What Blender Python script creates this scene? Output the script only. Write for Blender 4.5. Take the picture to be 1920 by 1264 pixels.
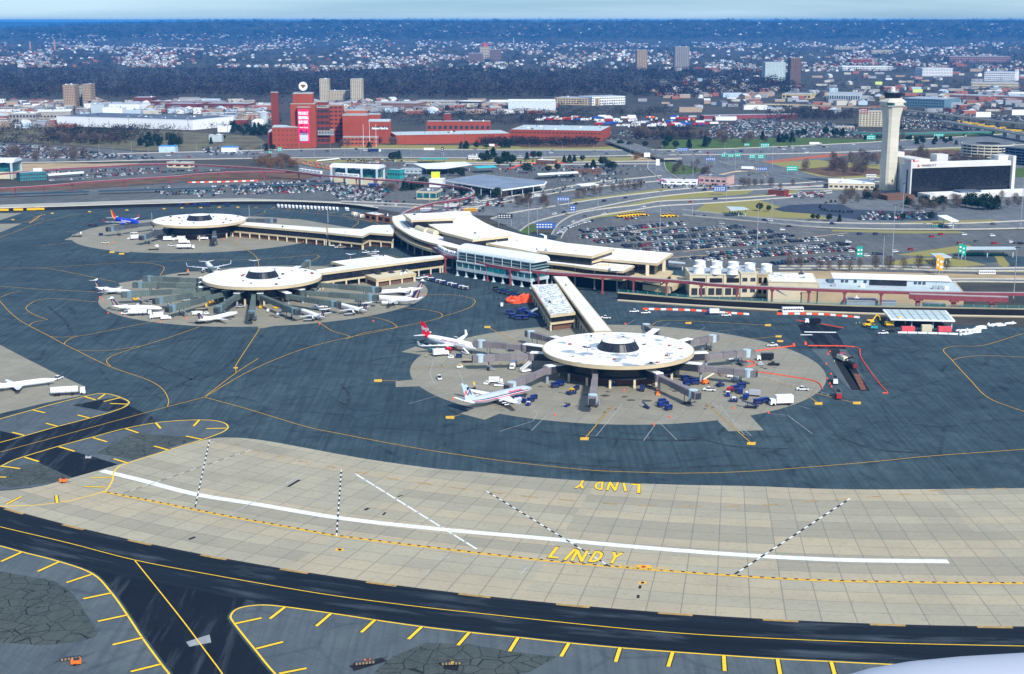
import bpy, math, random
import numpy as np
from mathutils import Vector, Matrix, noise
from mathutils.geometry import tessellate_polygon
for o in list(bpy.data.objects): bpy.data.objects.remove(o, do_unlink=True)
SC = bpy.context.scene; COL = SC.collection
R = math.radians; PI = math.pi
random.seed(7); rng = np.random.default_rng(7)

# ------------------------------------------------------------------ camera, sky, sun, exposure
H = 160.0; FPX = 2667.0; HY = 38.0                  # flying height (m), focal length in photo pixels, horizon row
TH = math.atan((632-HY)/FPX); CT, ST = math.cos(TH), math.sin(TH)
cd = bpy.data.cameras.new('camera'); cam = bpy.data.objects.new('camera', cd); COL.objects.link(cam)
cd.sensor_width = 36; cd.lens = FPX/1920*36; cd.clip_start = 0.5; cd.clip_end = 80000
cam.location = (0, 0, H); cam.rotation_euler = (PI/2-TH, 0, 0); SC.camera = cam
SUN_EL, SUN_AZ = 40.0, 152.0                          # azimuth clockwise from +Y: the sun stands behind the camera, to the right
W = bpy.data.worlds.new('World'); SC.world = W; W.use_nodes = True
wn = W.node_tree.nodes; wl = W.node_tree.links; wn.clear()
sky = wn.new('ShaderNodeTexSky'); sky.sky_type = 'NISHITA'; sky.sun_disc = False
sky.sun_elevation = R(SUN_EL); sky.sun_rotation = R(SUN_AZ); sky.altitude = 100
sky.air_density = 1.0; sky.dust_density = 0.6; sky.ozone_density = 3.0
tc = wn.new('ShaderNodeTexCoord'); mp = wn.new('ShaderNodeMapping'); mp.inputs['Scale'].default_value = (1.2, 1.2, 26)
nz = wn.new('ShaderNodeTexNoise'); nz.inputs['Scale'].default_value = 2.2; nz.inputs['Detail'].default_value = 6
rp = wn.new('ShaderNodeValToRGB'); rp.color_ramp.elements[0].position = .30; rp.color_ramp.elements[1].position = .66
mx = wn.new('ShaderNodeMix'); mx.data_type = 'RGBA'; mx.inputs['B'].default_value = (7.6, 10.0, 11.4, 1)
bg = wn.new('ShaderNodeBackground'); bg.inputs['Strength'].default_value = 0.085; ow = wn.new('ShaderNodeOutputWorld')
wl.new(tc.outputs['Generated'], mp.inputs['Vector']); wl.new(mp.outputs[0], nz.inputs['Vector']); wl.new(nz.outputs['Fac'], rp.inputs[0])
mu = wn.new('ShaderNodeMath'); mu.operation = 'MULTIPLY'; mu.inputs[1].default_value = .75; wl.new(rp.outputs[0], mu.inputs[0])
tm = wn.new('ShaderNodeMix'); tm.data_type = 'RGBA'; tm.blend_type = 'MULTIPLY'; tm.inputs['Factor'].default_value = 1; tm.inputs['B'].default_value = (.62, 1.0, 1.6, 1); wl.new(sky.outputs[0], tm.inputs['A']); wl.new(mu.outputs[0], mx.inputs['Factor']); wl.new(tm.outputs['Result'], mx.inputs['A']); wl.new(mx.outputs['Result'], bg.inputs[0]); wl.new(bg.outputs[0], ow.inputs[0])
sd = bpy.data.lights.new('sun', 'SUN'); sd.energy = 4.9; sd.angle = R(5); sd.color = (1, .95, .87)
sun = bpy.data.objects.new('sun', sd); COL.objects.link(sun); sun.rotation_euler = (R(90-SUN_EL), 0, R(180-SUN_AZ))
SC.view_settings.view_transform = 'Standard'; SC.view_settings.look = 'None'; SC.view_settings.exposure = 0.15; SC.view_settings.gamma = 1
SC.cycles.volume_bounces = 0; SC.cycles.max_bounces = 5; SC.cycles.volume_step_rate = 10

# ------------------------------------------------------------------ helpers
def G(px, py, z=0.0):
    "photo pixel (1920 wide) of a point at height z -> its place in the world"
    u = (px-960)/FPX; v = (632-py)/FPX
    t = (z-H)/(-ST+v*CT)
    return Vector((u*t, (CT+v*ST)*t, z))
def GL(pts, z=0.0): return [G(p[0], p[1], z) for p in pts]
def tag(o, label=None, cat=None, group=None, kind=None):
    if label: o['label'] = label
    if cat: o['category'] = cat
    if group: o['group'] = group
    if kind: o['kind'] = kind
    return o
def empty(name, loc=(0,0,0), rz=0, label=None, cat=None, group=None):
    o = bpy.data.objects.new(name, None); COL.objects.link(o); o.empty_display_size = .5
    o.location = loc; o.rotation_euler = (0,0,rz); return tag(o, label, cat, group)
CH = {}
def copy_tree(o, parent=None):
    c = o.copy(); COL.objects.link(c)
    if parent: c.parent = parent; CH.setdefault(parent.name, []).append(c)
    for ch in list(CH.get(o.name, [])): copy_tree(ch, c)
    return c
def smooth(pts, n=6, closed=False):
    P = [Vector(p) for p in pts]; out = []; N = len(P)
    for i in range(N if closed else N-1):
        a = P[(i-1) % N] if closed or i > 0 else P[0]*2-P[1]
        b = P[i]; c = P[(i+1) % N]; d = P[(i+2) % N] if closed or i+2 < N else P[-1]*2-P[-2]
        for k in range(n):
            t = k/n; out.append(.5*((2*b)+(c-a)*t+(2*a-5*b+4*c-d)*t*t+(3*b-a-3*c+d)*t**3))
    if not closed: out.append(P[-1])
    return out
class MB:
    def __init__(s): s.v = []; s.f = []; s.m = []; s.uv = None
    def face(s, pts, m=0):
        n = len(s.v); s.v += [tuple(p) for p in pts]; s.f.append(tuple(range(n, n+len(pts)))); s.m.append(m)
    def hexa(s, b, t, m=0, cap=True):
        "b, t: rings of the same length, bottom and top"
        n = len(s.v); k = len(b); s.v += [tuple(p) for p in b]+[tuple(p) for p in t]
        for i in range(k):
            j = (i+1) % k; s.f.append((n+i, n+j, n+k+j, n+k+i)); s.m.append(m)
        if cap: s.f.append(tuple(n+k-1-i for i in range(k))); s.f.append(tuple(n+k+i for i in range(k))); s.m += [m, m]
    def box(s, x0, x1, y0, y1, z0, z1, m=0, tx=0, ty=0):
        s.hexa([(x0,y0,z0),(x1,y0,z0),(x1,y1,z0),(x0,y1,z0)], [(x0+tx,y0+ty,z1),(x1-tx,y0+ty,z1),(x1-tx,y1-ty,z1),(x0+tx,y1-ty,z1)], m)
    def obox(s, c, l, w, h, a, m=0, z0=None):
        "box centred on c, length l along heading a"
        ca, sa = math.cos(a), math.sin(a); z = c[2] if z0 is None else z0
        q = [(c[0]+ca*i*l/2-sa*j*w/2, c[1]+sa*i*l/2+ca*j*w/2) for i, j in ((-1,-1),(1,-1),(1,1),(-1,1))]
        s.hexa([(x,y,z) for x,y in q], [(x,y,z+h) for x,y in q], m)
    def beam(s, a, b, w, h, m=0):
        a = Vector(a); b = Vector(b); d = (b-a).normalized()
        sd = d.cross(Vector((0,0,1)));  sd = Vector((1,0,0)) if sd.length < 1e-4 else sd.normalized(); up = sd.cross(d)
        r = [sd*(-w/2)-up*(h/2), sd*(w/2)-up*(h/2), sd*(w/2)+up*(h/2), sd*(-w/2)+up*(h/2)]
        s.hexa([a+q for q in r], [b+q for q in r], m)
    def cyl(s, c, r0, r1, h, n=12, m=0, axis='z', cap=True):
        b = []; t = []
        for i in range(n):
            a = 2*PI*i/n; x, y = math.cos(a), math.sin(a)
            if axis == 'z': b.append((c[0]+r0*x, c[1]+r0*y, c[2])); t.append((c[0]+r1*x, c[1]+r1*y, c[2]+h))
            elif axis == 'x': b.append((c[0], c[1]+r0*x, c[2]+r0*y)); t.append((c[0]+h, c[1]+r1*x, c[2]+r1*y))
            else: b.append((c[0]+r0*y, c[1], c[2]+r0*x)); t.append((c[0]+r1*y, c[1]+h, c[2]+r1*x))
        s.hexa(b, t, m, cap)
    def rings(s, rs, m=0, cap=True):
        n = len(s.v); k = len(rs[0])
        for r in rs: s.v += [tuple(p) for p in r]
        for j in range(len(rs)-1):
            for i in range(k):
                i2 = (i+1) % k; s.f.append((n+j*k+i, n+j*k+i2, n+(j+1)*k+i2, n+(j+1)*k+i)); s.m.append(m)
        if cap: s.f.append(tuple(n+k-1-i for i in range(k))); s.f.append(tuple(n+(len(rs)-1)*k+i for i in range(k))); s.m += [m, m]
    def poly(s, pts, z, m=0):
        P = [Vector((p[0], p[1], 0)) for p in pts]; n = len(s.v); s.v += [(p.x, p.y, z) for p in P]
        for t in tessellate_polygon([P]):
            a, b, c = (P[i] for i in t)
            if (b-a).cross(c-a).z < 0: t = t[::-1]
            s.f.append(tuple(n+i for i in t)); s.m.append(m)
    def prism(s, pts, z0, z1, m=0, mt=None, bottom=True):
        P = [Vector((p[0], p[1], 0)) for p in pts]
        if sum(P[i].x*P[(i+1) % len(P)].y-P[(i+1) % len(P)].x*P[i].y for i in range(len(P))) < 0: P.reverse()
        s.poly(P, z1, m if mt is None else mt)
        if bottom:
            k = len(s.f); s.poly(P, z0, m)
            for i in range(k, len(s.f)): s.f[i] = s.f[i][::-1]
        n = len(s.v); k = len(P); s.v += [(p.x,p.y,z0) for p in P]+[(p.x,p.y,z1) for p in P]
        for i in range(k): j = (i+1) % k; s.f.append((n+i, n+j, n+k+j, n+k+i)); s.m.append(m)
    def build(s, name, mats, parent=None, loc=None, smooth=False):
        me = bpy.data.meshes.new(name); me.from_pydata(s.v, [], s.f)
        for m in (mats if isinstance(mats, (list, tuple)) else [mats]): me.materials.append(m)
        if max(s.m, default=0): me.polygons.foreach_set('material_index', s.m)
        if s.uv:
            u = me.uv_layers.new(name='UVMap'); u.data.foreach_set('uv', [c for f in s.f for i in f for c in s.uv[i]])
        if smooth: me.polygons.foreach_set('use_smooth', [True]*len(s.f))
        me.update()
        return link(me, name, parent, loc)
def link(me, name, parent=None, loc=None):
    o = bpy.data.objects.new(name, me); COL.objects.link(o)
    if parent: o.parent = parent; CH.setdefault(parent.name, []).append(o)
    if loc: o.location = loc
    return o
def strip(name, A, B, z, mat, ru=1, rv=1, nv=1, parent=None):
    "ribbon between two rows of points, with uv in metres along and across"
    mb = MB(); mb.uv = []; u = 0; n = len(A)
    for i in range(n):
        if i: u += ((A[i]-A[i-1]).length+(B[i]-B[i-1]).length)/2
        w = (B[i]-A[i]).length
        for k in range(nv+1):
            p = A[i].lerp(B[i], k/nv); mb.v.append((p.x, p.y, z if z is not None else p.z)); mb.uv.append((u/ru, w*k/nv/rv))
    for i in range(n-1):
        for k in range(nv):
            a = i*(nv+1)+k; q = (a, a+1, a+nv+2, a+nv+1)
            p0, p1, p2 = (Vector(mb.v[j]) for j in q[:3])
            mb.f.append(q if (p1-p0).cross(p2-p0).z > 0 else q[::-1]); mb.m.append(0)
    return mb.build(name, mat, parent)
def offs(P, d):
    "points shifted sideways by d"
    out = []
    for i, p in enumerate(P):
        t = (P[min(i+1, len(P)-1)]-P[max(i-1, 0)]); t.z = 0; t.normalize(); out.append(p+Vector((-t.y, t.x, 0))*d)
    return out
def resamp(P, step):
    L = [0]
    for i in range(1, len(P)): L.append(L[-1]+(P[i]-P[i-1]).length)
    n = max(1, int(L[-1]/step)); out = []; j = 0
    for k in range(n+1):
        s = L[-1]*k/n
        while j < len(P)-2 and L[j+1] < s: j += 1
        out.append(P[j].lerp(P[j+1], (s-L[j])/max(1e-6, L[j+1]-L[j])))
    return out
def line_mb(mb, P, w, z, dash=None, m=0):
    "painted line along P; dash=(on,off) in metres"
    if dash:
        Q = resamp(P, (dash[0]+dash[1])/2 if dash[0] == dash[1] else dash[0]/2)
        per = 2 if dash[0] == dash[1] else max(2, round((dash[0]+dash[1])/(dash[0]/2))); on = 1 if dash[0] == dash[1] else 2
        for i in range(0, len(Q)-on, per): line_mb(mb, Q[i:i+on+1], w, z, None, m)
        return
    A = offs(P, w/2); B = offs(P, -w/2); n = len(mb.v)
    for a, b in zip(A, B): mb.v += [(a.x,a.y,z), (b.x,b.y,z)]
    for i in range(len(P)-1): q = n+2*i; mb.f.append((q, q+1, q+3, q+2)); mb.m.append(m)
def setz(o, kind='structure'): o['kind'] = kind; return o
def text_mesh(s, size=1.0, ext=0.0):
    c = bpy.data.curves.new('t', 'FONT'); c.body = s; c.size = size; c.extrude = ext; c.align_x = 'CENTER'; c.align_y = 'CENTER'; c.resolution_u = 2
    o = bpy.data.objects.new('t', c); COL.objects.link(o)
    me = bpy.data.meshes.new_from_object(o.evaluated_get(bpy.context.evaluated_depsgraph_get()))
    bpy.data.objects.remove(o, do_unlink=True); return me
def lettering(s, origin, right, up, height, mat, parent=None, name='lettering', width=None, bold=0, ext=.03):
    "flat raised letters standing on a surface; right/up are unit vectors"
    me = text_mesh(s, 1, 0); co = np.empty(len(me.vertices)*3); me.vertices.foreach_get('co', co); co = co.reshape(-1, 3)
    co[:, :2] -= (co[:, :2].min(0)+co[:, :2].max(0))/2
    e = np.ptp(co[:, :2], axis=0); sy = height/e[1]; sx = sy if width is None else width/e[0]
    right = Vector(right).normalized(); up = Vector(up).normalized(); nn = right.cross(up)
    parts = [(0, 0)] if not bold else [(-bold, 0), (bold, 0), (0, 0)]
    V = []; F = []; fs = [tuple(p.vertices) for p in me.polygons]
    for k, (bx, by) in enumerate(parts):
        b = len(V)
        for x, y, z in co: q = Vector(origin)+right*(x*sx+bx)+up*(y*sy+by)+nn*(ext+.004*k); V.append(tuple(q))
        F += [tuple(i+b for i in f) for f in fs]
    m2 = bpy.data.meshes.new(name); m2.from_pydata(V, [], F); m2.materials.append(mat); m2.update()
    if m2.polygons and m2.polygons[0].normal.dot(nn) < 0: m2.flip_normals()
    return link(m2, name, parent)

# ------------------------------------------------------------------ materials
class NT:
    def __init__(s, name):
        s.m = bpy.data.materials.new(name); s.m.use_nodes = True; s.t = s.m.node_tree; s.n = s.t.nodes; s.l = s.t.links
        s.b = s.n['Principled BSDF']; s.b.inputs['Specular IOR Level'].default_value = .25
    def new(s, t, **k):
        q = s.n.new(t)
        for a, b in k.items():
            if a.startswith('_'): setattr(q, a[1:], b)
            else: q.inputs[a.replace('__', ' ')].default_value = b
        return q
    def link(s, a, b): s.l.new(a, b)
    def pos(s, scale=(1,1,1), rot=0, uv=False, obj=False):
        g = s.new('ShaderNodeTexCoord') if (uv or obj) else s.new('ShaderNodeNewGeometry')
        mp = s.new('ShaderNodeMapping'); mp.inputs['Scale'].default_value = scale; mp.inputs['Rotation'].default_value = (0,0,rot)
        s.link(g.outputs['UV' if uv else ('Object' if obj else 'Position')], mp.inputs[0]); return mp.outputs[0]
    def noise(s, vec, scale, detail=4, rough=.55, lo=.35, hi=.65):
        q = s.new('ShaderNodeTexNoise', Scale=scale, Detail=detail, Roughness=rough); s.link(vec, q.inputs['Vector'])
        r = s.new('ShaderNodeMapRange'); r.inputs['From Min'].default_value = lo; r.inputs['From Max'].default_value = hi
        s.link(q.outputs['Fac'], r.inputs['Value']); return r.outputs[0]
    def mix(s, f, a, b, blend='MIX'):
        q = s.new('ShaderNodeMix', _data_type='RGBA', _blend_type=blend); q.clamp_factor = True
        for x, k in ((f, 'Factor'), (a, 'A'), (b, 'B')):
            if isinstance(x, (int, float)): q.inputs[k].default_value = x
            elif isinstance(x, tuple): q.inputs[k].default_value = x if len(x) == 4 else (*x, 1)
            else: s.link(x, q.inputs[k])
        return q.outputs['Result']
    def math(s, op, a, b=0.0):
        q = s.new('ShaderNodeMath', _operation=op)
        for i, x in enumerate((a, b)):
            if isinstance(x, (int, float)): q.inputs[i].default_value = x
            else: s.link(x, q.inputs[i])
        return q.outputs[0]
    def done(s, col, rough=.85, metal=0):
        s.link(col, s.b.inputs['Base Color']) if not isinstance(col, tuple) else None
        if isinstance(col, tuple): s.b.inputs['Base Color'].default_value = (*col, 1)
        s.b.inputs['Roughness'].default_value = rough; s.b.inputs['Metallic'].default_value = metal; return s.m
MC = {}
def M(name, col, rough=.8, var=.18, sc=.35, metal=0, dirt=None, obj=False):
    "plain surface with some unevenness of tone"
    if name in MC: return MC[name]
    t = NT(name); p = t.pos(obj=obj); d = tuple(c*(1-var*1.6) for c in col) if dirt is None else dirt
    f = t.noise(p, sc, 5, .6, .3, .75); c = t.mix(f, tuple(min(1, c*(1+var*.4)) for c in col), d)
    MC[name] = t.done(c, rough, metal); return MC[name]
def glass_mat(name, col, rough=.12, mull=None, msc=1.2):
    "dark glazing seen from outside, panes of slightly different tone"
    if name in MC: return MC[name]
    t = NT(name); p = t.pos((1/msc, 1/msc, 1/3.2)); w = t.new('ShaderNodeTexWhiteNoise'); fl = t.new('ShaderNodeVectorMath', _operation='FLOOR')
    t.link(p, fl.inputs[0]); t.link(fl.outputs[0], w.inputs[0]); c = t.mix(w.outputs['Value'], tuple(x*.6 for x in col), tuple(x*1.5 for x in col))
    t.b.inputs['Specular IOR Level'].default_value = .5
    MC[name] = t.done(c, rough); return MC[name]
# ------------------------------------------------------------------ ground materials
def asphalt(name, c1, c2, dark, crack=.0, streak_rot=.5, seam=.35, wear=0):
    t = NT(name); p = t.pos()
    big = t.noise(p, .012, 6, .6, .38, .62); mid = t.noise(p, .09, 5, .65, .35, .68)
    st = t.noise(t.pos((.55, .02, 1), streak_rot), 1, 5, .6, .42, .7); fine = t.noise(p, 2.2, 3, .6, .25, .75)
    c = t.mix(big, c1, c2); c = t.mix(t.math('MULTIPLY', mid, .5), c, dark); c = t.mix(t.math('MULTIPLY', st, .6), c, dark)
    c = t.mix(t.math('MULTIPLY', fine, .25), c, tuple(x*1.5 for x in c1))
    br = t.new('ShaderNodeTexBrick', Scale=1, **{'_offset': .5}); br.inputs['Mortar Size'].default_value = .12; br.inputs['Brick Width'].default_value = 46; br.inputs['Row Height'].default_value = 7.4
    t.link(t.pos((1,1,1), streak_rot+PI/2), br.inputs['Vector']); c = t.mix(t.math('MULTIPLY', br.outputs['Fac'], seam), c, dark)
    # meandering dark repair seams and tyre sweeps
    wv = t.new('ShaderNodeTexVoronoi', Scale=.028, _feature='DISTANCE_TO_EDGE'); nw = t.new('ShaderNodeTexNoise', Scale=.05, Detail=4)
    vm = t.new('ShaderNodeVectorMath', _operation='MULTIPLY_ADD'); vm.inputs[1].default_value = (26, 26, 0); t.link(nw.outputs['Color'], vm.inputs[0]); t.link(p, vm.inputs[2]); t.link(vm.outputs[0], wv.inputs['Vector'])
    sw = t.math('LESS_THAN', wv.outputs['Distance'], .018); c = t.mix(t.math('MULTIPLY', t.math('MULTIPLY', sw, mid), .5), c, dark)
    if crack:
        v = t.new('ShaderNodeTexVoronoi', Scale=crack, _feature='DISTANCE_TO_EDGE'); vm2 = t.new('ShaderNodeVectorMath', _operation='MULTIPLY_ADD'); vm2.inputs[1].default_value = (7,7,0)
        n2 = t.new('ShaderNodeTexNoise', Scale=.3, Detail=5); t.link(n2.outputs['Color'], vm2.inputs[0]); t.link(p, vm2.inputs[2]); t.link(vm2.outputs[0], v.inputs['Vector'])
        k = t.math('LESS_THAN', v.outputs['Distance'], .022); v3 = t.new('ShaderNodeTexVoronoi', Scale=crack*3.1, _feature='DISTANCE_TO_EDGE'); t.link(vm2.outputs[0], v3.inputs['Vector']); k2 = t.math('MULTIPLY', t.math('LESS_THAN', v3.outputs['Distance'], .02), t.noise(p, .04, 3, .6, .5, .52)); c = t.mix(t.math('MULTIPLY', t.math('MAXIMUM', k, k2), .8), c, (.008,.012,.014))
    if wear: c = t.mix(t.math('MULTIPLY', t.noise(t.pos((.22,.018,1), .43), 1, 6, .65, .50, .82), wear), c, (.13,.165,.20))
    t.b.inputs['Specular IOR Level'].default_value = .12
    return t.done(c, .9)
AS = asphalt('apron asphalt', (.058,.092,.108), (.034,.060,.076), (.006,.012,.022))
AS_OLD = asphalt('old shoulder asphalt', (.105,.128,.138), (.080,.105,.120), (.038,.050,.066), streak_rot=2.2)
AS_CR = asphalt('cracked asphalt', (.066,.082,.078), (.090,.100,.092), (.040,.052,.054), crack=.20)
AS_NEW = asphalt('fresh black asphalt', (.007,.011,.018), (.012,.018,.028), (.004,.006,.012), seam=.1, wear=.55)
ROAD = asphalt('road asphalt', (.19,.20,.205), (.12,.135,.145), (.05,.06,.08), streak_rot=1.9)
LOT = asphalt('car park asphalt', (.155,.158,.15), (.105,.112,.112), (.035,.045,.062), streak_rot=1.5)
def taxi_mat():
    t = NT('taxiway asphalt'); a = t.noise(t.pos((.006, .9, 1), uv=True), 1, 6, .65, .35, .75); b = t.noise(t.pos((.03, .16, 1), uv=True), 1, 5, .6, .52, .78)
    c = t.mix(a, (.005,.008,.013), (.016,.024,.034)); c = t.mix(t.math('MULTIPLY', b, .5), c, (.13,.165,.20)); t.b.inputs['Specular IOR Level'].default_value = .1; return t.done(c, .8)
TAXI = taxi_mat()
def slab_mat(name, c1, c2, c3, joint, w=1.0, h=1.0, mort=.018, uv=True, rot=0, scale=1, bands=True):
    t = NT(name); u = t.pos((scale, scale, 1), rot, uv=uv)
    fl = t.new('ShaderNodeVectorMath', _operation='FLOOR'); t.link(u, fl.inputs[0])
    wn_ = t.new('ShaderNodeTexWhiteNoise'); t.link(fl.outputs[0], wn_.inputs[0])
    c = t.mix(t.math('MULTIPLY', wn_.outputs['Value'], .42), c1, c2)
    if bands:
        mp_ = t.new('ShaderNodeMapping'); mp_.inputs['Scale'].default_value = (.13, 1, 0); t.link(u, mp_.inputs[0])
        f2 = t.new('ShaderNodeVectorMath', _operation='FLOOR'); t.link(mp_.outputs[0], f2.inputs[0]); w2 = t.new('ShaderNodeTexWhiteNoise'); t.link(f2.outputs[0], w2.inputs[0])
        c = t.mix(t.math('MULTIPLY', t.math('GREATER_THAN', w2.outputs['Value'], .62), .5), c, c3); c = t.mix(t.math('MULTIPLY', t.math('LESS_THAN', w2.outputs['Value'], .22), .3), c, tuple(x*.68 for x in c2))
    n1 = t.noise(u, .35, 5, .6, .4, .75); c = t.mix(t.math('MULTIPLY', n1, .35), c, tuple(x*.62 for x in c2))
    n2 = t.noise(t.pos(), .6, 6, .7, .52, .8); c = t.mix(t.math('MULTIPLY', n2, .5), c, tuple(x*.42 for x in c2))
    br = t.new('ShaderNodeTexBrick', Scale=1, _offset=0.0); br.inputs['Mortar Size'].default_value = mort; br.inputs['Brick Width'].default_value = w; br.inputs['Row Height'].default_value = h
    t.link(u, br.inputs['Vector']); c = t.mix(t.math('MULTIPLY', br.outputs['Fac'], .6), c, joint); return t.done(c, .88)
CONC = slab_mat('taxilane concrete', (.39,.355,.26), (.29,.275,.22), (.45,.37,.25), (.11,.115,.11))
CONC2 = slab_mat('stand concrete', (.285,.265,.205), (.215,.205,.165), (.34,.31,.23), (.14,.14,.125), uv=False, rot=.35, scale=1/7.6, bands=False)
GRASS = M('grass', (.21,.20,.045), .95, .45, .06, dirt=(.25,.21,.09)); GRASSG = M('green grass', (.075,.13,.025), .95, .35, .08)
BROWN = M('dry reed ground', (.15,.085,.045), .95, .5, .05, dirt=(.05,.035,.03)); TANG = M('bare sandy ground', (.42,.31,.18), .95, .2, .05)
def ground_mat():
    t = NT('ground'); p = t.pos(); a = t.noise(p, .004, 8, .65, .4, .6); b = t.noise(p, .03, 6, .65, .42, .62)
    c = t.mix(a, (.062,.056,.052), (.030,.032,.034)); c = t.mix(b, c, (.07,.065,.045)); return t.done(c, .95)
YEL = M('yellow paint', (.78,.45,.04), .7, .22, .8); YELB = M('bright yellow paint', (.92,.58,.02), .65, .12, .8); WHT = M('white road paint', (.80,.82,.82), .7, .2, .5); WHTD = M('worn white paint', (.42,.44,.44), .8, .3, .8)
BLKP = M('black paint', (.012,.014,.02), .8, .2, 1); DIMY = M('faded yellow paint', (.42,.27,.09), .8, .3, .5)

# ------------------------------------------------------------------ ground, hills
def terrain():
    "one sheet: flat round the airport, rising to the wooded ridge, out to the horizon"
    ys = np.concatenate([[-800, 0, 300], np.linspace(600, 9000, 30), np.linspace(9200, 15500, 60), np.linspace(16500, 42000, 40)])
    xs = np.linspace(-1, 1, 120); V = []; F = []
    for y in ys:
        hw = 1500+y*.75
        for x in xs:
            X = x*hw; z = 0.0
            if y > 4500:
                z += 14*(noise.noise(Vector((X/900, y/900, 3)))+.2)*min(1, (y-4500)/2500)
                t = min(1, max(0, (y-10000)/2600)); s = t*t*(3-2*t)
                z += s*(151+7*noise.noise(Vector((X/2600+5, 1.3, 0)))+9*noise.noise(Vector((X/500, y/500, 7))))
                if y > 13600: z -= min(1, (y-13600)/1500)*100*(1 if y < 20000 else 0)
                e = (X+.30*y)/2200; z *= .42+.58/(1+math.exp(-(e*4.0))) if y > 10000 else 1
                if y > 20000: z = 20+112*min(1, (y-20000)/4000)+10*noise.noise(Vector((X/3000, 9, 0)))-(max(0, y-26000)/2000)*25
            V.append((X, y, z))
    n = len(xs)
    for j in range(len(ys)-1):
        for i in range(n-1): a = j*n+i; F.append((a, a+1, a+n+1, a+n))
    me = bpy.data.meshes.new('ground'); me.from_pydata(V, [], F); me.materials.append(ground_mat()); me.polygons.foreach_set('use_smooth', [True]*len(F)); me.update()
    setz(link(me, 'ground')); return
terrain()
def flat(name, pts, z, mat, sm=0, world=False):
    P = pts if world else GL(pts)
    if sm: P = smooth(P, sm, True)
    mb = MB(); mb.poly(P, z, 0); return setz(mb.build(name, mat))
flat('apron_asphalt', [(-300,400),(0,396),(130,388),(300,381),(460,378),(600,385),(700,394),(760,410),(850,405),(950,430),(1250,470),(1290,505),(1290,560),(1400,583),(1700,603),(2400,640),(3200,1450),(-1200,1450)], .02, AS)
NEAR = [(-60,934),(0,950),(114,980),(220,1007.5),(316,1030.6),(404,1045),(514,1064),(639,1083),(757,1100),(833,1109),(912,1118),(992,1127),(1073,1134.5),(1157,1142),(1240,1149),(1290,1151.5),(1414,1160),(1585,1169.5),(1760,1174),(1917,1175.5),(2050,1175)]
C0 = Vector((144.9, 924.5, 0)); CR_ = 566.5       # centre and radius of the ring of concrete
def arc(r, x0, x1, n=90):
    out = []
    a0 = math.acos(max(-1, min(1, (x0-C0.x)/r))); a1 = math.acos(max(-1, min(1, (x1-C0.x)/r)))
    for i in range(n+1): a = a0+(a1-a0)*i/n; out.append(Vector((C0.x+r*math.cos(a), C0.y-r*math.sin(a), 0)))
    return out
def ring(r0, name, z, mat, a0, a1, r1, n=100):
    A = [Vector((C0.x+r0*math.cos(a), C0.y+r0*math.sin(a), 0)) for a in np.linspace(a0, a1, n)]; B = [Vector((C0.x+r1*math.cos(a), C0.y+r1*math.sin(a), 0)) for a in np.linspace(a0, a1, n)]
    return setz(strip(name, A, B, z, mat))
# ring of concrete: near edge follows the fitted circle, far edge follows the photo
far_px = [(-60,926),(0,921),(66,914),(132,898),(198,881),(257,860),(319,840),(393,823),(441,821),(503,827.5),(639,852.5),(707,864),(814,878.6),(895,885),(975,892.7),(1069,900),(1157,905),(1277,909.4),(1414,912),(1548,917),(1682,918),(1917,915.5),(2050,912)]
far = resamp(smooth(GL(far_px), 8), 1.0); 
def ring_strip():
    A = []; B = []; mb = MB(); mb.uv = []
    fa = [((p-C0).length, math.atan2(p.y-C0.y, p.x-C0.x)) for p in far]
    angs = np.linspace(fa[0][1], fa[-1][1], 240)
    fang = np.array([a for _, a in fa]); frad = np.array([r for r, _ in fa]); o = np.argsort(fang)
    rows = 14
    for a in angs:
        rf = float(np.interp(a, fang[o], frad[o]))
        for k in range(rows+1):
            r = CR_+(rf-CR_)*k/rows; mb.v.append((C0.x+r*math.cos(a), C0.y+r*math.sin(a), .05)); mb.uv.append((a*CR_/9.6, (CR_-r)/7.3))
    for i in range(len(angs)-1):
        for k in range(rows):
            q = i*(rows+1)+k; f = (q, q+rows+1, q+rows+2, q+1); p = [Vector(mb.v[j]) for j in f]
            mb.f.append(f if (p[1]-p[0]).cross(p[2]-p[0]).z > 0 else f[::-1]); mb.m.append(0)
    setz(mb.build('concrete_taxilane', CONC))
ring_strip()
# dark taxiway and its branch
nearP = smooth(GL(NEAR), 4)
EDGE_L = [(-60,1010),(0,1024),(40,1035),(110,1053),(173,1076),(209,1112),(239,1154),(268,1198),(303,1246),(320,1268),(375,1350)]
EDGE_R = [(600,1350),(516,1264),(477,1217),(439,1169),(433,1154),(448,1141),(485,1135),(532.5,1138),(639,1153),(704,1163),(791,1175.5),(879,1186),(971,1195.6),(1066,1206),(1162,1215),(1260.6,1222.5),(1352,1229),(1461,1236),(1562,1241),(1642,1245),(1780,1250),(2050,1254)]
CL = [(-60,972),(0,988),(128.5,1018.5),(253,1050.5),(385.6,1076),(532.5,1102),(639,1119),(791,1138.6),(895,1150),(1110,1173),(1280,1188),(1451,1197.6),(1662,1206),(1917,1211.7),(2050,1213)]
eL = smooth(GL(EDGE_L), 5); eR = smooth(GL(EDGE_R), 5)
mb = MB(); mb.poly([p for p in offs(eL, .9)]+[p for p in offs(eR, .9)]+arc(CR_, nearP[-1].x, nearP[0].x, 60), .035, 0); setz(mb.build('branch_taxiway', AS_NEW))
clP = resamp(smooth(GL(CL), 6), 8)
A = []; B = []
for p in clP:
    d = (p-C0).normalized(); A.append(C0+d*CR_); B.append(p+d*11.5)
setz(strip('taxiway', A, B, .045, TAXI, nv=6))
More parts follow.
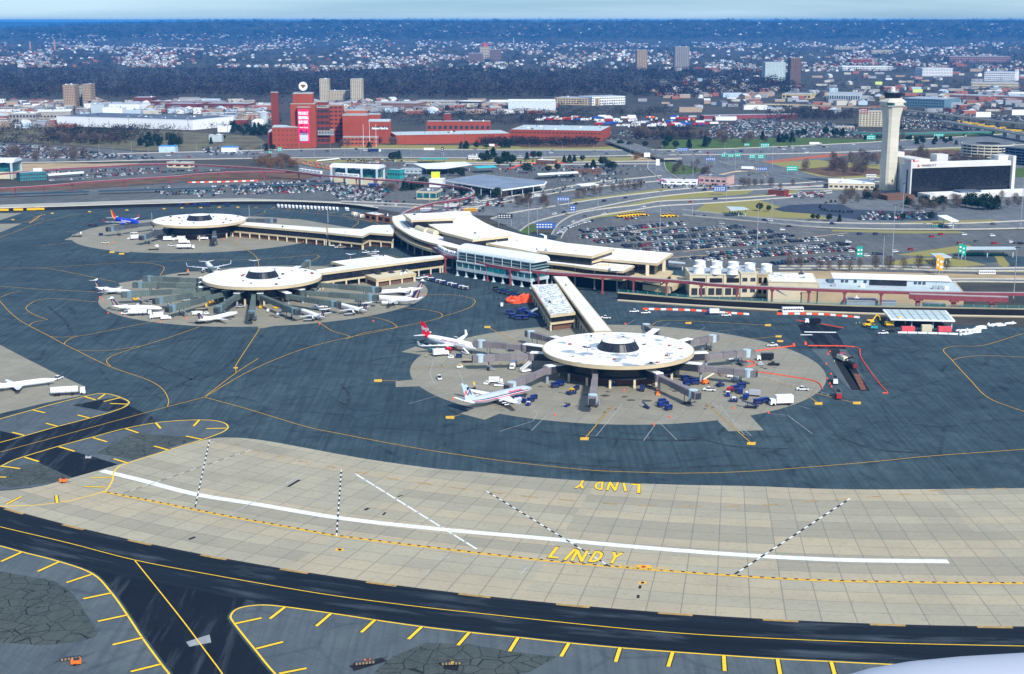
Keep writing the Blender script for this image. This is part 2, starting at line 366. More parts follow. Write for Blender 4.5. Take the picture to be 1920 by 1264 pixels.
# old asphalt beyond the taxiway edges
flat('shoulder_asphalt', [(-300,1010)]+EDGE_L[1:]+[(400,1450),(-900,1450)], .03, AS_OLD); flat('shoulder_asphalt', [(650,1450)]+EDGE_R+[(2400,1260),(2700,1450)], .03, AS_OLD)
flat('cracked_asphalt', [(-80,1062),(0,1072),(60,1082),(100,1090),(140,1118),(172,1170),(178,1195),(90,1210),(0,1205),(-100,1210)], .036, AS_CR, 3); flat('cracked_asphalt', [(735,1232),(800,1205),(880,1208),(960,1222),(1045,1232),(990,1262),(880,1275),(760,1270),(700,1262)], .036, AS_CR)
flat('concrete_patch', [(349,1204),(393,1190),(396,1205),(355,1213)], .05, M('grey patch', (.30,.32,.33)))
# upper left islands and the black link taxiway between them
ISL1 = [(-60,802),(0,785.7),(60,769),(103,757),(156,744),(182,738.5),(204,739),(225,745),(241,753),(239.6,759),(230,765),(208,773),(168,784.5),(108,800),(48,817),(0,830),(-60,846)]
ISL2 = [(-60,900),(0,875),(31,861),(110,837),(172.5,820),(235,803.6),(292,793),(335,789),(374,787.6),(402.5,789),(421.6,794),(427.6,801),(421.6,808),(405,815.6),(381,824),(316,844),(242,868),(223,875.5),(213,887.5),(211,901),(200,919),(191,923),(161.6,932),(121,941),(73.5,947),(29,949),(-30,951)]
flat('link_taxiway', [(-60,846),(0,830),(108,800),(208,773),(240,760),(285,781),(292,793),(172,820),(31,861),(-60,895)], .036, AS_NEW); flat('dark_asphalt_strip', [(0,808),(30,815),(270,885),(210,881),(135,896),(60,862),(0,838)], .042, AS_NEW)
flat('island_asphalt', ISL1, .030, AS_OLD, 4); flat('island_asphalt', [(-60,900)]+ISL2[1:15]+[(257,860),(198,881),(132,897),(66,913),(0,920),(-60,925)], .030, AS_OLD)
flat('cracked_asphalt', [(250,812),(330,818),(385,820),(320,838),(250,862),(180,850)], .034, AS_CR); flat('cracked_asphalt', [(20,875),(90,868),(150,892),(110,903),(20,915),(-30,900)], .034, AS_CR)
flat('dark_asphalt_strip', [(135,760),(215,745),(240,753),(228,765),(200,772)], .036, AS_NEW)
flat('remote_stand_concrete', [(-200,540),(0,646.7),(48,672),(105,700.6),(158,724.6),(158,741),(84,756),(0,776),(-200,830)], .05, CONC2); flat('remote_stand_concrete', [(-50,400),(41,400),(0,413),(-50,420)], .05, CONC2); flat('remote_stand_concrete', [(-50,421),(41.7,419),(0,436),(-50,450)], .05, CONC2)
SAT = []
for (px, py, nm) in ((1159,653,'nearest'),(491.5,518.5,'middle'),(374,411.8,'farthest')):
    c = G(px, py, 12); SAT.append(c); q = c+Vector((0, 11, 0))
    flat('stand_concrete', [Vector((q.x+97*math.cos(a)*1.0, q.y+97*math.sin(a), 0)) for a in np.linspace(0, 2*PI, 97)[:-1]], .05, CONC2, world=True)
for P_ in ([(752,660),(779,650),(806,657),(798,666.5)],[(742,715),(785,711),(802,724),(742,726)],[(863.5,775.6),(908,787.5),(938.5,775),(898,763)],[(1345.6,789.6),(1366,809),(1432,807),(1408,781),(1380,770)],[(120,450),(138,442),(165,440),(210,452),(170,452)],[(205,471),(240,474),(262,466),(230,460)],[(222,531),(255,526),(285,534),(270,545),(230,541)],[(195,576),(215,573),(235,585),(225,590)],[(484,604),(560,592),(545,606),(484,617)],[(650,585),(720,566),(742,573),(700,582),(660,590)],[(500,410),(560,411),(660,428),(640,434),(500,425)]): flat('stand_concrete', P_, .054, CONC2)
flat('paving_patch', [(1496,609.5),(1522,606),(1580,616.7),(1568,621.5),(1587,655),(1517.5,652.6)], .045, AS_NEW)
flat('milled_trench', [(1520,654),(1587,655),(1632,733),(1597,733)], .047, AS_OLD); flat('milled_trench', [(1552,655),(1573,655),(1614,732),(1597,732)], .052, M('tar', (.012,.013,.016))); flat('milled_trench', [(1582,684),(1599,682),(1632,733),(1613,733)], .052, M('tar', (.012,.013,.016))); flat('dirt_strip', [(1600,700),(1612,702),(1624,731),(1614,731)], .056, M('red dirt', (.22,.09,.05), .95, .4, .3))

# ------------------------------------------------------------------ painted markings
def paint(name, lines, w, mat, z=.07, dash=None, sm=5, border=None):
    mb = MB(); bb = MB()
    for L in lines:
        P = smooth(GL(L), sm) if (sm and len(L) > 2) else GL(L)
        line_mb(mb, P, w, z, dash)
        if border: line_mb(bb, P, w+border, z-.008)
    if border: setz(bb.build('line_border', BLKP))
    return setz(mb.build(name, mat))
paint('taxiway_edge_line', [EDGE_L, EDGE_R, ISL1, ISL2], .55, YELB, .075)
paint('taxiway_centreline', [CL, [(253,1051.5),(296,1105),(345,1167),(389,1226),(417,1264),(450,1318)]], .34, YELB, .072)
paint('taxiway_centreline', [
 [(-40,858),(0,848),(108,819),(192,796),(314,763),(383,745)],[(383,745),(443,699),(485,672)],[(443,699),(442,688),(448,676),(488,615)],
 [(383,745),(460,766),(573,800),(640,814),(777.5,840),(875,855),(975,868.5),(1110,882),(1210,886),(1280,887.6),(1414,883.6),(1615,868),(1750,855),(1920,842.7),(2000,835)],
 [(-20,540),(0,565),(18,585),(36,600),(55,611),(93.4,631),(122,646.7),(144,657.5),(206,687.5),(270.7,710),(295,722),(309,735),(316,751),(314,763)],
 [(122,647),(121,643),(129,637),(144,631),(180,625),(263.5,608),(311,600),(390,588)],[(93,631),(115,632.5),(144,630.7)],
 [(208,687),(200,679),(203.6,672),(220,663.5),(266,649),(323,631),(374,613)],[(144,657),(180,658),(216,656),(266,649)],[(55,611),(62,605),(81,600)],
 [(0,536.7),(83,543),(160,546.7)],[(0,558),(20,550),(40,546)],[(0,503),(66.7,503),(110,507),(216.7,529)],[(66,503),(233,492.7),(280,494),(300,498),(308,503),(300,516.7)],
 [(233,492.7),(366,488),(476.7,486.7),(566.7,480),(590,478),(598,481.7),(580,491.7)],[(430,450),(476.7,478),(486,500)],[(0,445.7),(33,433),(83,415),(150,401.7),(233,395),(350,391),(430,390),(530,394),(620,404),(658,408),(703.5,418),(712,424)],
 [(495.6,394.7),(497,397),(493,400),(460,409)],[(650,409.6),(667,413),(672,417.5),(658,429)],[(640,404),(700,417)],
 [(666,590.6),(707,596.6),(731,603.5),(743,611.4),(739,615),(688,623),(655,634)],[(743,576),(796,581),(822,586),(829,590.7),(826,595.6),(806,601.5),(717,620),(590,648),(480,690),(383,745)],
 [(767,553),(840,552.7),(873,556.7),(890,563),(888,571),(874,580),(826,595)],[(596.5,603.5),(622,620),(648,628),(655,632),(648,636)],[(484,620),(490,612)],
 [(914,613.5),(971,643)],[(844,783),(865,777.5)],[(1097,822),(1148,761)],[(1323,756),(1409,831.5)],[(1421,707),(1560,745.3),(1607,756)],[(1515,743),(1535,757)],
 [(1960,618),(1917.6,626),(1843,648),(1795,649),(1769,656),(1786,676.6),(1819,712.5),(1853,746),(1915,770),(1960,785)],[(1786,676),(1802.6,670.6),(1843,667),(1920,670),(1980,674)],
 [(1222,610),(1235,603),(1270,601),(1440,610)],[(1340,644),(1395,637),(1460,631)],[(700,714),(745,714)],[(123,435),(160,436)],[(67,462),(163,451.7)],[(1100,676),(800,690),(780,690)],[(90,600),(60,588),(50,575),(90,560),(200,568)],
 [(160,546.7),(200,548)],[(600,500),(700,478),(745,482),(740,490)]], .3, YEL, .072, border=.35)
paint('taxiway_dashes', [[(80,483),(207,460)],[(110,496),(223,473)]], .3, DIMY, .072, dash=(2,4), sm=0)
# short thick bars along the island edges
def Z(s, ox, oy, L): return [((a/s+ox, b/s+oy),(c/s+ox, d/s+oy)) for a, b, c, d in L]
bars = Z(2.723,0,800,[(110,642,5,690),(300,692,193,740),(468,755,340,797),(570,850,425,880),(650,963,500,995),(730,1078,575,1115),(825,1213,668,1252),(1200,1007,1335,978),(1455,922,1378,982),(1690,955,1615,1020),(1308,1135,1445,1100),(1425,1262,1565,1235),(575,258,465,263),(540,310,432,306),(292,390,288,352),(30,398,108,358)])
bars += Z(2.981,640,840,[(188,962,112,1032),(450,1000,375,1070),(715,1032,652,1104),(988,1060,940,1138),(1272,1092,1228,1167),(1558,1118,1533,1197),(1852,1142,1827,1224)])+Z(2.981,1280,840,[(230,1162,235,1248),(530,1180,546,1270),(830,1195,852,1275)])
bars += Z(4.174,0,600,[(258,706,352,728),(660,600,748,627),(822,582,768,620),(945,608,812,640),(1000,660,862,655),(705,770,608,745),(455,835,360,810),(190,905,95,880),(980,850,1082,885),(1218,805,1258,850),(1560,783,1515,832),(1770,848,1615,852),(1585,937,1455,910),(1322,1020,1205,988),(1003,1122,890,1088),(725,922,838,955),(462,993,585,1030),(192,1075,305,1110),(10,1145,158,1165),(0,1230,48,1232)])
mb = MB(); bb = MB()
for a, b in bars:
    P = GL([a, b]); line_mb(mb, P, .95, .085); line_mb(bb, P, 1.5, .079)
setz(mb.build('edge_bars', YELB)); setz(bb.build('line_border', BLKP))
# ring markings: dashed border on the near edge, non-movement line, white stripe, diagonals
mb = MB(); bb = MB(); P = arc(CR_+.4, -330, 520, 400); line_mb(bb, P, 1.2, .066); line_mb(mb, resamp(P, 1), 1.25, .074, (9.5, 18)); setz(mb.build('edge_dashes', DIMY)); setz(bb.build('line_border', BLKP))
yl = smooth(GL([(191,922),(300,943),(420,967),(560,992),(640,1006),(860,1033),(1060,1055),(1280,1073),(1500,1087),(1700,1092),(1917,1094),(2040,1094)]), 8)
mb = MB(); bb = MB(); line_mb(bb, yl, 1.5, .064); line_mb(mb, offs(yl, -.40), .65, .070); line_mb(mb, resamp(offs(yl, .3), .5), .7, .072, (2.2, 1.1)); setz(mb.build('boundary_line', YEL)); setz(bb.build('line_border', BLKP))
mb = MB(); line_mb(mb, smooth(GL([(191,883),(262,900),(367,927),(477,945),(640,972),(830,993),(1000,1008),(1280,1033),(1545,1049),(1778,1053)]), 8), 3.1, .064); setz(mb.build('white_stripe', WHT))
P = []
for L in ([(440,833),(452,835)],[(473,844),(488,847)],[(519,855),(535,858)],[(560,864),(578,867)],[(614,874),(632,878)],[(667,886),(690,889)],[(723,896),(748,900)],[(782,905),(812,909)],[(846,914),(876,918)],[(920,923),(941,926)],[(976,930),(1010,934)],[(1048,937),(1077,940)],[(1131,944),(1157,946)],[(1196,948),(1231,949)],[(1280,950),(1313,950)],[(1357,950),(1388,949)],[(1430,947),(1461,946)],[(1505,942),(1535,940)],[(1564,938),(1588,936)],[(1624,933),(1650,931)],[(1682,928),(1708,926)],[(1745,921),(1770,919)],[(1805,917.5),(1828,917)],[(1865,916),(1888,916)]): P.append(L)
paint('edge_dashes', P, .8, DIMY, .074, sm=0)
def diag(a, b, n, w=.75, first='w', c1=None, c2=None):
    A_, B_ = G(*a), G(*b); wm = MB(); km = MB()
    line_mb(km, [A_, B_], w, .078); Q = resamp([A_, B_], (B_-A_).length/n)
    for i in range(0, len(Q)-1, 2): line_mb(wm, Q[i:i+2], w*.8, .086)
    setz(km.build('diagonal_marking', BLKP if first == 'w' else WHT)); setz(wm.build('diagonal_marking', WHT if first == 'w' else BLKP))
diag((393,825),(366,951),28,.5); diag((470,844),(232,925),22,.35); diag((640,881),(631,1005),27,.6); paint('diagonal_marking', [[(665,888),(894,1030)]], .75, WHT, .078, sm=0); paint('diagonal_marking', [[(665,888),(894,1030)]], .3, BLKP, .086, (1.6,6.4), 0); diag((912,921),(1144,1063),34,.7); diag((1594,935),(1378,1077),30,.75)
paint('worn_line', [[(577,884),(424,970)]], .45, WHTD, .066, sm=0); paint('black_mark', [[(540,913),(562,900)],[(684,957),(691,953)],[(354,1012),(366,1007)]], 1.2, BLKP, .066, sm=0)
paint('black_mark', [[(1201,1098),(1199,1104)],[(1197,1116),(1196,1122)],[(745,932),(755,929)],[(718,966),(723,961)]], .8, BLKP, .067, sm=0)
paint('worn_line', [[(797,1080),(805,1068)],[(990,1062),(975,1078)],[(845,1045),(815,1048)]], .5, WHTD, .067, sm=0)
# stand markings round the satellites
paint('stand_line', [[(766,757.5),(845,735.7)],[(937.5,809),(999,790),(1008,775.6),(995.5,765)],[(996,808),(1026,778),(1081,775.6),(1089.5,766),(1119,767)],[(1097,817),(1118,817.6),(1167,757)],[(1206.6,826.7),(1228,797)],[(1269,825),(1235,791),(1289,776.5),(1277,767)],[(1181,783),(1226,795)],[(1335,755),(1409,817)],[(1350,760),(1395,815)],[(1387.5,761),(1402,771.7),(1477,779),(1523,813.6)],[(1496,761),(1518,767)],[(1421,703),(1565,742)],[(860,695),(868,715),(862,725)],[(812,680),(806,700),(815,722)],[(1172,610),(1190,600)],[(1290,631),(1322,614)],[(1346,621),(1394,617)],[(1230,618),(1255,606)],[(240,560),(260,575)]], .22, WHTD, .072, sm=0)
L = []
for i in range(12):
    t = i/11; L.append([(1335+74*t, 755+62*t), (1340+48*t+2, 757+58*t)])
for i in range(14): t = i/13; L.append([(1421+144*t, 703+39*t), (1430+130*t, 710+35*t)])
paint('stand_line', L, .2, WHTD, .072, sm=0)
mb = MB()
for (x, y, s) in ((844,783,10),(914,613.5,7),(1096,823,10),(1409,832,10),(1535,757,9),(1607,756,9),(709,714,9),(637,1031,10),(1205,1093,9),(1291,606,7),(1440,610,7),(1460,631,7),(1463,640,7),(24,412,3.5),(98,400,3.5),(168,397,3.5),(238,394,3.5),(307.7,391.6,3.5),(341,390,3.5),(376.7,389.5,3.5),(411,388.6,3.5),(446,388.6,3.5),(210,473,6),(228,476,6),(442,690,5)):
    s *= .82; mb.poly(GL([(x-s, y-.3*s), (x+s, y-.35*s), (x+s*.9, y+.35*s), (x-s, y+.3*s)]), .078)
setz(mb.build('stand_number_box', YEL))
paint('edge_bars', [[(476,390),(484,388)],[(508,391),(515,389)],[(537,392.5),(548,390.5)],[(567,394.5),(577,392.5)],[(594,396.5),(607,394.5)],[(618,399.5),(634,397.5)],[(641,403),(658,400.5)],[(663,407),(680,404)],[(680,411),(697,408)],[(695,415),(712,412)]]+[[(40+i*10,417-i*2.6),(62+i*10,412-i*2.6+4)] for i in range(3)]+[[(55,419),(78,403)],[(62,408),(85,402)]], .7, YEL, .074, sm=0)
paint('tyre_mark', [[(940,800),(1040,812),(1140,822),(1230,826),(1330,825)],[(1290,640),(1330,650),(1370,640)],[(900,855),(1000,866),(1200,878),(1400,872)]], 2.2, M('tyre rubber stain', (.030,.048,.060), .9, .6, .25), .030)
paint('tyre_mark', [[(262,650),(330,640),(410,625)],[(255,672),(330,700),(372,712),(420,690),(445,668)],[(1560,815),(1640,842),(1760,852)],[(1300,820),(1380,838),(1480,842)],[(90,575),(120,600),(135,625)],[(670,682),(720,672),(760,668)],[(1345,815),(1362,800),(1374,792)],[(1600,640),(1700,655),(1760,660)],[(1640,720),(1700,715),(1780,725)],[(230,745),(300,738),(380,700)],[(640,720),(655,745),(640,770)]], 1.5, M('tyre rubber stain', (.022,.032,.045)), .031)
rs_ = random.Random(4); mb = MB()
for (x, y, s) in [(940,748,9),(1003,722,8),(1120,740,16),(1060,735,9),(1250,735,14),(1300,752,12),(1190,748,18),(1380,715,9),(1030,700,8),(880,672,9),(960,690,7),(1340,690,12),(1230,725,9),(1440,690,8),(1150,770,10),(1090,762,7),(420,600,9),(300,590,9),(520,590,12),(640,585,8),(240,560,8),(340,455,9),(300,448,7),(1330,765,9),(1395,742,8)]:
    for q in range(3): x2, y2 = x+rs_.uniform(-s, s)*1.6, y+rs_.uniform(-s, s)*.45; r = s*rs_.uniform(.25, .6); mb.poly(GL([(x2+r*math.cos(k*.785)*rs_.uniform(.5,1.4), y2+r*.22*math.sin(k*.785)*rs_.uniform(.5,1.4)) for k in range(8)]), .060+q*.004)
setz(mb.build('oil_stain', M('oil stain', (.085,.08,.07), .9, .5, .4)))
# painted LINDY letters, once for each direction
def ground_text(s, p_l, p_r, p_up, mat, name='painted_lettering'):
    a, b, c = G(*p_l), G(*p_r), G(*p_up); r = b-a; u = (c-a); u -= u.project(r)
    n = r.normalized().cross(u.normalized())
    o = (a+b)/2+u/2
    lettering(s, o+Vector((0,0,.085)), r, u, u.length*1.12, BLKP, name=name, width=r.length*1.015, bold=.32, ext=0)['kind'] = 'structure'
    q = lettering(s, o+Vector((0,0,.11)), r, u, u.length, mat, name=name, width=r.length, bold=.2, ext=0); setz(q)
LW = [(1027,1047),(1159,1060)]
def letters(seq, mat=YELB):
    "each letter: glyph, px of baseline centre, width px, up px vector"
    for g, (x, y), w, (ux, uy) in seq:
        ground_text(g, (x-w/2, y-w*.045), (x+w/2, y+w*.045), (x-w/2+ux, y+uy), mat)
for g, x0, y0, x1, y1, tx, ty in (('L',1027,1046,1044,1048,1036,1025),('I',1057,1050.3,1060.5,1050.8,1066,1028),('N',1070,1052,1092,1054,1078,1031),('D',1103,1054,1121,1056,1110,1033),('Y',1137,1056,1156,1058,1146,1035)):
    ground_text(g, (x0, y0), (x1, y1), (tx, ty), YELB)
for g, x0, y0, x1, y1, tx, ty in (('L',1200,908,1184,907.5,1198,925),('I',1171,906,1168,906,1170,922),('N',1160,905,1143,904,1157,921),('D',1131,904,1117,903.5,1129,919),('Y',1101,902,1085,901,1099,917)):
    ground_text(g, (x0, y0), (x1, y1), (tx, ty), YELB)
# hatched box beside the near word
paint('hatched_marking', [[(1150,1058),(1262,1066),(1259,1073),(1148,1063),(1150,1058)]]+[[(1158+i*9.5,1065+i*.7),(1168+i*9.5,1059+i*.75)] for i in range(10)], .3, YEL, .076, sm=0)
mb = MB(); mb.poly(GL([(1195,1059),(1222,1060.5),(1220,1066),(1193,1064.5)]), .08); setz(mb.build('stand_number_box', YEL))
for (x, y) in ((1207,1063),): mb = MB(); mb.poly(GL([(x-4,y-1.8),(x+4,y-1.5),(x+3.6,y+1.8),(x-4,y+1.5)]), .086); setz(mb.build('red_mark', M('red paint', (.6,.03,.03))))
mb = MB()
for (x, y) in ((637,1031),(1205,1093)): mb.poly(GL([(x-3,y-1.8),(x+3,y-1.6),(x+2.8,y+1.8),(x-3,y+1.6)]), .084)
setz(mb.build('black_mark', BLKP))
paint('white_bars', [[(1508,622.7),(1568,623.4)]], 2.4, WHT, .062, sm=0); paint('white_bars', [[(1501,628),(1523,628)]], 1.8, WHT, .062, sm=0)
# ------------------------------------------------------------------ building materials
ROOFW = M('white membrane roof', (.84,.83,.80), .6, .10, .05, dirt=(.62,.66,.70)); ROOFG = M('grey roof', (.38,.42,.47), .8, .25, .06); ROOFD = M('dark roof', (.11,.14,.19), .8, .25, .08)
BEIGE = M('beige precast', (.56,.46,.29), .8, .10, .15); CREAM = M('cream panel', (.62,.55,.39), .8, .08, .2); TAN = M('tan wall', (.48,.38,.24), .85, .12, .1)
BLACKG = glass_mat('black glazing', (.010,.013,.020), .25, msc=1.5); BLUEG = glass_mat('teal glazing', (.02,.13,.15), .2, msc=2.2); AQUA = M('turquoise glazing', (.02,.48,.44), .3, .1, .3); DKVOID = M('dark undercroft', (.012,.013,.018), .9, .2, .2)  # DKVOID: near-black, also paints the shade below the terminal decks
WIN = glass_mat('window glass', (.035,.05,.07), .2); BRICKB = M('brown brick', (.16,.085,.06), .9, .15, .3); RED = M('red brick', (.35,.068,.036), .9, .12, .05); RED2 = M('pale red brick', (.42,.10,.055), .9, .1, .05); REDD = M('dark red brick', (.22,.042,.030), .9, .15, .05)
WHITEP = M('white painted metal', (.82,.84,.86), .5, .06, .3); GREYM = M('grey metal', (.34,.37,.41), .5, .12, .3); LGREY = M('pale grey cladding', (.47,.55,.58), .6, .1, .2); STEEL = M('maroon steel', (.25,.06,.075), .6, .18, .2); DKM = M('dark metal', (.035,.04,.05), .5, .15, .5)
CONCW = M('pale concrete', (.60,.57,.47), .85, .10, .08); CONCG = M('weathered concrete', (.42,.40,.34), .9, .15, .1); TEALP = M('teal painted panel', (.03,.30,.30), .6, .12, .2); PINKD = M('faded red panel', (.75,.10,.13), .7, .1, .3)
def roof_patchy(name, amt=.5, sc=.09):
    t = NT(name); p = t.pos(); a = t.noise(p, sc, 6, .62, .58-amt*.1, .62-amt*.1); b = t.noise(p, .8, 4, .6, .55, .8)
    c = t.mix(a, (.86,.85,.82), (.30,.36,.43)); c = t.mix(t.math('MULTIPLY', b, .65), c, (.40,.42,.44)); return t.done(c, .6)
def roof_seam(name):
    t = NT(name); a = t.noise(t.pos(), .05, 5, .6, .5, .8); c = t.mix(t.math('MULTIPLY', a, .7), (.88,.87,.83), (.56,.58,.60)); c = t.mix(t.math('MULTIPLY', t.noise(t.pos(), .5, 6, .7, .5, .75), .3), c, (.42,.42,.40))
    w = t.new('ShaderNodeTexWave', Scale=.045, Distortion=1.0, _bands_direction='DIAGONAL'); t.link(t.pos(), w.inputs[0]); c = t.mix(t.math('MULTIPLY', t.math('GREATER_THAN', w.outputs['Fac'], .985), .4), c, (.5,.54,.58)); return t.done(c, .6)
RP = roof_patchy('patchy white roof', .3); RP2 = roof_patchy('lightly stained white roof', -1.3); RM = roof_patchy('mottled roof', .9, .45); RS = roof_seam('white roof with seams')
def V3(p, z): return Vector((p.x, p.y, z))
def inset(P, d):
    "shrink a closed outline by d"
    A = sum(P[i].x*P[(i+1) % len(P)].y-P[(i+1) % len(P)].x*P[i].y for i in range(len(P)))
    sg = 1 if A > 0 else -1; out = []; n = len(P)
    for i in range(n):
        a, b, c = P[i-1], P[i], P[(i+1) % n]; e1 = (b-a); e2 = (c-b); e1.z = e2.z = 0; e1.normalize(); e2.normalize()
        n1 = Vector((-e1.y, e1.x, 0))*sg; n2 = Vector((-e2.y, e2.x, 0))*sg; m = (n1+n2); m = m/max(.35, m.length_squared/2) if m.length > .1 else n1
        out.append(b+m*d)
    return out
def slab_roof(parent, P, ztop, th=1.3, mat=None, fascia=None, name='roof', wall=None, wz=None, ins=2.2, wname='glazed_wall'):
    mb = MB(); mb.prism(P, ztop-th, ztop, 1, 1); Q = inset(P, .6); mb.poly(Q if sum(Q[i].x*Q[(i+1)%len(Q)].y-Q[(i+1)%len(Q)].x*Q[i].y for i in range(len(Q))) > 0 else Q[::-1], ztop+.06, 0)
    r = mb.build(name, [mat or ROOFW, fascia or BEIGE], parent)
    if wall: w = MB(); w.prism(inset(P, ins), wz, ztop-th, 0); w.build(wname, wall, parent)
    return r
def roof_bits(parent, P, z, n, s=1.0, name='roof_vent'):
    "small plant scattered over a roof"
    xs = [p.x for p in P]; ys = [p.y for p in P]; k = 0
    while k < n:
        x = random.uniform(min(xs), max(xs)); y = random.uniform(min(ys), max(ys)); q = inset(P, 2.5); inside = False
        for i in range(len(q)):
            a, b = q[i], q[i-1]
            if (a.y > y) != (b.y > y) and x < (b.x-a.x)*(y-a.y)/(b.y-a.y)+a.x: inside = not inside
        k += .34
        if inside: k += .66; mb = MB(); w = random.uniform(.5, 1.6)*s; mb.box(x-w, x+w, y-w*.6, y+w*.6, z, z+random.uniform(.5, 1.3)*s, 0, .05, .05); mb.cyl((x, y, z+.4), .3*s, .3*s, 1.3*s, 6); mb.build(name, random.choice([GREYM, WHITEP, GREYM, DKM]), parent)

# ------------------------------------------------------------------ main terminal
T = empty('airport_terminal', G(1000, 500), 0, 'long curved terminal with stepped white roofs and black glass walls behind the satellites', 'terminal')
T.location = (0,0,0)
OUT = [(735,406),(735.6,414),(741.7,423),(756.6,434),(774,443.6),(796,451.8),(821.6,458.5),(850,465),(900,475),(950,483),(1001,490),(1060,496),(1110,503),(1168,509)]
deck = smooth(GL(OUT, 13.5), 4)
inner = GL([(1190,498),(1130,488),(1006,476),(886,460),(830,444),(775,422),(757,402)], 13.5)
slab_roof(T, deck+inner, 13.5, 1.2, RS, BEIGE, 'deck_roof')
LM = MB(); slabin = offs(deck, 16 if offs(deck, 1)[20].y > deck[20].y else -16)
so = offs(deck, -1.2 if slabin[20].y > deck[20].y else 1.2)
Q = so+slabin[::-1]; LM.prism(Q, 7.6, 9.3, 0); LM.build('concourse_slab', BEIGE, T)
gl = offs(deck, 3.2 if slabin[20].y > deck[20].y else -3.2); mb = MB(); mb.prism(gl+slabin[::-1], 9.3, 12.3, 0); mb.build('glazed_wall', BLACKG, T)
vo = offs(deck, 5 if slabin[20].y > deck[20].y else -5); vi = offs(deck, 30 if slabin[20].y > deck[20].y else -30); mb = MB(); mb.prism(vo+vi[::-1], 0.05, 7.6, 0); mb.build('ground_floor_wall', DKVOID, T)  # undercroft: near-black wall colour stands in for the shade below the slab
for i in range(3, len(deck)-1, 3):
    p = offs(deck, 3 if slabin[20].y > deck[20].y else -3)[i]; mb = MB(); mb.cyl((p.x, p.y, 0.05), .55, .55, 7.55, 8); mb.build('column', CONCG, T)
    mb = MB(); mb.box(p.x-.2, p.x+.2, p.y-.9, p.y-.5, 9.3, 12.3); mb.build('mullion', GREYM, T)
low = GL([(790,405),(838,396.5),(882,396),(886,404),(910,418),(930,427),(980,440),(1063,455.5),(1153,465),(1262.5,474.7),(1233,494.5),(1128,485.5),(1110,490),(1006,474),(980,468.7),(915.7,456.5),(886,455),(832,437),(804,422)], 16)
slab_roof(T, low, 16, 1.3, RS, BEIGE, 'main_roof', BLACKG, 7.7, 2.5)
for nm, P, wz in (('raised_roof', [(756,401),(838,398),(853.5,410),(771,413)], 13.4), ('raised_roof', [(825.6,434),(905.5,428),(958,441.6),(886.6,449.7)], 13.4), ('raised_roof', [(1006,470),(1063,456),(1153,467),(1110,480.7)], 13.4)):
    P = GL(P, 19.6); slab_roof(T, P, 19.6, 1.4, RS, BEIGE, nm, BLACKG, wz, 1.4); roof_bits(T, P, 19.6, 4, .7)
for a, b in (((1233,495.5),(1214,516)), ((1262,476),(1262,490))):
    p = G(1216, 518, 8.5); 
for px, py in ((1214,497),(1245,489)): p = G(px, py, 15); mb = MB(); mb.box(p.x-1, p.x+1, p.y-.8, p.y+.8, 0.05, 15); mb.build('pier', CREAM, T)
mb = MB(); mb.prism(GL([(1196,532),(1255,540),(1290,520),(1240,512)], 6), 2.6, 6, 0); mb.prism(GL([(1176,521),(1236,532),(1262,508),(1200,500)], 8.6), 7.4, 8.6, 0); mb.build('end_ramp_deck', BEIGE, T)
mb = MB(); mb.prism(GL([(1180,527),(1236,534),(1258,520),(1200,512)], 7), .05, 7.3, 0); mb.build('ground_floor_wall', DKVOID, T)  # dark block whose colour stands in for the shade under the end ramp
def tube_roof(parent, a, b, w, h, z, name, mat, seg=8, m2=None):
    "half-round roof running from a to b"
    d = (b-a).normalized(); n = Vector((-d.y, d.x, 0)); rs = []
    for p in (a, b): rs.append([V3(p, z)+n*(w/2*math.cos(PI*i/seg))+Vector((0,0,h*math.sin(PI*i/seg))) for i in range(seg+1)])
    mb = MB(); mb.rings(rs); return mb.build(name, mat, parent, smooth=False)
for a, b in (((783,430),(800,436)), ((800,434),(818,440))): tube_roof(T, G(*a, 13.5), G(*b, 13.5), 5, 3, 13.5, 'roof_plant', CREAM)
mb = MB(); mb.prism(GL([(748,416),(757,415.5),(770,427),(768,430),(757,427)], 13.6), 13.5, 13.7, 0); mb.build('roof_patch', ROOFG, T)
mb = MB(); mb.prism(GL([(1143,499),(1170,499),(1170,503),(1145,502.5)], 15.3), 13.6, 15.4, 0); mb.build('roof_plant', WHITEP, T)
for k in range(5): p = G(1122+k*5.2, 496.3, 14.6); mb = MB(); mb.cyl((p.x, p.y, 13.5), 1, .8, 1.4, 8); mb.build('roof_vent', CREAM, T)
roof_bits(T, low, 16.05, 10, .6); roof_bits(T, deck+inner, 13.55, 8, .7)
# people-mover station in front of the terminal
S = empty('rail_station', (0,0,0), 0, 'glass people mover station with white barrel roof on the terminal front', 'station')
a, b = G(848.6, 507, 4), G(987.5, 530.5, 4); d = (b-a); L_ = d.length; d.normalize(); n = Vector((-d.y, d.x, 0)); a += n*3.4; DEP = 17
def sq(u0, u1, v0, v1): return [a+d*u0+n*v0, a+d*u1+n*v0, a+d*u1+n*v1, a+d*u0+n*v1]
mb = MB(); mb.prism(sq(0, L_, 0, DEP), 4, 6, 0); mb.prism(sq(0, L_, -.3, DEP), 9.3, 10.1, 0); mb.build('lower_floor', LGREY, S)
mb = MB(); mb.prism(sq(.3, L_-.3, .3, DEP-.3), 6, 9.3, 0); mb.build('glazed_wall', BLUEG, S)
mb = MB(); mb.prism(sq(L_*.43, L_*.665, .18, .4), 6.05, 9.25, 0); mb.build('turquoise_window', AQUA, S)  # one panel of an even, stronger turquoise
for k in range(13): u = L_*k/12; mb = MB(); mb.prism(sq(max(0, u-.25), min(L_, u+.25), .05, .35), 6, 9.3, 0); mb.build('mullion', LGREY, S)
